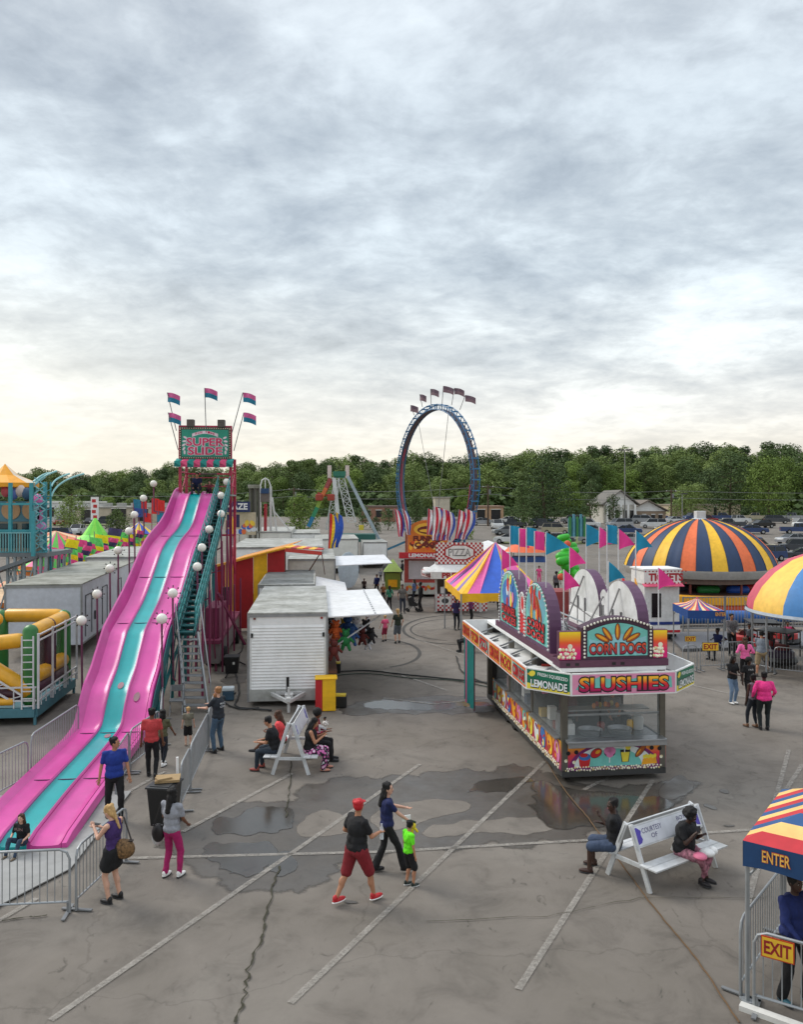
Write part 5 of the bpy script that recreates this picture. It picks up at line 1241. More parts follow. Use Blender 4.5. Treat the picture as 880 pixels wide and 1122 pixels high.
gp = lambda x, y: G(x, y)
barrier(gp(-42, 1007), gp(78, 1001), 'crowd barrier across the bottom left foreground, seen face on')
barrier(gp(82, 1000), gp(139, 944), 'crowd barrier behind the blonde woman in purple')
barrier(gp(-30, 893), gp(31, 859), 'crowd barrier left of the slide at the picture edge, below the inflatable ride')
barrier(gp(33, 853), gp(86, 812), 'crowd barrier left of the slide chute, second from the picture edge')
barrier(gp(126, 873), gp(141, 848), 'short crowd barrier by the slide behind the man in the blue polo')
barrier(gp(141.5, 847), gp(175, 820), 'crowd barrier along the right edge of the slide by the man in the red shirt')
barrier(gp(176, 818), gp(178, 788), 'narrowly seen crowd barrier nearest the slide ladder on its chute side')
barrier(gp(198, 891), gp(208, 868), 'crowd barrier beside the black wheelie bin')
barrier(gp(208.5, 867), gp(228, 823), 'long crowd barrier in front of the bearded man by the ladder')
barrier(gp(228.5, 822), gp(234, 800), 'crowd barrier at the foot of the slide ladder')
for (a, b_, l_) in (((748, 737), (765, 736), 'crowd barrier with a yellow plate left of the exit gate by the small striped canopy'), ((767, 735), (792, 734), 'crowd barrier carrying the yellow exit plate by the small striped canopy'), ((793, 733), (817, 731), 'crowd barrier right of the small exit gate, behind the woman in pink'),
                    ((848, 738), (884, 742), 'crowd barrier in front of the bumper cars at the right edge'), ((818, 731), (846, 737), 'crowd barrier behind the man in the grey shirt')):
    barrier(gp(*a), gp(*b_), l_)
t = thing('white_pole', 'upright white pole standing behind the wheelie bin', 'pole', G(195, 893)); m = MB(); a = G(195, 893); m.tube([a, a + V((-.02, 0, 1.25))], .028, n=10); m.build('pole', WHITE, t, smooth=True); m = MB(); m.box(a + V((0, 0, .03)), (.2, .2, .05)); m.build('base', DARK, t)
# tall picket fence round the rides on the right
def picket(p0, p1, h, lab):
    t = thing('fence', lab, 'fence', (p0[0], p0[1], 0), 0, 'tall grey picket fence panels'); a = V((p0[0], p0[1], 0)); b_ = V((p1[0], p1[1], 0)); L_ = (b_ - a).length; n = int(L_ / .17)
    m = MB(); m.bar(a + V((0, 0, .15)), b_ + V((0, 0, .15)), .05); m.bar(a + V((0, 0, h)), b_ + V((0, 0, h)), .05); m.bar(a, a + V((0, 0, h + .05)), .06); m.bar(b_, b_ + V((0, 0, h + .05)), .06); m.build('rail', GREY, t)
    m = MB()
    for i in range(1, n): q = a.lerp(b_, i / n); m.bar(q + V((0, 0, .15)), q + V((0, 0, h)), .022)
    m.build('pickets', K(134, 134, 136), t)
for i in range(5): picket((14.6 + 2.3 * i, 41.6 + .25 * i), (16.85 + 2.3 * i, 41.85 + .25 * i), 1.75, ['first', 'second', 'third', 'fourth', 'fifth'][i] + ' tall picket fence panel from the left in front of the domed ride')
# ------------------------------------------------------------------ benches
def bench(A, U_, W_, Ln, Hh, lab, text=None):
    """A-frame double bench: A near foot, U_ along, W_ across; seats both sides"""
    t = thing('bench', lab, 'bench', A); U_ = V(U_).normalized(); W_ = V(W_); w = W_.length; Wn = W_.normalized()
    wd = K(206, 208, 210, .5, dirt=.3)
    for x in (0, Ln):
        b0 = A + U_ * x; ap = b0 + W_ * .5 + V((0, 0, Hh)); 
        for e in (0, 1):
            m = MB(); ft = b0 + W_ * e; tp = ap + Wn * (.05 if e else -.05) + U_ * (.0)
            m.bar(ft, tp, .04, .09); m.build('leg', wd, t, bevel=.004)
        m = MB(); z = .40; f0 = .40 / Hh
        m.bar(b0 + W_ * (.5 * f0) + V((0, 0, z)), b0 + W_ * (1 - .5 * f0) + V((0, 0, z)), .04, .07); m.build('crossbar', wd, t)
    for e in (-1, 1):
        c0 = A + W_ * .5 + Wn * e * (w * .5 * (1 - .42 / Hh))
        m = MB()
        for k in range(2):
            s0 = c0 + Wn * e * (.02 + .18 * k) + V((0, 0, .43)) - U_ * .08; s1 = s0 + U_ * (Ln + .16)
            q = [s0, s0 + Wn * e * .17, s1 + Wn * e * .17, s1]; m.prism(q, (0, 0, .03))
        m.build('seat', wd, t, bevel=.004)
        m = MB(); zt = Hh - .03; zb = Hh - .38; off = lambda z: W_ * .5 + Wn * e * (w * .5 * (1 - z / Hh) + .03)
        a0 = A + off(zb) + V((0, 0, zb)) - U_ * .04; a1 = A + off(zt) + V((0, 0, zt)) - U_ * .04; nrm = (a1 - a0).cross(U_).normalized()
        if nrm.dot(Wn * e) < 0: nrm = -nrm
        m.prism([a0, a1, a1 + U_ * (Ln + .08), a0 + U_ * (Ln + .08)], nrm * .025, 0)
        uu = U_ if e < 0 else -U_; st = a0 + nrm * .027 if e < 0 else a0 + nrm * .027 + U_ * (Ln + .08)
        p = PL(m, st, uu, a1 - a0); hh = (a1 - a0).length
        if p.n.dot(nrm) < 0: p.n = -p.n
        p.rect(.05, .03, Ln, hh - .03, 1, .003)
        if text:
            for k, (l_, fr_) in enumerate(((0, 1), (1, 1))):
                pass
            p.text(text[0], .50, hh * .66, .52, .085, 2, .006, off=.0); p.text(text[1], .52, hh * .36, .16, .075, 2, .006)
            p.text(text[2], Ln - .40, hh * .72, .42, .07, 2, .006); p.text(text[3], Ln - .40, hh * .48, .42, .07, 2, .006); p.text(text[4], Ln - .38, hh * .24, .2, .07, 2, .006)
        p.poly([(.07, .05), (.17, .07), (.21, .12), (.19, .2), (.22, hh - .12), (.13, hh - .05), (.07, hh - .05)], 3, .005)
        p.poly([(Ln - .03, .05), (Ln - .12, .07), (Ln - .16, .14), (Ln - .13, .2), (Ln - .17, hh - .1), (Ln - .08, hh - .05), (Ln - .03, hh - .05)], 3, .005)
        m.build('backrest', [wd, K(216, 218, 224, .5), K(60, 50, 110), K(84, 70, 168)], t)
    return t
BA = G(712.7, 979); BU = V((1.51, .97, 0)).normalized(); BW = V((-.55, .72, 0)) 
bench(BA, BU, BW, 1.8, 1.06, 'white A-frame bench with purple lettering, man and woman seated back to back', ('COURTESY', 'OF', 'BOYS &', 'GIRLS', 'CLUB'))
BB = V((-3.2, 19.9, 0)); bench(BB, V((.03, 1, 0)), V((.9, -.03, 0)), 1.7, 1.28, 'white A-frame bench seen end on with four people seated, by the drawbar')
# ------------------------------------------------------------------ bins, cooler, chair, bike, cables
a = G(180, 905); t = thing('wheelie_bin', 'black wheelie bin with a cardboard tray on its lid, beside the woman in grey', 'bin', (a.x, a.y, 0), R(-8)); t.scale = (.86, .86, .9)
m = local(t); m.add([(-.24, -.26, .08), (.24, -.26, .08), (.24, .26, .08), (-.24, .26, .08), (-.3, -.34, .95), (.3, -.34, .95), (.3, .34, .95), (-.3, .34, .95)], [(3, 2, 1, 0), (4, 5, 6, 7), (0, 1, 5, 4), (1, 2, 6, 5), (2, 3, 7, 6), (3, 0, 4, 7)]); m.build('body', K(26, 27, 28, .45), t, bevel=.015)
m = local(t); m.box((0, 0, .98), (.66, .76, .05)); m.box((0, 0, 1.01), (.5, .6, .03)); m.build('lid', K(44, 46, 48, .4), t, bevel=.015)
for q in (-.26, .26): m = local(t); m.tube([(q - .03, .3, .1), (q + .03, .3, .1)], .1, n=14); m.build('wheel', BLACK, t)
m = MB(); m.box((a.x + .04, a.y + .1, .955), (.5, .4, .05), rz=.2); m.box((a.x - .02, a.y, 1.0), (.3, .2, .04), rz=.6); o = m.build('cardboard', K(160, 134, 96, .9)); tag(o, 'flattened brown cardboard lying on the lid of the black bin', 'cardboard')
for (x, y, l_, w_) in ((254, 737, 'black square bin by the slide chassis left of the white trailer', .5),):
    a = G(x, y); t = thing('trash_bin', l_, 'bin', a, R(5)); m = local(t); m.add([(-.22, -.22, 0), (.22, -.22, 0), (.22, .22, 0), (-.22, .22, 0), (-.28, -.28, .62), (.28, -.28, .62), (.28, .28, .62), (-.28, .28, .62)], [(3, 2, 1, 0), (4, 5, 6, 7), (0, 1, 5, 4), (1, 2, 6, 5), (2, 3, 7, 6), (3, 0, 4, 7)]); m.build('body', BLACK, t, bevel=.02); m = local(t); m.box((0, 0, .65), (.6, .6, .05)); m.build('rim', K(50, 50, 52), t, bevel=.01); m = local(t); m.box((.1, -.27, .42), (.08, .03, .1)); m.build('label_plate', OFFW, t)
a = G(250, 767); t = thing('cooler', 'blue cooler box with white lid on the ground between slide and white trailer', 'cooler', a, R(8)); m = local(t); m.box((0, 0, .17), (.38, .3, .32)); m.build('body', K(52, 82, 104), t, bevel=.03); m = local(t); m.box((0, 0, .39), (.40, .32, .12)); m.build('lid', K(206, 216, 222), t, bevel=.03)
a = G(193, 782); t = thing('folding_chair', 'grey folding chair standing left of the slide ladder', 'chair', a, R(10))
m = local(t); m.box((0, 0, .44), (.42, .4, .03)); m.build('seat', GREY, t, bevel=.008); m = local(t); m.box((0, .2, .78), (.4, .02, .2)); m.build('backrest', GREY, t, bevel=.008)
for q in (-.19, .19):
    for y0, y1, z in ((-.2, .2, .85), (.2, -.18, .44)): m = local(t); m.tube([(q, y0, 0), (q, y1, z)], .014); m.build('leg', STEEL, t)
def cable(name, pts, r_, m_, lab, cat='cable', grp=None, z=.02, wob=.06):
    ps = []
    P3 = [G(*p) for p in pts]
    for i in range(len(P3) - 1):
        q = [P3[max(i - 1, 0)], P3[i], P3[i + 1], P3[min(i + 2, len(P3) - 1)]]
        for j in range(8):
            t = j / 8; v = V([cr(q[0][k], q[1][k], q[2][k], q[3][k], t) for k in range(3)]); v.z = z + r_; v.x += uni(-wob, wob) * .4; v.y += uni(-wob, wob) * .3; ps.append(v)
    b = MB(); b.tube(ps, r_, n=6); o = b.build(name, m_, smooth=True); tag(o, lab, cat, grp); return o
cable('rope', [(597, 832), (620, 868), (645, 898), (664, 925), (690, 960), (712, 990), (738, 1022), (765, 1055), (790, 1092), (812, 1126)], .013, K(104, 80, 54, .9), 'brown rope running across the tarmac under the near white bench', 'rope', wob=.02)
for k, (pts, r_) in enumerate((([(258, 740), (262, 760), (258, 775), (275, 778), (300, 780)], .03), ([(232, 700), (245, 712), (252, 730), (246, 745)], .025), ([(235, 690), (262, 695), (265, 712), (257, 722), (270, 730)], .025), ([(258, 760), (246, 770), (262, 778), (285, 777)], .025))):
    cable('cable', pts, r_, K(30, 30, 30, .6), 'black power cable snaking between slide and white trailer, ' + ['thickest, curling to the trailer base', 'nearest the magenta chassis', 'looping at the back', 'shortest coil'][k], grp='black cables left of the white trailer')
cable('cable', [(360, 738), (400, 736), (440, 740), (480, 744), (520, 748), (542, 750)], .03, K(34, 36, 34, .6), 'black cable crossing the tarmac between white trailer and corn dog trailer')
cable('cable', [(500, 720), (505, 735), (520, 745), (540, 752)], .025, K(34, 38, 34, .6), 'thin cable curving down to the curtain of the corn dog trailer')
cable('hose', [(360, 742), (400, 739), (450, 744), (500, 747), (545, 756)], .02, K(44, 60, 50, .6), 'dark green hose lying beside the long black cable', 'hose')
# ------------------------------------------------------------------ enter / exit canopies
def popup(lab, C4, zc, apex, stripes, legm, enter=None, name='canopy_tent', bands=False):
    """four corner canopy: C4 corners anticlockwise from near left"""
    c0 = V(C4[0]); t = thing(name, lab, 'canopy', (c0.x, c0.y, 0)); ap = V(apex); n = len(stripes[1])
    cs = [V((c[0], c[1], zc)) for c in C4]
    m = MB()
    if bands:
        NB = 12; h0 = cs[0].z; rise = ap.z - h0; ex = (cs[1] - cs[0]); ey = (cs[3] - cs[0]); hh = lambda a_: V((0, 0, rise * a_))
        fz = lambda s_: min(s_, 1 - s_) * 2
        for i in range(NB):
            s0, s1 = i / NB, (i + 1) / NB; pt_ = lambda x, y, k: cs[0] + ex * x + ey * y + hh(k)
            q0, q1 = min(s0, 1 - s0), min(s1, 1 - s1); mi_ = stripes[1][i % len(stripes[1])]
            m.add([pt_(0, s0, 0), pt_(q0, s0, 2 * q0), pt_(q1, s1, 2 * q1), pt_(0, s1, 0)], [(0, 1, 2, 3)], mi_)
            m.add([pt_(q0, s0, 2 * q0), pt_(1 - q0, s0, 2 * q0), pt_(1 - q1, s1, 2 * q1), pt_(q1, s1, 2 * q1)], [(0, 1, 2, 3)], mi_)
            m.add([pt_(1, s0, 0), pt_(1 - q0, s0, 2 * q0), pt_(1 - q1, s1, 2 * q1), pt_(1, s1, 0)], [(3, 2, 1, 0)], mi_)
    for s_ in range(0 if bands else 4):
        a, b_ = cs[s_], cs[(s_ + 1) % 4]; N_ = 10; rws = []
        for i in range(N_ + 1):
            f = i / N_; rws.append([a.lerp(b_, f), (a.lerp(b_, f)).lerp(ap, .5) + V((0, 0, -.07)), ap if 0 else (a.lerp(b_, f)).lerp(ap, .97)])
        vs = [p for r_ in rws for p in r_]; fs = []; ms = []
        seq = stripes[1]
        for i in range(N_):
            for j in range(2): q = i * 3 + j; fs.append((q, q + 3, q + 4, q + 1)); ms.append(seq[i % len(seq)])
        m.add(vs, fs, ms)
    m.ell(ap - V((0, 0, .02)), .06)
    m.build('canopy', stripes[0], t)
    m = MB()
    for s_ in range(4):
        a, b_ = cs[s_], cs[(s_ + 1) % 4]; N_ = 10
        m.sheet([[a.lerp(b_, i / N_) + V((0, 0, .0)) for i in range(N_ + 1)], [a.lerp(b_, i / N_) + V((0, 0, -.33 - .015 * math.cos(i * 2.2))) for i in range(N_ + 1)]], .008)
    m.build('valance', stripes[2], t)
    for c in cs:
        m = MB(); c1 = c + (V((ap.x, ap.y, zc)) - c) * .04; m.bar((c1.x, c1.y, 0), (c1.x, c1.y, zc), .045); m.box((c1.x, c1.y, .02), (.16, .16, .04)); m.bar((c1.x, c1.y, zc - .5), c1.lerp(V((ap.x, ap.y, zc)), .3) - V((0, 0, .05)), .025); m.build('leg', legm, t)
    if enter:
        for (s_, x_, txt, w_, h_) in enter:
            a, b_ = cs[s_], cs[(s_ + 1) % 4]; m = MB(); p = PL(m, a + V((0, 0, -.33)), b_ - a, (0, 0, 1)); 
            p.text(txt, x_, .19, w_, h_, 0, .018, off=.04); p.text(txt, x_, .19, w_, h_, 1, .024, off=.005); m.build('lettering', [K(200, 80, 40), K(240, 190, 90)], t)
    return t
SM = [K(196, 44, 54, .6), K(40, 84, 136, .6), K(240, 196, 120, .6), K(190, 60, 110, .6)]
f0 = V((4.62, 10.86, 0)); fx = V((.80, -.60, 0)); fy = V((.60, .80, 0))
nf = lambda a, b_: tuple(f0 + fx * a + fy * b_)
popup('red, blue and cream striped entrance canopy with ENTER lettering in the right foreground', [nf(0, 0), nf(2.4, 0), nf(2.4, 2.4), nf(0, 2.4)], 2.2, tuple(f0 + fx * 1.2 + fy * 1.2 + V((0, 0, 2.85))), (SM, [0, 2, 1], K(24, 66, 112, .6)), GALV, enter=[(0, .42, 'ENTER', .34, .15)], bands=True)
bt, q, u, nn = barrier(f0 + fx * .08 + V((0, -.08, 0)), f0 + fx * 2.0 + fy * .1 , 'crowd barrier carrying the yellow EXIT plate under the near striped canopy')
m = MB(); pp = PL(m, q(.12, .76) - nn * .03, u, (0, 0, 1)); m.prism([pp.pt(0, 0), pp.pt(.40, 0), pp.pt(.40, .28), pp.pt(0, .28)], -pp.n * .012, 0); pp.rect(.015, .015, .385, .265, 1, .003); pp.text('EXIT', .20, .14, .32, .16, 2, .006, off=.03); m.build('exit_plate', [K(200, 70, 30), K(238, 190, 50), K(150, 24, 30)], bt)
barrier(f0 + V((.0, .1, 0)), f0 + fx * .05 + fy * 2.2, 'crowd barrier running back along the left side of the near striped canopy')
m = MB(); m.prism([f0 - fy * .2, f0 + fx * 2.2 - fy * .2, f0 + fx * 2.2 - fy * .08, f0 - fy * .08], (0, 0, .07)); o = m.build('threshold_board', K(216, 214, 208)); tag(o, 'white board on the ground below the near EXIT barrier', 'board')
ca = f0 + fx * 1.35 + fy * .9; t = thing('folding_chair', 'black folding chair under the near striped entrance canopy', 'chair', ca, R(60)); m = local(t); m.box((0, 0, .45), (.42, .4, .03)); m.build('seat', BLACK, t); m = local(t); m.box((0, .2, .78), (.4, .02, .25)); m.build('backrest', BLACK, t)
for q_ in (-.19, .19):
    for y0, y1, z in ((-.22, .2, .88), (.22, -.18, .45)): m = local(t); m.tube([(q_, y0, 0), (q_, y1, z)], .013); m.build('leg', BLACK, t)
m = MB(); cs = [G(748, 738), G(786, 736)]; a, b_ = V((12.2, 33.0, 0)), V((13.75, 33.3, 0))
popup('small striped entrance canopy with blue valance by the bumper car ride', [(11.85, 33.2), (13.3, 33.0), (13.5, 35.3), (12.0, 35.5)], 2.25, (12.65, 34.3, 2.62), ([K(190, 60, 90, .6), K(40, 84, 150, .6), K(236, 206, 150, .6), K(226, 120, 60, .6)], [3, 2, 0, 1, 2, 0, 1, 2, 0, 1], K(22, 72, 140, .6)), GALV, enter=[(0, 1.3, 'ENTER', .4, .14)])
for (x0, x1, y, txt) in ((770, 788, 707, 'EXIT'), (751, 763, 697, 'EXIT')):
    d = 31.6 + (1.0 if x0 < 760 else 0); a = P(x0, y + 6, d); m = MB(); w = (x1 - x0) * d / 880; pp = PL(m, a, (1, 0, 0), (0, 0, 1)); m.prism([pp.pt(0, 0), pp.pt(w, 0), pp.pt(w, w * .5), pp.pt(0, w * .5)], -pp.n * .02); pp.rect(.01, .01, w - .01, w * .5 - .01, 1, .004); pp.text(txt, w / 2, w * .25, w * .8, w * .3, 2, .008, off=.03); o = m.build('exit_plate', [DARK, K(238, 190, 50), K(150, 24, 30)]); tag(o, 'yellow EXIT plate on the barrier %s the small striped canopy' % ('in front of' if x0 > 760 else 'left of'), 'sign')
# ------------------------------------------------------------------ bumper cars
for k, (px, py, lab) in enumerate(((850, 722, 'red bumper car with a black roof frame under the round canopy'), (872, 712, 'second red bumper car, farther right under the round canopy'), (868, 735, 'dark bumper car nearest the barrier at the right edge'), (828, 716, 'small red bumper car left of the others'))):
    g = G(px, py); g.y += 1.0; t = thing('bumper_car', lab, 'fairground car', (g.x, g.y, 0), R(80 + 25 * k), 'bumper cars'); c_ = [K(170, 40, 40, .35), K(180, 50, 50, .35), K(50, 40, 60, .35), K(180, 50, 50, .35)][k]
    m = local(t); m.lathe((0, 0, 0), [(0, .12), (.62, .12), (.7, .25), (.62, .38), (.4, .40), (.3, .36), (0, .34)], 24); m.build('bumper', BLACK, t, smooth=True)
    m = local(t); m.lathe((0, 0, 0), [(.56, .36), (.56, .62), (.46, .7), (.4, .5), (0, .42)], 20); m.build('body', c_, t, smooth=True)
    m = local(t); m.box((0, -.2, .62), (.6, .1, .5)); m.build('backrest', K(90, 30, 30), t, bevel=.03)
    m = local(t); m.tube([(0, -.5, .5), (0, -.5, 2.15)], .02); m.build('pole', GREY, t)
    if k in (0, 2): m = local(t); m.tube([(-.6, -.5, .4), (-.6, -.5, 1.4), (-.6, .7, 1.45), (-.6, .7, .4)], .025); m.tube([(.6, -.5, .4), (.6, -.5, 1.4), (.6, .7, 1.45), (.6, .7, .4)], .025); m.box((0, .1, 1.46), (1.3, 1.3, .04)); m.build('roof_frame', BLACK, t)
m = MB(); m.prism([(12.6, 36.0, .02), (24, 37.5, .02), (24, 41.0, .02), (13.4, 40.6, .02)], (0, 0, .12)); o = m.build('ride_floor', K(96, 98, 102, .5)); tag(o, 'low grey floor plate of the bumper car ride behind the barriers', 'ride floor')
for k in range(6):
    m = MB(); c_ = V((14.5 + 1.8 * k, 43.3 + .2 * k, .45)); m.cap(c_ - V((.75, 0, 0)), c_ + V((.75, 0, 0)), .36, .36); o = m.build('inflatable_tube', K(36, 96, 170, .4), smooth=True); tag(o, ['first', 'second', 'third', 'fourth', 'fifth', 'sixth'][k] + ' blue inflatable bolster from the left, behind the picket fence', 'inflatable', 'blue bolsters below the dome ride')
# ------------------------------------------------------------------ inflatable ride on the left
bh = thing('inflatable_ride', 'yellow, green and maroon inflatable bounce ride in a white steel frame at left edge', 'fairground ride', (-11.1, 24.3, 0), R(6.5))
mk = lambda: local(bh); YI, GI, MI = K(226, 166, 40, .35), K(50, 118, 56, .35), K(72, 36, 52, .4)
m = mk()
for y in (0, 4.0): m.bar((0, y, .38), (-5.0, y, .38), .14, .28)
m.bar((0, 0, .38), (0, 4.0, .38), .14, .3); m.box((-2.5, 2.0, .3), (4.9, 3.9, .12)); 
for x in (0, -2, -4.4):
    for y in (0, 4): m.bar((x, y, 0), (x, y, .3), .08)
m.build('base_frame', K(74, 124, 136), bh, bevel=.01)
def tubei(pts, r_, mm, nm='inflatable_tube'): b = mk(); b.tube(pts, r_, n=14); b.build(nm, mm, bh, smooth=True)
for (x, y) in ((-.25, .35), (-.25, 3.7)):
    b = mk(); b.cap((x, y, .7), (x, y, 2.75), .24, .24); b.build('corner_post', GI, bh, smooth=True)
for (x, y) in ((-2.4, 3.9), (-4.4, 3.9), (-4.6, .3)):
    b = mk(); b.cap((x, y, .7), (x, y, 2.75), .24, .24); b.build('corner_post', GI, bh, smooth=True)
for a, b_ in (((-.25, .6, 2.72), (-.25, 1.9, 2.72)), ((-.25, 2.15, 2.72), (-.25, 3.5, 2.72)), ((-.5, 3.8, 2.78), (-2.1, 3.95, 2.78)), ((-2.5, 3.95, 2.78), (-4.2, 3.95, 2.78)), ((-.6, .35, 2.5), (-2.3, .3, 2.35)), ((-1.7, 1.5, 3.0), (-3.2, 3.2, 3.0))):
    b = mk(); b.cap(a, b_, .23, .25); b.build('top_tube', YI, bh, smooth=True)
b = mk(); b.cap((-.35, .3, 1.0), (-2.4, .2, 2.4), .26, .3); b.build('slanted_tube', YI, bh, smooth=True)
for a, b_, c_ in (((-.25, .7, .95), (-.25, 3.4, .95), MI), ((-.25, .7, 1.35), (-.25, 2.0, 1.25), YI), ((-.25, 2.1, 1.35), (-.25, 3.4, 1.3), YI), ((-.6, .35, .9), (-4.5, .35, .9), MI), ((-.25, 2.0, .9), (-.25, 2.0, 2.7), MI)):
    b = mk(); b.cap(a, b_, .26, .26); b.build('low_tube', c_, bh, smooth=True)
b = mk(); b.ell((-2.6, .5, 1.1), (1.9, .5, .75), n=24, m=12); b.build('bulge', MI, bh, smooth=True)
b = mk(); b.cap((-2.5, 0, .75), (-.7, 0, .72), .14, .12); b.build('yellow_lip', YI, bh, smooth=True)
b = mk(); b.prism([V((-.3, .6, 1.0)), V((-.3, 3.5, 1.0)), V((-.3, 3.5, 2.6)), V((-.3, .6, 2.6))], (.02, 0, 0)); b.build('mesh_window', mat('netting', (.08, .1, .08), .8, alpha=.35), bh)
m = mk()
for x, y in ((0, -.02), (0, 1.35), (0, 2.7), (0, 4.0)): m.bar((x + .1, y, .5), (x + .1, y, 2.75 + .02), .06)
for z in (2.72, 2.55, .95, .75): m.bar((.1, 0, z), (.1, 4, z), .04)
for i in range(9): m.bar((.1, .25 + .45 * i, .55), (.1, .25 + .45 * i, .95), .03)
for z in (.75, 1.15): m.bar((.05, -.05, z), (-5, -.05, z), .045)
for i in range(8): m.bar((-.6 * i, -.05, .5), (-.6 * i, -.05, 1.15), .03)
m.bar((-.35, -.05, .9), (-3.0, -.05, 2.7), .05); m.bar((-.75, -.05, .8), (-3.4, -.05, 2.5), .05)
for i in range(6): t_ = i / 5; m.bar(V((-.35 - 2.6 * t_, -.05, .9 + 1.8 * t_)), V((-.75 - 2.6 * t_, -.05, .8 + 1.7 * t_)), .03)
for x in (-.35, -.02):
    m.bar((x, -.1, .5), (x, -.1, 2.7), .04)
for i in range(10): m.bar((-.35, -.1, .6 + .22 * i), (-.02, -.1, .6 + .22 * i), .03)
m.build('railing', K(206, 206, 208, .4), bh)
# ------------------------------------------------------------------ blue two storey fun house at the left edge
fh = thing('fun_house', 'teal framed two storey climbing fun house with orange peaked roof at left edge', 'fairground ride', (-18.3, 42, 0))
TL, TG = K(60, 150, 160, .5), K(150, 160, 164, .5)
pd = lambda px, py, d=42: P(px, py, d)
m = MB()
for px, d, y0 in ((11, 42, 529), (34, 42, 529), (38, 44, 529), (49, 43, 528), (36, 41.5, 560)):
    a = pd(px, y0, d); m.bar((a.x, a.y, 3.9), a, .16)
for z in (4.05, 5.2, 6.6): m.bar((-22, 42, z), (pd(50, 0).x, 42, z), .12); m.bar((pd(50, 0).x, 42, z), (pd(52, 0, 45).x, 45, z), .1)
for k in range(7): m.bar((pd(36, 0).x, 42.2, 4 + .5 * k), (pd(49, 0).x, 42.8, 4.4 + .5 * k), .04)
m.build('frame', TL, fh)
m = MB(); m.box((-21, 43.5, 3.95), (5.0, 3.2, .22)); m.prism([V((-19.0, 41.8, 3.8)), V((-19.0, 41.8, 4.0)), V((-23, 41.0, 2.5)), V((-23, 41.0, 2.3))], (0, 1.2, 0)); m.build('deck', K(110, 116, 120), fh)
m = MB(); m.box((-20.9, 43.2, 4.95), (3.3, .2, 1.9)); m.build('wall', K(142, 138, 124), fh)
for x in (-20.1, -20.9, -21.4):
    m = MB(); m.box((x, 43.05, 4.9), (.5, .1, 1.3)); m.build('window', K(26, 62, 72, .2), fh)
for x in (-19.85, -20.95): m = MB(); m.tube([(x, 43.0, 6.25), (x, 43.15, 6.25)], .5, n=20); m.build('disc_panel', K(190, 150, 110), fh)
m = MB(); m.box((-20.6, 43.1, 6.2), (3.0, .08, 1.1)); m.build('upper_panel', K(84, 130, 146), fh)
ap = pd(5, 508, 43.5)
m = MB(); n_ = 12
base_ = [V((ap.x + 1.75 * math.cos(2 * PI * i / n_), ap.y + 1.5 * math.sin(2 * PI * i / n_), ap.z - 1.05)) for i in range(n_)]; mid_ = [V((ap.x + .7 * math.cos(2 * PI * i / n_), ap.y + .6 * math.sin(2 * PI * i / n_), ap.z - .62)) for i in range(n_)]
for i in range(n_): j = (i + 1) % n_; m.add([base_[i], base_[j], mid_[j], mid_[i], ap], [(0, 1, 2, 3), (3, 2, 4)], i % 2 if i != 9 else 0)
for i in range(n_): j = (i + 1) % n_; m.add([base_[i], base_[j], base_[j] - V((0, 0, .22)), base_[i] - V((0, 0, .22))], [(0, 1, 2, 3)], 0)
m.build('peaked_roof', [K(240, 164, 26, .5), K(232, 214, 190, .5)], fh)
m = MB()
for px in (-6, 8, 16, 26, 38, 44, 50):
    a = pd(px, 0); m.bar((a.x, 42, 0), (a.x, 42, 3.85), .12, mi=0); m.bar((a.x, 45, 0), (a.x, 45, 3.85), .1, mi=0)
for px0, px1 in ((-6, 16), (16, 38), (38, 50), (26, 8)): m.bar((pd(px0, 0).x, 42, .3), (pd(px1, 0).x, 42, 3.6), .06); m.bar((pd(px0, 0).x, 42, 3.6), (pd(px1, 0).x, 42, .3), .05)
for z in (1.1, 2.2, 3.1): m.bar((-22, 42, z), (pd(50, 0).x, 42, z), .05)
for k in range(6):
    x0 = pd(20 + 6 * k, 0).x; m.bar((x0, 43.5, 0), (x0 + .3, 43.5, 3.8), .07); m.bar((x0, 43.5, .2 + .3 * k), (x0 + 1.0, 43.5, 1.6 + .3 * k), .045)
m.build('leg_frame', TG, fh)
m = MB()
for k in range(9):
    z = 4.2 + .42 * k; m.bar((pd(38, 0).x, 41.9, z), (pd(50, 0).x, 41.9, z + .42), .05); m.bar((pd(50, 0).x, 41.9, z), (pd(38, 0).x, 41.9, z + .42), .05)
for k in range(14): m.bar((pd(-4 + 3 * k, 0).x, 41.8, 4.1), (pd(-4 + 3 * k, 0).x, 41.8, 5.1), .035)
m.bar((-22, 41.8, 5.1), (pd(38, 0).x, 41.8, 5.1), .06)
m.build('balustrade', K(120, 180, 186, .5), fh)
for k, (px, py, c_) in enumerate(((6, 538, K(190, 80, 90)), (14, 541, K(90, 110, 170)), (22, 538, K(210, 190, 180)), (29, 541, K(60, 90, 120)), (41, 548, K(230, 120, 180)), (45, 578, K(200, 140, 190)))):
    m = MB(); m.ell(pd(px, py, 42.6), (.28, .2, .34), n=8, m=6); m.build('decoration', c_, fh, smooth=True)
m = MB()
for (x0, y0, x1, y1, x2, y2) in ((56, 544, 60, 527, 92, 519), (56, 533, 58, 524, 76, 519), (38, 530, 44, 522, 62, 516), (36, 528, 46, 519, 54, 518)):
    pts = []
    for i in range(11):
        t_ = i / 10; x = (1 - t_) ** 2 * x0 + 2 * t_ * (1 - t_) * x1 + t_ * t_ * x2; y = (1 - t_) ** 2 * y0 + 2 * t_ * (1 - t_) * y1 + t_ * t_ * y2; pts.append(pd(x, y, 43 + t_))
    m.tube(pts, .05, n=6)
m.build('light_arm', K(150, 206, 208, .4), fh, smooth=True)
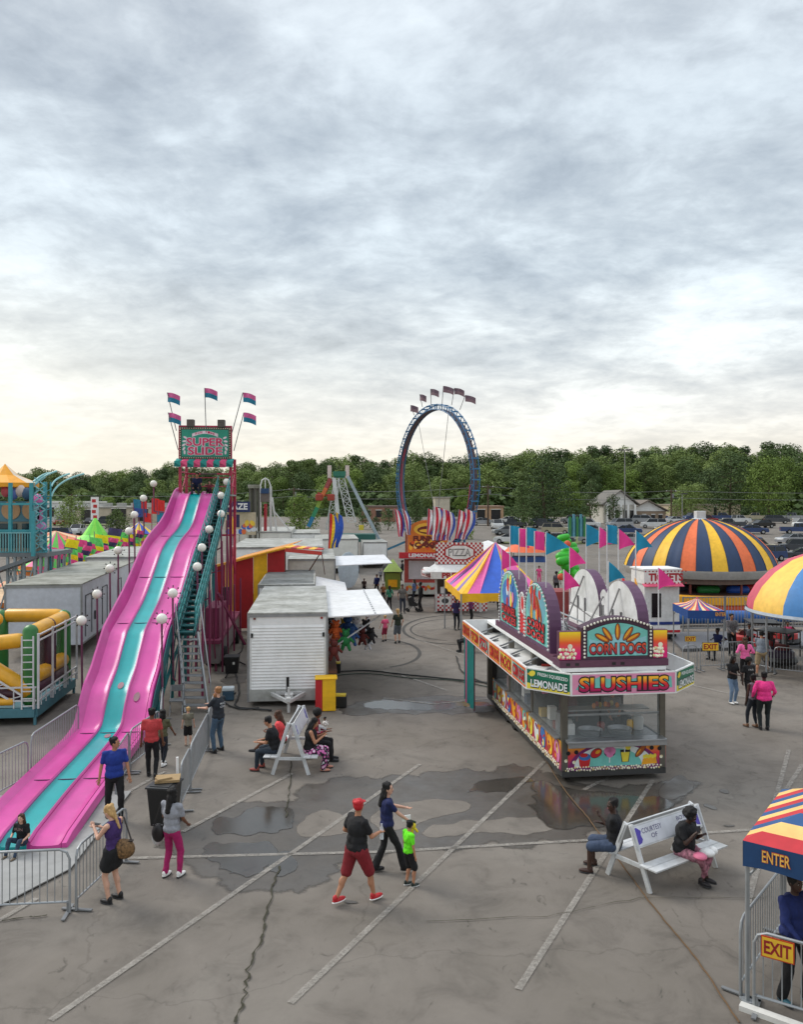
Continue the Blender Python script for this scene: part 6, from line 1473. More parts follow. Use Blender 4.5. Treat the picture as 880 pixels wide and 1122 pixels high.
m = MB(); a = pd(55, 544, 43); m.bar((a.x, 43, 0), a, .09); m.bar((a.x, 43, a.z), pd(49, 544, 43), .06); m.bar(pd(55, 544, 43), pd(55, 528, 43), .06); m.build('arm_post', TL, fh)
for px, py, c_ in ((44, 568, K(200, 120, 170)), (40, 560, K(150, 190, 200)), (46, 590, K(150, 190, 200))):
    m = MB(); a = pd(px, py, 43); m.box(a, (.3, .1, .9)); m.build('banner_panel', c_, fh)
# patchwork banners, dragon-like kiddie ride behind
gpb = 'patchwork banners in a row'
PC = [K(236, 80, 150, .7), K(70, 60, 110, .7), K(104, 214, 110, .7), K(246, 226, 30, .7), K(226, 120, 60, .7)]
pb = [(50, 598, 618, 52), (57, 606, 636, 53), (70, 600, 634, 55), (73, 590, 626, 56), (83, 590, 622, 58), (88, 592, 622, 60), (98, 588, 610, 62), (103, 585, 620, 63), (112, 588, 612, 65), (119, 578, 610, 66), (127, 582, 606, 68), (138, 584, 604, 70), (40, 600, 640, 50), (148, 585, 602, 72)]
for i, (px, y0, y1, d) in enumerate(pb):
    a = P(px, y0, d); b_ = P(px, y1, d); w = .56 * (1 + .05 * i); t = thing('patchwork_banner', 'patchwork cloth banner of hanging squares, number %d from the left behind the grey trailers' % (i + 1) if 0 else '%s topped patchwork banner hanging above the %s of the trailer roofs' % (['pink', 'navy', 'green', 'yellow', 'orange'][i % 5], ['far left end', 'left end', 'left third', 'near middle', 'middle', 'centre', 'raised middle', 'right of middle', 'right part', 'tall right part', 'right third', 'right end', 'fun house side', 'far right end'][i]), 'banner', (a.x, a.y, 0), 0, gpb)
    m = MB(); m.tube([(a.x, a.y, 0), (a.x, a.y, a.z + .2)], .03, n=6); m.build('pole', GREY, t)
    n_ = 3 if y1 - y0 < 28 else 4; m = MB()
    rows = [[V((a.x + w * 1.3 * u_ + (.12 * math.sin(j * 1.3 + i)), a.y - .05 - .1 * math.sin(u_ * 5 + j), a.z + (b_.z - a.z) * j / n_ - (.15 * u_))) for u_ in (0, .33, .66, 1)] for j in range(n_ + 1)]
    m.sheet(rows, .01, seg=lambda j, r_: (i + r_ * 2) % 4); m.build('cloth', PC, t)
for i in range(22):
    px = 52 + 4.9 * i; d = 50 + .95 * i; y0 = 612 - 1.35 * i + 5 * math.sin(i * 2.1); a = P(px, y0, d); t = thing('patchwork_banner', 'patchwork pennant in the crowded row behind the grey white trailers', 'banner', (a.x, d, 0), 0, 'crowded patchwork pennants'); hgt = (26 - .5 * i) * d / 880; w = .62
    m = MB(); m.tube([(a.x, d, 0), a], .025, n=5); m.build('pole', GREY, t)
    m = MB(); rows = [[V((a.x + w * (u_ - .1) * (1 - .25 * j / 4) + .1 * math.sin(j * 1.3 + i), d - .05 - .12 * math.sin(u_ * 5 + j), a.z - hgt * j / 4 - .14 * u_ - (.2 * math.sin(PI * u_) if j == 4 else 0))) for u_ in (0, .33, .66, 1)] for j in range(5)]
    m.sheet(rows, .01, seg=lambda j, r_: (i * 2 + r_) % 4); m.build('cloth', PC, t)
for k, (px, py, d, r_, h_, c_, lab) in enumerate(((104, 597, 66, 2.2, 2.2, 0, 'bright green peaked ride canopy among the patchwork banners'), (62, 618, 60, 2.6, 2.4, 1, 'pink and green peaked ride canopy beside the fun house legs'), (82, 622, 62, 4.2, .9, 0, 'low wide lime canopy with an orange hem behind the grey trailer'), (128, 606, 74, 3.4, 1.8, 1, 'pink and green ride canopy behind the middle banners'), (152, 592, 76, 3.3, 1.7, 2, 'blue and yellow striped round canopy left of the slide'), (60, 590, 95, 5, .9, 3, 'low orange roofed ride near the beige building'), (6, 655, 48, 2.6, 1.0, 3, 'orange striped low canopy under the fun house'), (165, 596, 90, 3.0, 1.2, 1, 'small green and pink canopy beside the slide at mid height'))):
    c0 = P(px, py, d); t = thing('ride_canopy', lab, 'canopy', (c0.x, c0.y, 0)); m = MB(); n_ = 12
    pal = [[K(110, 214, 70, .6), K(140, 226, 80, .6)], [K(226, 96, 150, .6), K(110, 206, 90, .6)], [K(50, 90, 190, .6), K(240, 200, 60, .6)], [K(210, 110, 70, .6), K(226, 190, 150, .6)]][c_]
    m.lathe((c0.x, c0.y, c0.z), [(r_, 0), (r_ * .45, h_ * .38), (.08, h_)], n_ * 2, seg=lambda j, i: (j // 2) % 2); m.build('roof', pal, t)
    m = MB(); m.lathe((c0.x, c0.y, c0.z), [(r_ + .02, 0), (r_ + .03, -.28)], 24); m.build('hem', K(226, 130, 50), t)
    for q in range(6):
        a_ = 2 * PI * q / 6 + .3; m = MB(); m.bar((c0.x + r_ * .92 * math.cos(a_), c0.y + r_ * .92 * math.sin(a_), 0), (c0.x + r_ * .92 * math.cos(a_), c0.y + r_ * .92 * math.sin(a_), c0.z), .08); m.build('post', GREY, t)
    m = MB(); m.lathe((c0.x, c0.y, 0), [(0, .5), (r_ * .8, .5), (r_ * .85, .0)], 20); m.build('platform', K(60, 52, 50), t)
for i, (px, y0, y1, c_) in enumerate(((146, 547, 566, 0), (152, 548, 566, 1), (166, 546, 563, 2), (172, 548, 572, 3), (157, 562, 572, 4))):
    a = P(px, y0, 62); t = thing('flag_banner', ['teal and blue', 'red above navy', 'plain red', 'red and teal', 'small red drooping'][i] + ' square flag left of the upper slide', 'banner', (a.x, 62, 0), 0, 'square flags left of the slide'); m = MB(); m.tube([(a.x, 62, 0), a], .03, n=6); m.build('pole', MAG, t)
    m = MB(); wavy(m, a, .62, (y1 - y0) * 62 / 880, V((.98, -.1, 0)), 0, 1, droop=.1); m.build('cloth', [[K(40, 120, 150, .7), K(50, 80, 160, .7)], [K(206, 44, 50, .7), K(60, 80, 140, .7)], [K(216, 44, 44, .7)] * 2, [K(216, 44, 44, .7), K(30, 130, 160, .7)], [K(216, 44, 44, .7)] * 2][i], t)
# ------------------------------------------------------------------ the ring ride
rg = thing('ring_ride', 'tall blue ring coaster loop with flags around its top', 'fairground ride', (3.8, 92, 0))
RC = V((3.8, 92, 8.95)); RR = 8.2; phi = R(62); hu = V((math.cos(phi), -math.sin(phi), 0)); hn = V((math.sin(phi), math.cos(phi), 0))
rp_ = lambda a, r_, o: RC + hu * (r_ * math.cos(a)) + V((0, 0, r_ * math.sin(a))) + hn * o
m = MB()
for o in (-.36, .36):
    for r_ in (RR, RR + .55): m.tube([rp_(2 * PI * i / 96, r_, o) for i in range(96)], .065, n=6, closed=True)
m.build('rail', K(44, 104, 150, .4), rg, smooth=True)
m = MB()
for i in range(96):
    a = 2 * PI * i / 96; m.bar(rp_(a, RR, -.36), rp_(a, RR + .55, -.36), .05); m.bar(rp_(a, RR, .36), rp_(a, RR + .55, .36), .05)
    if i % 2 == 0: m.bar(rp_(a, RR + .55, -.45), rp_(a, RR + .55, .45), .1, .14); m.bar(rp_(a, RR, -.45), rp_(a + PI / 48, RR + .55, -.45), .05); m.bar(rp_(a, RR, .45), rp_(a + PI / 48, RR + .55, .45), .05)
m.build('lattice', K(50, 116, 160, .45), rg)
m = MB(); rows = [[rp_(2 * PI * i / 96, RR + .03, o) for o in (-.4, .4)] for i in range(97)]; m.sheet(rows, .04); m.build('track_bed', K(96, 80, 84, .6), rg)
m = MB(); m.tube([rp_(2 * PI * i / 96, RR - .02, -.47) for i in range(60, 96)], .05, n=5); m.tube([rp_(PI + PI * i / 48, RR - .02, .0) for i in range(-8, 20)], .06, n=5); m.build('light_strip', K(200, 60, 100), rg)
for i in range(7):
    a0 = R(48 + 5.6 * i) - R(24); m = MB(); m.bar(rp_(a0, RR - .35, 0), rp_(a0 + R(4.4), RR - .35, 0), .7, .55); m.build('train_car', K(40, 60, 90), rg, bevel=.05) if i < 0 else None
m = MB()
for a0, a1 in ((R(68), R(268)), (R(118), R(282)), (R(20), R(340)), (R(160), R(200))): m.tube([rp_(a0, RR, 0), rp_(a1, RR, 0)], .03, n=4)
m.build('stay_cable', K(120, 120, 120), rg)
m = MB(); m.box((3.8, 92, .5), (6, 12, 1.0), rz=R(-56) * 0); m.build('base', K(60, 60, 70), rg)
for s_ in (-1, 1):
    m = MB(); m.bar(rp_(R(270 + 40 * s_), RR + .55, -.5), V((3.8, 92, 0)) + hu * 9 * s_ + hn * 3.5, .25); m.bar(rp_(R(270 + 40 * s_), RR + .55, .5), V((3.8, 92, 0)) + hu * 9 * s_ - hn * 3.5, .25); m.build('outrigger', K(60, 120, 150), rg)
for i, (x, y, w_, bx, by) in enumerate(((450, 444, .95, 454, 455), (460, 432, .8, 463, 446), (472, 426, 1.0, 472.5, 443), (486, 423, 1.25, 484.5, 443), (498, 425, 1.2, 495, 444), (510, 433, 1.25, 504, 449))):
    tp = P(x, y, 91); m = MB(); m.tube([P(bx, by, 91.5), tp], .04, n=5); fp = m.build('flag_pole', GREY, rg)
    m = MB(); wavy(m, tp, w_ * .95, .72, V((.98, -.15, 0)), 0, 1, droop=.3, wig=.12)
    b = m.build('flag', [K(112, 92, 104, .8), K(138, 112, 120, .8)], fp)
# ------------------------------------------------------------------ swing ride with A legs
sw = thing('swing_ride', 'tall A-framed pendulum ride with lattice towers and a rainbow leg', 'fairground ride', P(372, 600, 86) * V((1, 1, 0)).length if 0 else (P(372, 600, 86).x, 86, 0))
q_ = lambda x, y, d=86: P(x, y, d)
LT = K(200, 204, 204, .45)
def lattice(b, a0, a1, b0, b1, n, w=.1, mi=0):
    a0, a1, b0, b1 = map(V, (a0, a1, b0, b1)); b.bar(a0, a1, w, mi=mi); b.bar(b0, b1, w, mi=mi)
    for i in range(n):
        p, q, r_, s_ = a0.lerp(a1, i / n), a0.lerp(a1, (i + 1) / n), b0.lerp(b1, i / n), b0.lerp(b1, (i + 1) / n)
        b.bar(p, s_, w * .6, mi=mi); b.bar(r_, q, w * .6, mi=mi); b.bar(q, s_, w * .6, mi=mi)
m = MB(); lattice(m, q_(377, 523), q_(390, 572), q_(370, 524), q_(381, 572), 6); lattice(m, q_(367, 523, 88), q_(357, 580, 88), q_(372, 523, 88), q_(366, 580, 88), 6); m.build('lattice_tower', LT, sw)
m = MB(); m.bar(q_(381, 522), q_(416, 592), .55, .3); m.build('long_leg', K(156, 170, 178, .45), sw)
m = MB(); m.bar(q_(366, 523), q_(373, 592), .4); m.build('front_leg', LT, sw)
cr_ = [K(150, 70, 70), K(200, 110, 60), K(130, 160, 60), K(40, 130, 90), K(30, 110, 150)]
for i in range(5):
    a, b_ = q_(362, 524).lerp(q_(338, 577), i / 5), q_(362, 524).lerp(q_(338, 577), (i + 1) / 5); m = MB(); m.bar(a, b_, .4); m.build('rainbow_leg', cr_[i], sw)
m = MB(); m.bar(q_(365, 519), q_(379, 519), .6, .5); m.bar(q_(366, 522), q_(378, 522), .4, .3); m.build('axle', K(40, 110, 90), sw)
for x in (361, 380.5): m = MB(); m.bar(q_(x, 524), q_(x, 510), .4); m.build('pylon_cap', K(206, 190, 184), sw)
m = MB(); m.bar(q_(348, 540), q_(366, 545), .2); m.bar(q_(366, 523), q_(356, 541), .15); m.build('arm', K(150, 60, 40), sw)
for x in (350, 363): m = MB(); m.box(q_(x, 545), (.75, 1.2, .7)); m.build('gondola', K(150, 56, 40), sw, bevel=.1)
m = MB(); m.box(q_(388, 589), (4.6, 3, .8)); m.box(q_(345, 592), (3, 3, .7)); m.build('platform', K(34, 92, 84), sw)
m = MB(); m.box(q_(396, 578), (.5, .4, .55)); m.build('operator_panel', K(210, 190, 60), sw)
# drop tower, striped slide tower and maze sign
dt = thing('tower_ride', 'narrow white framed ride tower with a red panel right of the maze sign', 'fairground ride', (P(291, 0, 80).x, 80, 0))
m = MB(); z0 = P(0, 583, 80).z
for x in (285, 296.5): m.bar((P(x, 0, 80).x, 80, z0 - 3), P(x, 533, 80), .22)
m.tube([P(285, 533, 80), P(287, 526, 80), P(290.5, 524, 80), P(294, 526, 80), P(296.5, 533, 80)], .08, n=6); m.bar(P(290.5, 524, 80), P(290.5, 545, 80), .1); m.bar(P(303, 582, 80), P(298, 545, 80), .16); m.bar(P(300, 560, 80), P(318, 582, 80), .12)
m.build('frame', K(206, 206, 204), dt); m = MB(); m.bar((P(291, 0, 80).x, 79.8, z0), P(291, 552, 79.8), .7, .2); m.build('panel', K(166, 34, 48), dt); m = MB(); m.box(P(290.5, 538, 80), (.8, .5, .5)); m.build('head', K(40, 70, 110), dt); m = MB(); m.box(P(290.5, 545, 80), (.9, .3, .9)); m.build('grille', K(110, 100, 96), dt)
pg = thing('pillar_ride', 'bundle of weathered grey ride pillars between the maze sign and tower', 'fairground ride', (P(278, 0, 78).x, 78, 0))
for k, x in enumerate((274, 277, 280, 283)): m = MB(); m.bar((P(x, 0, 78).x, 78 + .3 * (k % 2), 2), P(x, 533 + (k % 2), 78 + .3 * (k % 2)), .22); m.build('pillar', K(92, 90, 82), pg)
m = MB(); m.box(P(278, 533, 78), (1.1, .5, .35)); m.build('head', K(150, 150, 140), pg)
mz = thing('maze_attraction', 'navy maze sign over a colourful walk-through front right of the slide tower', 'fairground attraction', (P(258, 0, 75).x, 75, 0))
a = P(246, 561, 75); m = MB(); m.prism([a, a + V((2.35, 0, 0)), a + V((2.35, 0, .98)), a + V((0, 0, .98))], (0, .15, 0)); p = PL(m, a, (1, 0, 0), (0, 0, 1)); p.text('MAZE', 1.12, .52, 2.0, .55, 1, .02, off=.03); m.build('sign', [K(34, 46, 92), K(226, 226, 226)], mz)
m = MB(); a = P(246, 586, 75.3); m.prism([a, a + V((2.9, 0, 0)), a + V((2.9, 0, 2.1)), a + V((0, 0, 2.1))], (0, .2, 0)); p = PL(m, a, (1, 0, 0), (0, 0, 1)); p.rect(.2, .7, 1.4, 1.9, 1, .01); p.rect(.55, .9, .9, 1.4, 2, .02); 
for k in range(9): p.disc(1.7 + .13 * k, .5 + .2 * (k % 4), .2, .3, 2 + k % 4, .012 + .002 * k, rot=k)
for k in range(6): p.disc(.3 + .3 * k, .3, .22, .25, 2 + (k + 1) % 4, .014 + .002 * k)
m.build('front_panel', [K(190, 176, 150), K(40, 40, 80), K(206, 210, 216), K(60, 100, 180), K(220, 110, 60), K(226, 190, 60)], mz)
yb = P(255, 577, 60); t = thing('feather_banner', 'short yellow feather banner right of the upper stair handrail', 'banner', (yb.x, 60, 0)); m = MB(); m.tube([(yb.x, 60, 0), (yb.x, 60, yb.z + .9)], .03, n=6); m.build('pole', GREY, t); m = MB(); m.ell(yb, (.2, .04, .85)); m.build('cloth', YEL, t, smooth=True)
# dragon ride and castle backdrop behind the arches
dr = thing('dragon_ride', 'coiled green inflatable dragon slide behind the trailer flags', 'fairground ride', (P(622, 0, 46).x, 46, 0)); c_ = P(625, 640, 46)
for k in range(9): m = MB(); m.cap(P(618 + 4.5 * math.sin(k * 1.3), 630 - 5 * k, 46 + .5 * math.cos(k)), P(626 + 5 * math.sin(k * 1.3 + 1), 628 - 5 * k, 46 + .5 * math.cos(k)), .33 - .015 * k, .3 - .015 * k); m.build('body_coil', K(50, 178, 40, .4), dr, smooth=True)
for k in range(6): m = MB(); m.cap(P(630 + 1.5 * k, 628 + (k % 3) * 4, 45.5), P(634 + 1.5 * k, 634 + (k % 3) * 3, 45.2), .22, .1); m.build('leaf_fin', K(60, 190, 40, .4), dr, smooth=True)
for k, (px, py) in enumerate(((613, 614), (622, 596), (615, 632))): m = MB(); m.ell(P(px, py, 45.6), (.2, .15, .2)); m.build('bead', K(220, 90, 60), dr, smooth=True)
m = MB(); m.box((c_.x, 46.5, .8), (3.5, 2, 1.6)); m.build('base', K(150, 60, 60), dr)
cb = thing('painted_backdrop', 'painted teal and green castle-like ride front in the distance behind the flags', 'fairground attraction', (P(632, 0, 100).x, 100, 0)); a = P(623, 588, 100)
m = MB(); m.prism([a, a + V((2.2, 0, 0)), a + V((2.2, 0, 2.3)), a + V((0, 0, 2.3))], (0, .2, 0)); m.build('panel', K(70, 140, 150), cb)
for k in range(5): m = MB(); x = a.x + .2 + .45 * k; m.bar((x, 99.9, a.z), (x, 99.9, a.z + 2.5 + .3 * (k % 2)), .25); m.build('painted_column', [K(60, 130, 70), K(90, 150, 170)][k % 2], cb)
# ------------------------------------------------------------------ people of the fair
T_ = lambda r, g, b: K(r, g, b, .85, var=.14, scale=30, bump=.3)
BLK = T_(20, 20, 23); NAVY = T_(26, 36, 84); JEAN = T_(44, 62, 84); JEANL = T_(112, 136, 164); DKJ = T_(30, 36, 46); HBLK = K(16, 13, 12, .8, var=.3, scale=40); HBRN = K(70, 46, 30, .75, var=.3, scale=40); HBLD = K(190, 152, 98, .75, var=.25, scale=40)
# man in the red cap
def ground(px, py): return G(px, py)
t, J = person('man in a red cap, black tee and long red shorts walking with a bottle', ground(391, 989), -50, 1.76, 1.3, 'tan', ('tee', BLK), ('shorts', T_(126, 26, 36)), K(190, 30, 40, .5), ('cap', K(190, 26, 38, .6)), feet=[(-.13, -.34, .11), (.14, .26, .08)], hands=[(-.22, .18, 1.05), (.16, .36, 1.14)], turn=25, lean=2, vox=.016, sole=WHITE)
b = MB(); h_ = J['hn'][1]; b.lathe(h_ - V((0, 0, .14)), [(0, 0), (.032, 0), (.034, .02), (.034, .17), (.014, .23), (.014, .26), (0, .26)], 14); o = b.build('bottle', mat('clear_plastic', (.8, .84, .88), .1, alpha=.55), smooth=True); tag(o, 'clear plastic bottle held up by the man in the red cap', 'bottle')
t, J = person('dark haired woman in a navy top and black flared trousers stretching her arms out', ground(424, 956), -78, 1.66, .95, 'light', ('tee', NAVY), ('flare', BLK), BLACK, ('long', HBLK), feet=[(-.08, -.22, .1), (.09, .34, .08)], hands=[(-.22, .40, 1.14), (.16, .40, 1.02)], turn=-30, vox=.016)
t0 = thing('toy', 'yellow toy with green stem dangling from the navy dressed woman\'s hand', 'toy', J['hn'][1])
b = MB(); c_ = J['hn'][1]
b.ell(c_ + V((.03, 0, -.06)), (.07, .05, .06)); 
for dx, dz in ((-.08, -.17), (.0, -.2), (.09, -.14)): b.cap(c_ + V((.03, 0, -.06)), c_ + V((dx + .03, 0, dz - .03)), .03, .022)
b.build('body', K(230, 206, 40, .7), t0, smooth=True); b = MB(); b.cap(c_ + V((-.1, 0, .05)), c_ + V((.08, 0, 0)), .03, .02); b.build('stem', K(40, 60, 30), t0, smooth=True)
b = MB(); b.box(c_ + V((-.08, -.02, .08)), (.16, .02, .1), rz=.3); o = b.build('folded_paper', WHITE); tag(o, 'folded white paper in the navy dressed woman\'s hand', 'paper')
person('small boy in a neon green tee and black shorts with green sides', ground(448, 971), -60, 1.16, 1.0, 'tan', ('tee', T_(110, 240, 30)), ('shorts', BLK), K(24, 40, 34, .5), ('short', HBLK), feet=[(-.09, -.02, .08), (.1, .08, .08)], turn=20, nod=10, vox=.016, sole=WHITE)
t, J = person('blonde woman in a purple top and black skirt looking at her phone by the barrier', ground(124, 988), 70, 1.66, 1.05, 'light', ('tank', T_(62, 38, 96)), ('skirt', BLK), BLACK, ('pony', HBLD), feet=[(-.1, .02, .08), (.13, -.03, .08)], hands=[(-.08, .36, 1.3), (.10, .32, 1.24)], nod=28, vox=.016)
b = MB(); c_ = (J['hn'][0] + J['hn'][1]) / 2 + V((0, 0, .03)); b.box(c_, (.07, .14, .012), rz=R(70)); o = b.build('phone', BLACK); tag(o, 'phone held by the blonde woman in purple', 'phone')
def bag(c, w, d, h, m_, lab, strap_to=None, mb2=None):
    t = thing('handbag', lab, 'bag', c); b = MB(); b.ell(V(c), (w, d, h), n=16, m=10); b.build('body', m_, t, smooth=True); b = MB(); b.bar(V(c) + V((-w * .8, 0, h * .8)), V(c) + V((w * .8, 0, h * .8)), d * .8, .02); b.build('flap', mb2 or m_, t)
    if strap_to is not None: b = MB(); s_ = V(strap_to); b.tube([V(c) + V((-w * .7, 0, h * .7)), s_ + V((-.05, 0, .02)), s_ + V((.06, 0, .03)), V(c) + V((w * .7, 0, h * .7))], .013, n=6); b.build('strap', mb2 or m_, t)
LEO = mat('leopard', srgb(112, 84, 52), .7, var=.75, scale=26)
bag(J['sh'][1] + V((.13, -.2, -.42)), .19, .09, .17, LEO, 'leopard print shoulder bag on the blonde woman\'s back', J['sh'][1], K(40, 30, 24))
t, J = person('woman in a grey top and magenta trousers standing by the black bin', ground(188, 961), -22, 1.62, 1.0, 'brown', ('tee', T_(150, 152, 160)), ('pants', T_(166, 28, 96)), WHITE, ('long', HBLK), feet=[(-.12, -.05, .08), (.14, .05, .08)], hands=[(-.2, .22, .95), (.16, .26, .98)], vox=.016)
bag(J['sh'][0] + V((-.1, -.02, -.52)), .12, .07, .17, K(28, 24, 26, .4), 'black shoulder bag at the hip of the woman in magenta trousers', J['sh'][0])
b = MB(); b.ell(J['sh'][0] + V((-.16, .08, -.62)), (.09, .06, .17), n=14); o = b.build('tote_bag', K(206, 206, 208, .7), smooth=True); tag(o, 'white tote hanging behind the black shoulder bag', 'bag')
person('man in a royal blue polo and black trousers turning by the slide barrier', ground(125, 898), 205, 1.78, 1.1, 'tan', ('tee', T_(26, 54, 140)), ('pants', BLK), BLACK, ('short', HBLK), feet=[(-.12, .1, .08), (.13, -.12, .08)], hands=[(-.30, .1, .84), (.3, -.02, .86)], turn=60, vox=.016)
person('man in a red shirt and black trousers walking away toward the ladder', ground(166, 852), 8, 1.72, 1.02, 'brown', ('tee', T_(186, 60, 62)), ('pants', BLK), BLACK, ('short', HBLK), feet=[(-.1, .12, .08), (.1, -.12, .1)])
person('girl in an olive top with long black hair walking beside the man in red', ground(178, 839), -20, 1.45, .9, 'brown', ('tee', T_(92, 92, 66)), ('tight', DKJ), WHITE, ('long', HBLK), feet=[(-.08, .1, .08), (.08, -.1, .08)], hands=[(-.2, .3, .98), (.2, .3, .95)])
person('small blond child in black shorts beside the crowd barrier by the ladder', ground(206, 817), 20, 1.08, .95, 'light', ('tee', T_(120, 116, 100)), ('shorts', BLK), K(180, 150, 130), ('short', HBLD))
t, J = person('bearded man with ginger hair in a printed black tee and jeans by the ladder', ground(239, 824), 60, 1.78, 1.12, 'light', ('tee', T_(36, 42, 50)), ('pants', T_(70, 94, 116)), BLACK, ('short', K(160, 112, 70, .6)), feet=[(-.14, 0, .08), (.16, .02, .08)], hands=[(-.2, .42, 1.16), (.14, .44, 1.2)], logo=(['MAC', 'OK'], False, K(206, 210, 214), .2))
b = MB(); b.ell(J['hd'] + V((-.06, -.02, -.12)), (.06, .06, .07)); o = b.build('beard', K(150, 100, 60, .7), t, smooth=True)
# child at the foot of the slide
t, J = person('child in a printed black tee sitting on the end of the teal slide lane', S(.18, 15.5, .02), 172, 1.15, 1.0, 'light', ('tee', BLK), ('pants', JEAN), K(110, 96, 78), ('bob', HBRN), pz=.30, feet=[(-.16, .62, .10), (.16, .55, .10)], hands=[(-.2, .3, .42), (.2, .3, .42)], kneehint=(0, .3, 1), lean=4, vox=.016, logo=(['FUN'], True, K(150, 120, 120), .16))
# rider at the top of the slide
person('person in navy crouched at the top of the teal lane', S(0, 39.4, 7.05), 180, 1.7, 1.1, 'tan', ('tee', T_(20, 30, 70)), ('pants', DKJ), BLACK, ('short', HBLK), pz=.34, feet=[(-.16, .5, .1), (.16, .5, .1)], hands=[(-.15, .4, .4), (.15, .4, .4)], kneehint=(0, .3, 1), lean=14, vox=.03)
person('small child seated beside the rider at the slide top', S(.55, 39.5, 7.05), 180, 1.1, 1.0, 'light', ('tee', T_(120, 50, 60)), ('pants', BLK), BLACK, ('short', HBRN), pz=.3, feet=[(-.1, .5, .1), (.1, .5, .1)], kneehint=(0, .3, 1), vox=.03)
person('attendant in dark clothes standing behind the rider on the slide platform', S(-.4, 40.5, 7.1), 180, 1.0, 1.2, 'tan', ('tee', BLK), ('pants', BLK), BLACK, ('short', HBLK), vox=.03)
# far bench group
SE_ = dict(pz=.56)
def seat_local(A, Uv, Wv, x, e, Hh): 
    Wn = V(Wv).normalized(); c0 = V(A) + V(Wv) * .5 + Wn * e * (V(Wv).length * .5 * (1 - .42 / Hh)) + Wn * e * .12; return c0 + V(Uv).normalized() * x
u2, w2 = V((.03, 1, 0)), V((.9, -.03, 0))
person('man in a black tee and dark jeans, left near end of the end-on bench', seat_local(BB, u2, w2, .32, -1, 1.28), 82, 1.76, 1.2, 'tan', ('tee', BLK), ('pants', T_(38, 50, 62)), K(150, 70, 60), ('short', HBLK), feet=[(-.14, .46, .08), (.14, .40, .08)], hands=[(-.12, .42, .72), (.12, .4, .72)], lean=16, nod=10, vox=.018, **SE_)
t, J = person('woman in a coral top with crossed legs, left far end of the bench', seat_local(BB, u2, w2, 1.1, -1, 1.28), 86, 1.68, 1.15, 'brown', ('tee', T_(236, 80, 84)), ('shorts', T_(110, 100, 72)), BLACK, ('long', HBRN), feet=[(-.05, .72, .30), (.12, .42, .08)], hands=[(-.15, .35, .8), (.12, .36, .8)], lean=8, vox=.018, **SE_)
FLO = mat('floral_cloth', srgb(150, 110, 150), .8, var=.9, scale=14)
def floral():
    m = bpy.data.materials.new('floral_print'); m.use_nodes = True; nt = m.node_tree; N = nt.nodes; L = nt.links; v = N.new('ShaderNodeTexVoronoi'); v.inputs['Scale'].default_value = 11; tc = N.new('ShaderNodeTexCoord'); r = N.new('ShaderNodeValToRGB'); r.color_ramp.interpolation = 'CONSTANT'
    for k in range(2): r.color_ramp.elements.new(.5)
    for e, (p, c) in zip(r.color_ramp.elements, ((0, (230, 226, 232)), (.28, (206, 110, 170)), (.5, (24, 20, 30)), (.8, (220, 216, 224)))): e.position = p; e.color = (*srgb(*c), 1)
    L.new(tc.outputs['Object'], v.inputs['Vector']); L.new(v.outputs['Distance'], r.inputs['Fac']); L.new(r.outputs['Color'], N['Principled BSDF'].inputs['Base Color']); N['Principled BSDF'].inputs['Roughness'].default_value = .85; return m
FL = floral()
t, J1 = person('woman in a black vest and flowery wide trousers, right near end of the bench', seat_local(BB, u2, w2, .35, 1, 1.28), -88, 1.7, 1.35, 'tan', ('tank', BLK), ('baggy', FL), K(190, 130, 110), ('long', HBLK), feet=[(-.15, .42, .08), (.12, .36, .08)], hands=[(-.1, .36, .92), (.12, .34, .9)], lean=6, nod=18, vox=.018, **SE_)
t, J = person('woman in a red and black patterned blouse at the bench\'s right far end', seat_local(BB, u2, w2, 1.15, 1, 1.28), -94, 1.72, 1.1, 'brown', ('long', mat('red_print', srgb(120, 26, 42), .8, var=.9, scale=16)), ('pants', BLK), BLACK, ('afro', HBLK), feet=[(-.12, .46, .08), (.12, .5, .08)], hands=[(-.12, .34, .8), (.12, .36, .8)], lean=4, nod=14, vox=.018, **SE_)
person('baby held on the lap of the woman in flowery trousers', J1['hn'][0] + V((-.02, .06, -.1)), 100, .62, 1.2, 'brown', ('long', T_(206, 200, 196)), ('pants', T_(190, 190, 196)), K(200, 120, 150), ('short', HBLK), pz=.55, feet=[(-.1, .4, .3), (.1, .4, .3)], vox=.03)
# near bench pair
fr_ = math.degrees(math.atan2(BU.y, BU.x))
t, J = person('man in a black tee and rolled jeans on the lettered bench\'s far side', seat_local(BA, BU, BW, .12, 1, 1.06), fr_ + 38, 1.76, 1.1, 'dark', ('tee', BLK), ('shorts', T_(60, 74, 98)), K(60, 36, 28), ('short', HBLK), feet=[(-.14, .44, .08), (.20, .40, .08)], hands=[(.02, .24, .98), (.12, .26, .84)], lean=2, turn=35, vox=.016, **SE_)
t, J = person('woman in a black tee and pink leggings with a phone on the lettered bench', seat_local(BA, BU, BW, .98, -1, 1.06), fr_ + 180 + 8, 1.66, 1.55, 'dark', ('tee', BLK), ('tight', mat('pink_leggings', srgb(150, 98, 112), .8, var=.6, scale=18)), K(30, 26, 28), ('curly', HBLK), feet=[(.06, .40, .10), (-.02, .46, .16)], hands=[(-.06, .34, .90), (.12, .30, .96)], lean=8, nod=18, vox=.016, **SE_)
b = MB(); b.box(J['hn'][1] + V((0, -.03, .04)), (.07, .012, .13), rz=.3); o = b.build('phone', K(60, 60, 66, .2)); tag(o, 'phone in the hand of the woman on the lettered bench', 'phone')
b = MB(); b.ell(J['kn'][0] + V((-.02, 0, .1)), (.14, .12, .07)); b.ell(J['kn'][0] + V((.1, .04, .12)), (.08, .09, .07)); o = b.build('napkin_bundle', WHITE, smooth=True); tag(o, 'white paper bundle on the lap of the woman on the lettered bench', 'paper bundle')
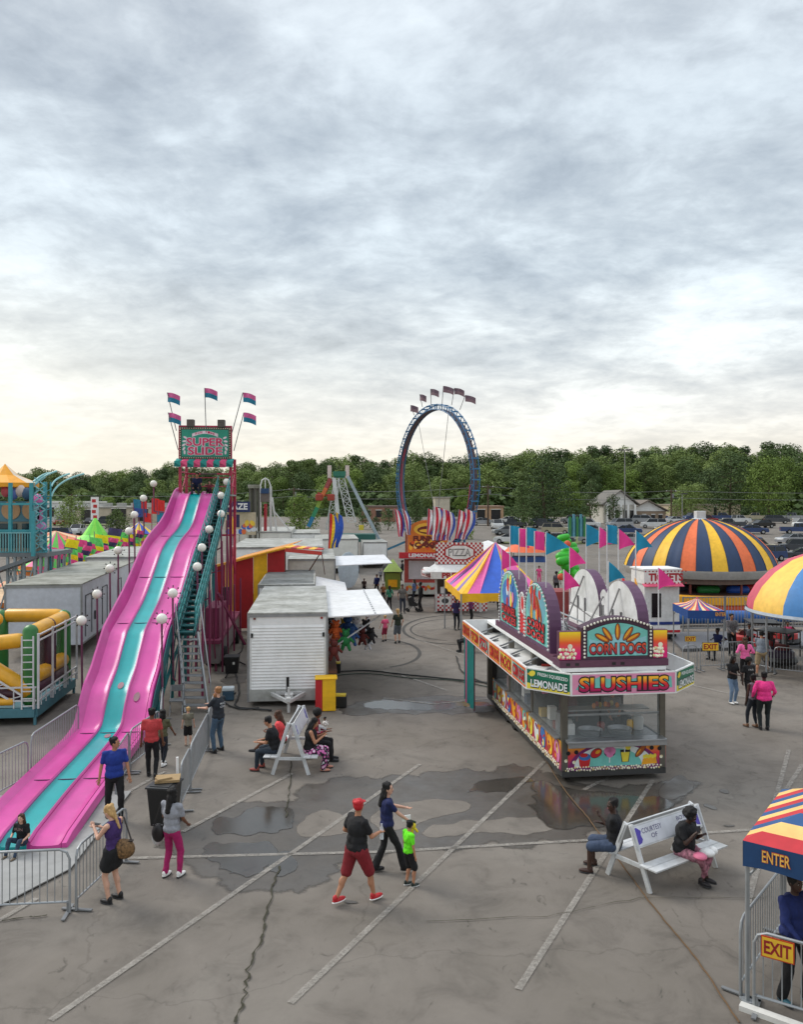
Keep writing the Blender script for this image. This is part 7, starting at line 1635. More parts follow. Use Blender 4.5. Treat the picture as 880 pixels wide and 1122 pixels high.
b = MB(); b.ell(J['kn'][1] + V((0, .02, .05)), (.12, .13, .06)); o = b.build('purse', K(210, 110, 140, .6), smooth=True); tag(o, 'small pink purse on the knee of the woman on the lettered bench', 'purse')
# near canopy attendant
t, J = person('attendant in a navy jacket, dark trousers and teal shoes standing under the ENTER canopy', f0 + fx * .55 + fy * .45, 200, 1.76, 1.25, 'dark', ('long', T_(22, 38, 96)), ('baggy', BLK), K(40, 96, 112), ('short', HBLK), feet=[(-.15, .05, .08), (.16, -.05, .08)], hands=[(-.2, .3, 1.0), (.2, .3, 1.0)], vox=.018)
# right group
person('woman in a black top and light jeans looking down right of the food trailer', ground(803, 771), 200, 1.62, 1.1, 'dark', ('tee', BLK), ('pants', JEANL), WHITE, ('long', HBLK), hands=[(-.08, .34, 1.15), (.1, .34, 1.12)], nod=15)
person('teenager in a printed black tee and black trousers beside the woman in light jeans', ground(821, 773), 190, 1.6, .95, 'dark', ('tee', BLK), ('pants', BLK), BLACK, ('afro', HBLK), logo=(['YALE' if 0 else 'FAIR'], True, K(190, 190, 190), .18))
person('heavy man in a hot pink shirt and black trousers with his back to the camera', ground(838, 800), -10, 1.74, 1.3, 'dark', ('long', T_(240, 56, 140)), ('pants', T_(26, 34, 36)), BLACK, ('short', HBLK), hands=[(-.3, .12, .95), (.3, .2, 1.0)])
person('woman in a grey vest and brown boots beside the man in hot pink', ground(826, 797), 20, 1.6, .95, 'dark', ('tank', T_(120, 110, 120)), ('tight', DKJ), K(110, 76, 50), ('bun', HBLK), feet=[(-.16, .1, .08), (.08, -.05, .08)])
person('woman in a bright pink sweatshirt seen from behind by the bumper cars', ground(817, 747), -5, 1.68, 1.05, 'brown', ('long', T_(246, 110, 170)), ('pants', BLK), BLACK, ('long', HBRN), hands=[(-.25, .2, 1.1), (.28, .2, 1.1)])
person('man in a grey shirt and khaki shorts leaning at the bumper car barrier', ground(835, 741), -25, 1.75, 1.15, 'tan', ('long', T_(120, 128, 138)), ('shorts', T_(160, 140, 108)), K(90, 80, 70), ('short', HBLK), feet=[(-.16, -.1, .08), (.2, .22, .2)], hands=[(-.1, .45, 1.0), (.2, .45, .98)], lean=14)
person('man in a checked shirt standing by the small exit gate', ground(802, 718), 185, 1.84, 1.1, 'tan', ('long', mat('check', srgb(110, 106, 108), .8, var=.5, scale=22)), ('pants', BLK), BLACK, ('short', HBLK), hands=[(-.14, .3, 1.05), (.14, .3, 1.0)], vox=.026)
person('person in a navy top seated in the shade of the small canopy', ground(787, 722), 120, 1.7, 1.1, 'dark', ('tee', NAVY), ('pants', DKJ), BLACK, ('short', HBLK), feet=[(-.14, .4, .08), (.14, .4, .08)], vox=.03, **SE_)
for k, (px, py, c_, lab) in enumerate(((852, 716, (60, 30, 30), 'rider in a dark red top in the bumper car with the roof frame'), (873, 708, (200, 60, 110), 'rider in a pink top in the bumper car near the right edge'), (830, 711, (130, 136, 142), 'rider in grey in the small left bumper car'))):
    g = G(px, py + 6); g.y += .8; g.z = .25; person(lab, g, 170, 1.5, 1.0, 'brown', ('tee', T_(*c_)), ('pants', BLK), BLACK, ('short', HBLK), pz=.35, feet=[(-.12, .5, .15), (.12, .5, .15)], vox=.035)
# middle distance
MD = [(422, 703, 30, 1.28, .95, 'light', ('tee', T_(226, 90, 130)), ('shorts', T_(150, 40, 70)), ('short', HBLD), 'small girl in pink walking beside the woman in a dark green top'),
      (436, 705, 20, 1.66, 1.05, 'light', ('tee', T_(40, 48, 36)), ('shorts', T_(90, 96, 104)), ('pony', HBLD), 'blonde woman in a dark green top and grey shorts in the open walkway'),
      (441, 672, 190, 1.76, 1.1, 'brown', ('tee', T_(100, 96, 92)), ('pants', T_(34, 40, 54)), ('short', HBLK), 'man in a grey tee and dark jeans facing the camera in the walkway'),
      (461, 670, 90, 1.82, 1.2, 'dark', ('long', BLK), ('pants', BLK), ('short', HBLK), 'man all in black pushing a stroller by the pizza stand'),
      (427, 668, 30, 1.5, .95, 'brown', ('long', T_(60, 130, 104)), ('pants', BLK), ('long', HBLK), 'girl in a sea green top near the end of the white awning'),
      (413, 652, 150, 1.5, 1.15, 'tan', ('long', T_(34, 48, 110)), ('pants', DKJ), ('short', HBLK), 'person in a blue jacket behind the white awning flap'),
      (399, 652, 180, 1.2, 1, 'brown', ('tee', T_(80, 60, 60)), ('pants', BLK), ('short', HBLK), 'child whose head shows above the white awning flap'),
      (420, 659, 170, 1.2, 1, 'tan', ('tee', T_(170, 110, 70)), ('pants', BLK), ('short', HBRN), 'child in tan between the blue jacket and the girl in sea green'),
      (423, 637, 175, 1.72, 1.15, 'dark', ('long', T_(84, 82, 84)), ('pants', BLK), ('short', HBLK), 'person in dark grey standing alone beyond the walkway'),
      (417, 637, 175, 1.0, 1, 'dark', ('tee', T_(120, 120, 130)), ('pants', BLK), ('short', HBLK), 'small child left of the person in dark grey'),
      (441, 636, 90, 1.75, 1.0, 'dark', ('long', BLK), ('pants', BLK), ('short', HBLK), 'person in black at the counter of the orange stand'),
      (366, 622, 60, 1.7, 1.1, 'brown', ('tee', T_(60, 40, 34)), ('pants', BLK), ('short', HBLK), 'person in brown leaning under the far white flap'),
      (372, 616, 120, 1.7, 1.1, 'dark', ('tee', BLK), ('pants', T_(60, 50, 40)), ('short', HBLK), 'person in black second under the far white flap'),
      (380, 615, 200, 1.68, 1.05, 'tan', ('tee', T_(150, 150, 140)), ('pants', BLK), ('short', HBLK), 'person in pale grey under the far white flap'),
      (388, 619, 150, 1.7, 1.15, 'tan', ('tee', T_(120, 60, 56)), ('shorts', T_(150, 130, 110)), ('short', HBRN), 'person in dull red and shorts under the far white flap'),
      (404, 617, 10, 1.72, 1, 'dark', ('tee', BLK), ('pants', BLK), ('short', HBLK), 'person in black at the outer corner of the far white flap'),
      (413, 617, 170, 1.74, 1, 'brown', ('tee', T_(50, 54, 60)), ('pants', JEAN), ('short', HBLK), 'person in slate by the foot of the long ride leg'),
      (417, 614, 160, 1.7, 1, 'dark', ('tee', BLK), ('pants', BLK), ('short', HBLK), 'person in black partly behind the person in slate'),
      (500, 690, 200, 1.7, 1.1, 'brown', ('tee', T_(70, 60, 110)), ('pants', DKJ), ('short', HBLK), 'person in violet standing under the peaked striped tent'),
      (548, 668, 160, 1.72, 1.1, 'dark', ('tee', BLK), ('pants', BLK), ('short', HBLK), 'person in black in the shade at the tent rear'),
      (591, 640, 180, 1.5, 1, 'brown', ('tee', T_(236, 90, 150)), ('pants', T_(236, 90, 150)), ('short', HBLK), 'child in pink by the low ride behind the arched signs'),
      (610, 652, 190, 1.7, 1.2, 'dark', ('tee', T_(90, 84, 92)), ('pants', BLK), ('afro', HBLK), 'person in grey seen just above the white arched backs'),
      (448, 640, 120, 1.7, 1, 'brown', ('tee', T_(150, 60, 60)), ('pants', DKJ), ('short', HBLK), 'person in red between the orange stand and the walkway'),
      (392, 628, 20, 1.7, 1, 'tan', ('tee', T_(200, 200, 196)), ('pants', JEAN), ('short', HBRN), 'person in a white tee walking away in mid walkway'),
      (454, 662, 70, 1.66, 1, 'light', ('tee', T_(90, 110, 150)), ('pants', DKJ), ('long', HBRN), 'woman in slate blue at the hot dog side of the pizza stand'),
      (516, 684, 250, 1.6, 1, 'dark', ('tee', T_(130, 60, 120)), ('pants', BLK), ('short', HBLK), 'person in plum under the near corner of the peaked tent'),
      (540, 660, 150, 1.7, 1, 'tan', ('tee', T_(60, 90, 130)), ('pants', BLK), ('short', HBLK), 'person in blue behind the black clad one at the tent rear'),
      (403, 700, 100, 1.6, 1.0, 'brown', ('tee', T_(190, 190, 194)), ('pants', BLK), ('short', HBLK), 'person in a white tee behind the hanging plush toys')]
for (px, py, fc, h_, b_w, sk, tp, bt_, hr_, lab) in MD:
    t, J = person(lab, ground(px, py), fc, h_, b_w, sk, tp, bt_, BLACK, hr_, feet=[(-.12, .1 * uni(-1, 1), .08), (.12, .12 * uni(-1, 1), .08)], hands=[(-.26, .12 + .2 * rnd(), .9), (.26, .1, .88 + .15 * rnd())], vox=.034)
t, J = person('person in black seated on a stool by the trailer curtain', ground(513, 714), 100, 1.7, 1.1, 'dark', ('long', T_(50, 24, 30)), ('pants', BLK), BLACK, ('short', HBLK), feet=[(-.12, .4, .08), (.12, .35, .08)], lean=14, vox=.026, **SE_)
a = ground(513, 714); st_ = thing('stool', 'dark stool under the seated person by the trailer curtain', 'stool', a); m = local(st_); m.box((0, 0, .43), (.4, .4, .05)); m.build('seat', BLACK, st_)
for x in (-.16, .16):
    for y in (-.16, .16): m = local(st_); m.tube([(x, y, 0), (x * .8, y * .8, .42)], .015); m.build('leg', DARK, st_)
t, J = person('worker in a dark tee inside the corn dog trailer', wm(trl) @ V((1.9, 1.6, .3)), 180, 1.6, 1.1, 'tan', ('tee', T_(120, 118, 122)), ('pants', BLK), BLACK, ('short', HBLK), hands=[(-.1, .3, 1.05), (.15, .35, 1.0)], vox=.026)
t, J = person('second worker, in a maroon top, inside the left part of the corn dog trailer', wm(trl) @ V((.8, 1.9, .3)), 150, 1.62, 1.0, 'brown', ('tee', T_(96, 40, 46)), ('pants', BLK), BLACK, ('bun', HBLK), vox=.026)
# stroller
a = ground(452, 670); s_ = thing('stroller', 'black stroller in front of the man in black by the pizza stand', 'stroller', a, R(100))
m = local(s_); m.tube([(-.2, -.3, .1), (-.2, .35, .9)], .02); m.tube([(.2, -.3, .1), (.2, .35, .9)], .02); m.tube([(-.2, .3, .1), (-.2, -.3, .75)], .02); m.tube([(.2, .3, .1), (.2, -.3, .75)], .02); m.bar((-.2, .35, .95), (.2, .35, .95), .04); m.build('frame', DARK, s_)
m = local(s_); m.prism([V((-.2, -.3, .35)), V((-.2, .2, .35)), V((-.2, .3, .8)), V((-.2, .1, .95)), V((-.2, -.1, .6)), V((-.2, -.3, .5))], (.4, 0, 0)); m.build('seat', BLACK, s_, bevel=.02)
for x in (-.22, .22):
    for y in (-.3, .3): m = local(s_); m.tube([(x - .02, y, .1), (x + .02, y, .1)], .1, n=12); m.build('wheel', BLACK, s_)
# ------------------------------------------------------------------ vegetation
def leafmat(name, a, b_):
    m = bpy.data.materials.new(name); m.use_nodes = True; nt = m.node_tree; N = nt.nodes; L = nt.links; bs = N['Principled BSDF']; bs.inputs['Roughness'].default_value = .75; bs.inputs['Specular IOR Level'].default_value = .2
    oi = N.new('ShaderNodeObjectInfo'); tc = N.new('ShaderNodeTexCoord'); n = N.new('ShaderNodeTexNoise'); n.inputs['Scale'].default_value = .35; n.inputs['Detail'].default_value = 4
    L.new(tc.outputs['Object'], n.inputs['Vector']); ad = N.new('ShaderNodeMath'); ad.operation = 'MULTIPLY_ADD'; ad.inputs[1].default_value = .8; L.new(oi.outputs['Random'], ad.inputs[0]); 
    mu = N.new('ShaderNodeMath'); mu.operation = 'MULTIPLY'; mu.inputs[1].default_value = .7; L.new(n.outputs['Fac'], mu.inputs[0]); L.new(mu.outputs[0], ad.inputs[2])
    r = N.new('ShaderNodeValToRGB'); r.color_ramp.elements[0].position = .2; r.color_ramp.elements[1].position = 1.05; r.color_ramp.elements[0].color = (*a, 1); r.color_ramp.elements[1].color = (*b_, 1)
    L.new(ad.outputs[0], r.inputs['Fac']); L.new(r.outputs['Color'], bs.inputs['Base Color'])
    return m
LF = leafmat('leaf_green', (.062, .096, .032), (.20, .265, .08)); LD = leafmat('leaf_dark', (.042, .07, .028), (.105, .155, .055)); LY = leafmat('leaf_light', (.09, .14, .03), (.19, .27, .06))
BARK = mat('bark', srgb(92, 78, 64), .9, var=.3, scale=3)
def make_tree(seed, h, w, trunk=.25, nl=14, n=2600, leaf=.42, lm=None, name='tree', label='tree', low=.25, thin=0):
    rg_ = random.Random(seed); t = thing(name, label, 'tree', (0, 0, -500))
    m = local(t); bends = [V((0, 0, 0)), V((rg_.uniform(-.3, .3), rg_.uniform(-.3, .3), h * .3)), V((rg_.uniform(-.5, .5), rg_.uniform(-.5, .5), h * .62)), V((rg_.uniform(-.5, .5), 0, h * .88))]
    m.tube(bends, [h * .022, h * .017, h * .01, h * .003], n=8)
    lobes = []
    for i in range(nl):
        f = low + (1 - low) * (i + .5) / nl; rad = w * .5 * math.sin(PI * min(1, (f - low) / (1 - low) * .86 + .12)) ** .7
        a = i * 2.4 + rg_.uniform(-.4, .4); rr = rad * rg_.uniform(.25, .8); c_ = V((rr * math.cos(a), rr * math.sin(a), h * f * .93)); s_ = w * rg_.uniform(.19, .29) * (1.15 - .4 * f)
        lobes.append((c_, s_)); b0 = bends[1].lerp(bends[3], max(0, f - .35) / .65) if f > .35 else bends[1] * .8
        m.tube([b0, b0.lerp(c_, .5) + V((0, 0, .2)), c_], [h * .007, h * .005, h * .002], n=5)
    m.build('trunk', BARK, t)
    m = local(t); vs = []; fs = []
    for k in range(n):
        c_, s_ = lobes[rg_.randrange(nl)]; v = V((rg_.gauss(0, 1), rg_.gauss(0, 1), rg_.gauss(0, .85))); v.normalize(); q = c_ + v * s_ * (rg_.uniform(.3, 1.08) ** .5) * V((1, 1, .85)).length / 1.65
        nrm = (v + V((rg_.gauss(0, .6), rg_.gauss(0, .6), rg_.gauss(.2, .6)))).normalized(); u, w_ = frame_of(nrm); sz = leaf * rg_.uniform(.5, 1.2)
        a = rg_.uniform(0, PI); u2 = u * math.cos(a) + w_ * math.sin(a); w2 = w_ * math.cos(a) - u * math.sin(a); i = len(vs)
        vs += [q - u2 * sz * .5, q - w2 * sz * .3 + nrm * sz * .08, q + u2 * sz * .5, q + w2 * sz * .34 - nrm * sz * .05]; fs.append((i, i + 1, i + 2, i + 3))
    m.add(vs, fs); m.build('crown', lm or LF, t)
    return t
topx = [(-60, 522), (0, 521), (40, 518), (60, 517), (80, 522), (100, 524), (130, 517), (165, 514), (190, 512), (240, 518), (262, 510), (285, 516), (305, 508), (320, 505), (335, 500), (355, 505), (372, 508), (390, 503), (405, 508), (425, 503), (440, 506), (455, 500), (470, 502), (485, 508), (498, 503), (520, 500), (535, 496), (550, 500), (568, 496), (585, 500), (600, 497), (625, 500), (645, 492), (665, 490), (690, 502), (712, 494), (735, 495), (760, 492), (780, 498), (800, 490), (825, 496), (845, 491), (865, 495), (880, 492), (940, 494)]
def top_at(px):
    for a, b_ in zip(topx[:-1], topx[1:]):
        if a[0] <= px <= b_[0]: return a[1] + (b_[1] - a[1]) * (px - a[0]) / (b_[0] - a[0])
    return 500
kinds = [make_tree(3, 20, 11, nl=16, n=8100, leaf=.5, low=.16), make_tree(5, 20, 9, nl=13, n=6750, leaf=.5, low=.22), make_tree(8, 20, 13, nl=18, n=8910, leaf=.5, low=.12), make_tree(13, 20, 8.5, nl=12, n=5670, leaf=.5, low=.4, lm=LD), make_tree(21, 20, 12, nl=16, n=8100, leaf=.5, low=.18, lm=LD), make_tree(34, 20, 11, nl=15, n=7830, leaf=.5, low=.14, lm=LY)]
GT = 'trees of the dense wood behind the fairground'
used = set()
def plant(k, x, y, hh, lab, grp=GT, ws=1.0, nm=None):
    k0 = kinds[k]; hh -= gz(y); s_ = hh / 20
    if k not in used: used.add(k); o = k0; o.location = (x, y, gz(y)); o.rotation_euler = (0, 0, uni(0, 6)); o.scale = (s_ * ws, s_ * ws, s_)
    else: o = copy_tree(k0, (x, y, gz(y)), uni(0, 6), None, (s_ * ws, s_ * ws, s_))
    o['label'] = lab
    if grp: o['group'] = grp
    return o
rr = random.Random(4)
for row, (d, sp, f) in enumerate(((262, 4.0, 1.0), (244, 4.6, .95), (226, 5.4, .82), (212, 7.0, .6))):
    x = -.53 * d
    while x < .55 * d:
        px = 440 + x * 880 / d; h_ = ((548 - top_at(px)) * d / 880 + 6.8) * (f + (rr.uniform(-.10, .07) if row else rr.uniform(-.05, .08))) * 1.04
        k = rr.choice([0, 1, 2, 3, 4] if row < 2 else ([0, 2, 4, 5] if px < 560 else [0, 2, 5, 5, 4]))
        if not (row == 3 and (rr.random() < .35 or 640 < px < 760)): plant(k, x, d + rr.uniform(-4, 4), h_, 'leafy tree packed into the dense wood behind the whole fairground', ws=rr.uniform(1.05, 1.5) * (20 / max(12, h_)) ** .5)
        x += sp * rr.uniform(.7, 1.3)
def solo(px, ptop, d, wpx, lab, lm, n=3600, leaf=.4, low=.15, seed=1, nl=16, nm='tree'):
    h_ = (548 - ptop) * d / 880 + 6.8 - gz(d); t = make_tree(seed, h_, wpx * d / 880, nl=nl, n=n, leaf=leaf, low=low, lm=lm, label=lab, name=nm); t.location = ((px - 440) * d / 880, d, gz(d)); return t
solo(77, 545, 135, 38, 'round light green tree in front of the beige store on the left', LF, 2600, .32, .12, 41)
solo(128, 558, 130, 26, 'small round tree right of the beige store sign', LF, 1800, .3, .1, 42)
solo(330, 540, 120, 44, 'round bright green tree between the ride tower and the A-framed ride', LY, 3400, .3, .05, 43)
solo(222, 560, 150, 20, 'low bright green bush seen just right of the slide tower', LY, 1400, .35, .05, 56)
solo(456, 541, 150, 26, 'dark round tree seen through the lower part of the ring', LD, 2000, .34, .1, 44)
solo(597, 500, 150, 66, 'large dark spreading tree in the centre right before the wood', LD, 5200, .42, .12, 45, 20)
solo(573, 526, 142, 30, 'medium dark tree just left of the large dark spreading one', LD, 2400, .36, .1, 46)
solo(843, 502, 178, 62, 'broad bright tree above the car park near the right edge', LY, 4800, .5, .14, 47, 20)
solo(800, 496, 185, 64, 'tall broad dark tree above the dome ride', LD, 5200, .5, .16, 48, 20)
solo(648, 524, 160, 26, 'slim loose tree left of the white columned house', LD, 1500, .36, .2, 49)
solo(672, 541, 150, 20, 'small young tree in front of the white columned house', LD, 800, .34, .25, 50)
solo(398, 552, 140, 22, 'thin sparse young tree behind the long leg of the A-framed ride', LD, 700, .3, .2, 51)
solo(425, 556, 138, 20, 'thin sparse young tree left of the ring base', LD, 600, .3, .2, 52)
solo(412, 566, 130, 14, 'smallest sparse tree between the A-framed ride and the ring', LD, 500, .28, .1, 53)
solo(512, 562, 120, 18, 'low green bush behind the pizza stand banners', LY, 900, .28, .05, 54)
solo(752, 530, 190, 40, 'mid height tree behind the utility pole over the dome', LF, 3000, .45, .12, 55)
m = MB()
b_ = thing('hedge', 'low dark hedge along the far edge of the car park', 'hedge', (0, 205, 0))
for i in range(5200):
    x = uni(-112, 112); y = 205 + uni(-1.5, 1.5); z = 2.6 + uni(.1, 2.0) * (1 + .3 * math.sin(x * .3)); nrm = V((uni(-1, 1), uni(-1, .2), uni(0, 1))).normalized(); u, w_ = frame_of(nrm); s_ = uni(.25, .55); q = V((x, y, z))
    m.add([q - u * s_, q - w_ * s_ * .7, q + u * s_, q + w_ * s_ * .7], [(0, 1, 2, 3)])
m.build('foliage', LD, b_)
m = MB(); wood = MB()
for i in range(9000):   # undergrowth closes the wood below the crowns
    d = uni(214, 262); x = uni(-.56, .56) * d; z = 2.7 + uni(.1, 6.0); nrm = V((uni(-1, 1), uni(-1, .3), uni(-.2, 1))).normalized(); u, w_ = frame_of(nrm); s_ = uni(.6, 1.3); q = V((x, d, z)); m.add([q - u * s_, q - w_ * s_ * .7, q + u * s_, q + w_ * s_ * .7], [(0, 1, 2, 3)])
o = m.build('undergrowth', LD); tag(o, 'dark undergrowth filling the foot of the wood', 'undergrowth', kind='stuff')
# ------------------------------------------------------------------ buildings far behind
def bpx(px, d): return (px - 440) * d / 880
BG = K(188, 178, 158, .8); WN = K(34, 36, 40, .2)
def block(name, lab, px0, px1, ytop, d, dep, col, roofc, wins=(), cat='building', par=.35):
    x0, x1 = bpx(px0, d), bpx(px1, d); h_ = 6.8 + (548 - ytop) * d / 880; h_ -= gz(d); t = thing(name, lab, cat, (x0, d, gz(d))); mk = lambda: local(t); w = x1 - x0
    m = mk(); m.box((w / 2, dep / 2, h_ / 2), (w, dep, h_)); m.build('wall', col, t)
    m = mk(); m.box((w / 2, dep / 2, h_ + par / 2), (w + .3, dep + .3, par)); m.build('roof', roofc, t)
    for (a, b_, z0, z1) in wins:
        m = mk(); m.box((w * (a + b_) / 2, -.04, (z0 + z1) / 2), (w * (b_ - a), .1, z1 - z0)); wf = m.build('window', WN, t)
        m = mk(); m.box((w * (a + b_) / 2, -.1, z1 + .08), (w * (b_ - a) + .2, .14, .14)); m.build('frame', OFFW, wf)
    return t, w, h_
t, w, h_ = block('store_building', 'long beige flat roofed store behind the patchwork banners on the left', 82, 215, 557, 165, 30, BG, K(150, 146, 138), [(.05, .13, .3, 2.6), (.3, .42, .3, 2.8), (.52, .6, .3, 2.8), (.75, .85, .3, 2.8)])
m = local(t)
for i in range(8): m = local(t); m.box((w * (.06 + .12 * i), 6, h_ + .7), (1.6, 1.6, .8)); m.build('roof_unit', K(170, 170, 166), t)
block('store_building', 'pale low store seen behind the teal fun house frame', 30, 78, 551, 170, 20, K(206, 208, 206), OFFW, [(.3, .6, 1, 3)])
block('store_building', 'small tan box building seen through the ring', 477, 493, 546, 175, 12, K(192, 184, 166), K(160, 152, 140), [(.1, .3, 1, 3)])
block('store_building', 'low orange tan building right of the ring base', 518, 552, 556, 170, 12, K(186, 152, 120), K(150, 120, 100), [(.15, .4, .5, 2.5), (.6, .9, .5, 2.5)])
block('warehouse', 'long low beige wall building under the trees beyond the dome', 735, 812, 554, 195, 10, K(186, 170, 146), K(150, 140, 126), [(.62, .66, .4, 2.6)])
block('house', 'brick house half hidden behind the sparse young trees', 396, 436, 556, 168, 9, K(150, 108, 88), K(110, 92, 84), [(.1, .25, 1, 2.4), (.4, .55, 1, 2.4), (.7, .85, 1, 2.4)])
def gable(lab, px0, px1, yeave, yridge, d, dep, col, rc, cols=False):
    x0, x1 = bpx(px0, d), bpx(px1, d); w = x1 - x0; he = 6.8 + (548 - yeave) * d / 880; hr_ = 6.8 + (548 - yridge) * d / 880
    he -= gz(d); hr_ -= gz(d); t = thing('house', lab, 'house', (x0, d, gz(d))); m = local(t); m.box((w / 2, dep / 2, he / 2), (w, dep, he)); m.build('wall', col, t)
    m = local(t); m.prism([V((-.5, -.8, he - .1)), V((w / 2, -.8, hr_)), V((w + .5, -.8, he - .1)), V((w + .5, -.8, he + .1)), V((w / 2, -.8, hr_ + .25)), V((-.5, -.8, he + .1))][::-1], (0, dep + 1.6, 0)); m.build('roof', rc, t)
    m = local(t); m.prism([V((0, 0, he - .05)), V((w, 0, he - .05)), V((w / 2, 0, hr_))], (0, .2, 0)); m.build('gable', WHITE, t)
    for a in (.15, .4, .65, .85): m = local(t); m.box((w * a, -.05, he * .45), (w * .1, .12, he * .5)); wf = m.build('window', WN, t); m = local(t); m.box((w * a, -.12, he * .72), (w * .12, .1, .15)); m.build('frame', WHITE, wf)
    if cols:
        for i in range(5): m = local(t); m.tube([(w * (.08 + .21 * i), -.7, 0), (w * (.08 + .21 * i), -.7, he)], .22, n=10); m.build('column', WHITE, t)
    return t
gable('white columned house with grey gabled roof beside the tall light pole', 662, 698, 553, 538, 160, 12, K(200, 196, 186), K(104, 98, 90), True)
gable('lower wing of the columned house with a wide brown porch roof', 690, 730, 560, 549, 164, 12, K(150, 130, 110), K(112, 100, 88), False)
# poles and wires
def lightpole(px, ytop, d, lab, heads=2, wood_=False, ybase=None):
    a = P(px, ytop, d); t = thing('street_light' if heads else 'utility_pole', lab, 'pole', (a.x, d, 0)); m = MB(); m.tube([(a.x, d, 0), a], [.16, .09] if not wood_ else [.2, .14], n=8); m.build('pole', K(86, 70, 56, .9) if wood_ else K(130, 130, 128), t, smooth=True)
    if heads:
        for q in range(heads): m = MB(); m.box(a + V(((-.75 + 1.5 * q) if heads > 1 else .5, 0, .02)), (1.15, .45, .22)); m.build('lamp_head', K(70, 70, 70), t, bevel=.04)
        m = MB(); m.bar(a - V((.9, 0, .1)), a + V((.9, 0, -.1)), .07); m.build('arm', GREY, t)
    else:
        m = MB(); m.bar(a - V((1.1, 0, .5)), a + V((1.1, 0, -.5)), .12); m.build('crossarm', K(86, 70, 56, .9), t); m = MB(); m.tube([a + V((.3, 0, -1.8)), a + V((.3, 0, -.9))], .22, n=10); m.build('transformer', GREY, t)
        for q in (-1, 0, 1): m = MB(); m.tube([a + V((q * .9, 0, -.45)), a + V((q * .9, 0, -.2))], .06, n=6); m.build('insulator', OFFW, t)
    return a
lightpole(685, 493, 150, 'tall double headed car park light right of centre')
lightpole(748, 541, 170, 'white lamp on a short pole above the dome ride', 1)
p1 = lightpole(535, 531, 148, 'wooden utility pole with transformer right of the ring', 0, True)
p2 = lightpole(78, 541, 150, 'wooden utility pole before the beige store on the left', 0, True)
p3 = lightpole(322, 534, 156, 'wooden utility pole behind the round bright green tree', 0, True)
p4 = lightpole(736, 536, 160, 'wooden utility pole left of the white lamp over the dome', 0, True)
p0 = V((-160, 152, 9.4)); p5 = V((120, 165, 9.6))
for k, (a, b_) in enumerate(((p0, p2), (p2, p3), (p3, p1), (p1, p4), (p4, p5))):
    t = thing('power_line', 'thin overhead power lines %s' % ['leaving the picture on the left', 'crossing behind the slide tower', 'crossing behind the ring', 'between ring and columned house', 'above the dome towards the right edge'][k], 'power line', a)
    for z in (-.3, -1.7):
        m = MB(); m.tube([a.lerp(b_, i / 10) + V((0, 0, z - 3.0 * (i / 10) * (1 - i / 10))) for i in range(11)], .035, n=4); m.build('wire', K(120, 122, 120), t)
a = P(104, 546, 128); t = thing('pylon_sign', 'narrow white roadside sign with red blocks above the green peaked canopy', 'sign', (a.x, 128, 0)); m = MB(); m.bar((a.x, 128, 0), a, .3); m.build('post', DARK, t)
m = MB(); m.box(a + V((0, -.2, -1.6)), (1.2, .2, 3.6), 0); 
for k in range(4): m.box(a + V(((.1 if k % 2 else -.1), -.32, -.4 - .85 * k)), (.6, .06, .5), 1)
m.build('panel', [WHITE, K(190, 50, 50)], t)
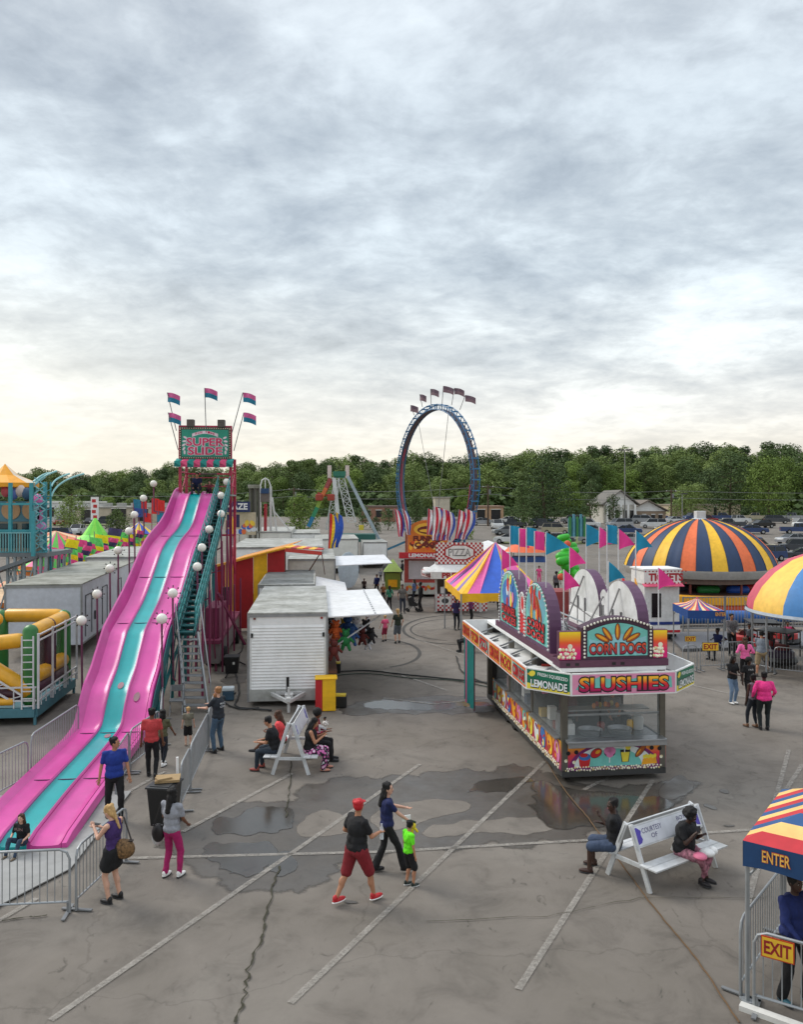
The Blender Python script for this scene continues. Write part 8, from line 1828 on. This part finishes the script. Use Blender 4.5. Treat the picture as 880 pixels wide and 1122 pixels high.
# ------------------------------------------------------------------ parked vehicles
def car(kind, label, cat, loc):
    t = thing({'sedan': 'parked_car', 'suv': 'parked_suv', 'truck': 'pickup_truck'}[kind], label, cat, loc)
    pf = {'sedan': ([(-2.3, .3), (-2.33, .65), (-2.2, .9), (-1.2, .97), (1.35, .97), (2.2, .95), (2.3, .65), (2.25, .3)], [(-1.35, .95), (-.55, 1.42), (.75, 1.44), (1.6, .96)]),
          'suv': ([(-2.3, .35), (-2.33, .7), (-2.2, 1.02), (-1.2, 1.1), (2.2, 1.12), (2.3, .75), (2.27, .35)], [(-1.35, 1.08), (-.75, 1.72), (1.95, 1.72), (2.22, 1.1)]),
          'truck': ([(-2.7, .4), (-2.72, .75), (-2.6, 1.05), (-1.4, 1.12), (.6, 1.12), (.62, 1.1), (2.7, 1.1), (2.72, .4)], [(-1.5, 1.1), (-.85, 1.72), (.45, 1.72), (.6, 1.1)])}[kind]
    m = local(t); m.prism([V((x, -.88, z)) for x, z in pf[0]][::-1], (0, 1.76, 0)); g = pf[1]
    m.add([(g[1][0] + .08, -.66, g[1][1] + .0), (g[2][0] - .06, -.66, g[2][1]), (g[2][0] - .06, .66, g[2][1]), (g[1][0] + .08, .66, g[1][1]), (g[1][0] + .02, -.7, g[1][1] - .06), (g[2][0], -.7, g[2][1] - .06), (g[2][0], .7, g[2][1] - .06), (g[1][0] + .02, .7, g[1][1] - .06)], [(0, 1, 2, 3), (4, 5, 1, 0), (5, 6, 2, 1), (6, 7, 3, 2), (7, 4, 0, 3)])
    for q in (-1, 1): m.bar((g[0][0], q * .82, g[0][1]), (g[1][0], q * .69, g[1][1]), .06); m.bar((g[3][0], q * .82, g[3][1]), (g[2][0], q * .69, g[2][1]), .07); m.bar(((g[1][0] + g[2][0]) / 2 + .1, q * .83, g[0][1]), ((g[1][0] + g[2][0]) / 2 + .1, q * .70, g[1][1]), .06)
    m.build('body', K(150, 152, 156, .3), t, bevel=.05)
    m = local(t); vs = []
    for q in (-1, 1):
        for i, (x, z) in enumerate(g): vs.append((x, q * (.81 if i in (0, 3) else .68), z))
    m.add(vs, [(3, 2, 1, 0), (4, 5, 6, 7), (0, 1, 5, 4), (1, 2, 6, 5), (2, 3, 7, 6)]); m.build('windows', K(22, 26, 30, .08), t)
    for x in (-1.45, 1.42):
        for q in (-1, 1):
            m = local(t); m.tube([(x, q * .7, .34), (x, q * .92, .34)], .34, n=16); w_ = m.build('wheel', K(22, 22, 22, .8), t)
            m = local(t); m.tube([(x, q * .9, .34), (x, q * .935, .34)], .19, n=12); m.build('rim', STEEL, w_)
    for q in (-.62, .62):
        x = pf[0][1][0]; m = local(t); m.box((x + .03, q, .72), (.08, .34, .14)); m.build('headlight', K(226, 226, 220, .15), t); m = local(t); m.box((-x - .02, q, .78), (.08, .26, .16)); m.build('tail_light', K(150, 20, 20, .2), t)
    if kind == 'truck': m = local(t); m.box((1.65, 0, 1.0), (1.95, 1.5, .24)); m.build('bed', K(30, 30, 30), t)
    return t
cars = {'sedan': car('sedan', 'x', 'car', (0, 0, -400)), 'suv': car('suv', 'x', 'suv', (0, 0, -400)), 'truck': car('truck', 'x', 'pickup truck', (0, 0, -400))}
PAL = [('white', K(206, 208, 208, .3)), ('silver', K(160, 163, 168, .3, metal=.4)), ('dark grey', K(66, 70, 76, .3)), ('black', K(24, 26, 30, .25)), ('red', K(140, 28, 34, .3)), ('beige', K(168, 160, 136, .35)), ('blue', K(44, 66, 110, .3)), ('grey', K(112, 116, 120, .3))]
first = set()
rr = random.Random(9)
ORD = ['first', 'second', 'third', 'fourth', 'fifth', 'sixth', 'seventh', 'eighth', 'ninth', 'tenth', 'eleventh', 'twelfth', '13th', '14th', '15th', '16th', '17th', '18th', '19th', '20th']
def park(kind, ci, x, y, rz, lab, grp='cars in the car park beyond the rides'):
    if kind not in first: first.add(kind); o = cars[kind]; o.location = (x, y, gz(y)); o.rotation_euler = (0, 0, rz)
    else: o = copy_tree(cars[kind], (x, y, gz(y)), rz)
    for c_ in o.children:
        if c_.name.startswith('body'): recolor(c_, PAL[ci][1])
    o['label'] = lab; o['group'] = grp; return o
rows = [(90, 838, 905, 'nearest', 4.2), (101, 830, 905, 'second', 4.2), (113, 560, 905, 'third', 4.3), (130, 560, 905, 'fourth', 4.8), (143, 560, 905, 'fifth', 5.0), (158, 560, 905, 'sixth', 5.2), (176, 690, 905, 'farthest', 5.2)]
for ri, (d, a, b_, nm, sp) in enumerate(rows):
    x = bpx(a, d); i = 0; 
    while x < bpx(b_, d):
        if 628 < 440 + x * 880 / d < 690 and ri in (5,): x += 8; continue
        kind = rr.choice(['sedan', 'sedan', 'suv', 'suv', 'truck']); ci = rr.choice([0, 0, 0, 1, 1, 2, 3, 4, 5, 6, 7, 2]); ang = (R(180) if ri % 2 else 0) + R(rr.choice([-18, -20, 14, 160]))
        park(kind, ci, x, d + rr.uniform(-.4, .4), ang, '%s %s, %s from left in the %s car park row' % (PAL[ci][0], {'sedan': 'sedan', 'suv': 'SUV', 'truck': 'pickup'}[kind], ORD[min(i, 19)], nm)); i += 1
        x += (sp + .9) * rr.choice([1, 1, 1, 1.0, 1.3])
for k, (px, d, kind, ci, lab) in enumerate(((86, 128, 'truck', 0, 'white pickup parked before the beige store on the left'), (100, 150, 'sedan', 3, 'black sedan by the beige store entrance'), (116, 150, 'suv', 2, 'dark SUV parked right of the black sedan at the beige store'), (68, 150, 'sedan', 4, 'red sedan left of the white pickup at the beige store'), (545, 140, 'suv', 0, 'white SUV parked right of the ring base'), (556, 128, 'sedan', 7, 'grey sedan nearest behind the first trailer flags'), (530, 150, 'sedan', 1, 'silver sedan by the wooden utility pole'), (60, 120, 'suv', 6, 'blue SUV behind the fun house light arms'))):
    park(kind, ci, bpx(px, d), d, R(rr.choice([8, 175, 90])), lab)
cnp = thing('sun_canopy', 'flat white canopy on posts right of the ring banners', 'canopy', (P(535, 0, 66).x, 66, 0)); a = P(535, 604, 66)
m = MB(); m.add([a + V((-2.4, -1.5, 0)), a + V((2.4, -1.5, 0)), a + V((2.4, 1.5, 0)), a + V((-2.4, 1.5, 0)), a + V((0, 0, .9))], [(0, 1, 4), (1, 2, 4), (2, 3, 4), (3, 0, 4), (3, 2, 1, 0)]); m.build('roof', WHITE, cnp)
for x in (-2.3, 2.3):
    for y in (-1.4, 1.4): m = MB(); m.bar((a.x + x, a.y + y, 0), (a.x + x, a.y + y, a.z), .08); m.build('post', GALV, cnp)
kr = thing('kiddie_ride', 'yellow and red low kiddie ride behind the peaked tent', 'fairground ride', (P(538, 0, 58).x, 58, 0)); a = G(538, 632)
m = local(kr); m.lathe((0, 0, 0), [(0, .5), (2.2, .5), (2.3, 0)], 24); m.build('platform', K(200, 160, 40), kr)
for k in range(8): t_ = 2 * PI * k / 8; m = local(kr); m.cap((1.6 * math.cos(t_), 1.6 * math.sin(t_), .85), (1.6 * math.cos(t_) + .6, 1.6 * math.sin(t_), .85), .3, .25); m.build('seat_pod', [K(200, 50, 40), YEL, K(60, 60, 60)][k % 3], kr, smooth=True)
m = local(kr); m.tube([(0, 0, .5), (0, 0, 2.6)], .2); m.ell((0, 0, 2.7), .5); m.build('centre_post', K(170, 60, 50), kr)
oa = thing('awning_ride', 'orange round canopy with blue fronted kiddie ride under the trailer flags', 'fairground ride', (P(580, 0, 52).x, 52, 0)); a = P(578, 604, 52)
m = MB(); m.lathe(a, [(1.5, 0), (1.1, .35), (.0, .6)], 20); m.build('canopy', K(226, 100, 50), oa)
m = MB(); m.box(a + V((0, 0, -.5)), (2.2, 1.2, .35)); m.build('front_panel', K(60, 100, 170), oa); m = MB(); m.box((a.x, 52, .5), (2.6, 2, 1.0)); m.build('base', K(140, 60, 90), oa)
for q in (-1, 1): m = MB(); m.bar((a.x + q * 1.1, 51.5, 0), (a.x + q * 1.1, 51.5, a.z), .1); m.build('post', OFFW, oa)
print('objects', len(bpy.data.objects))
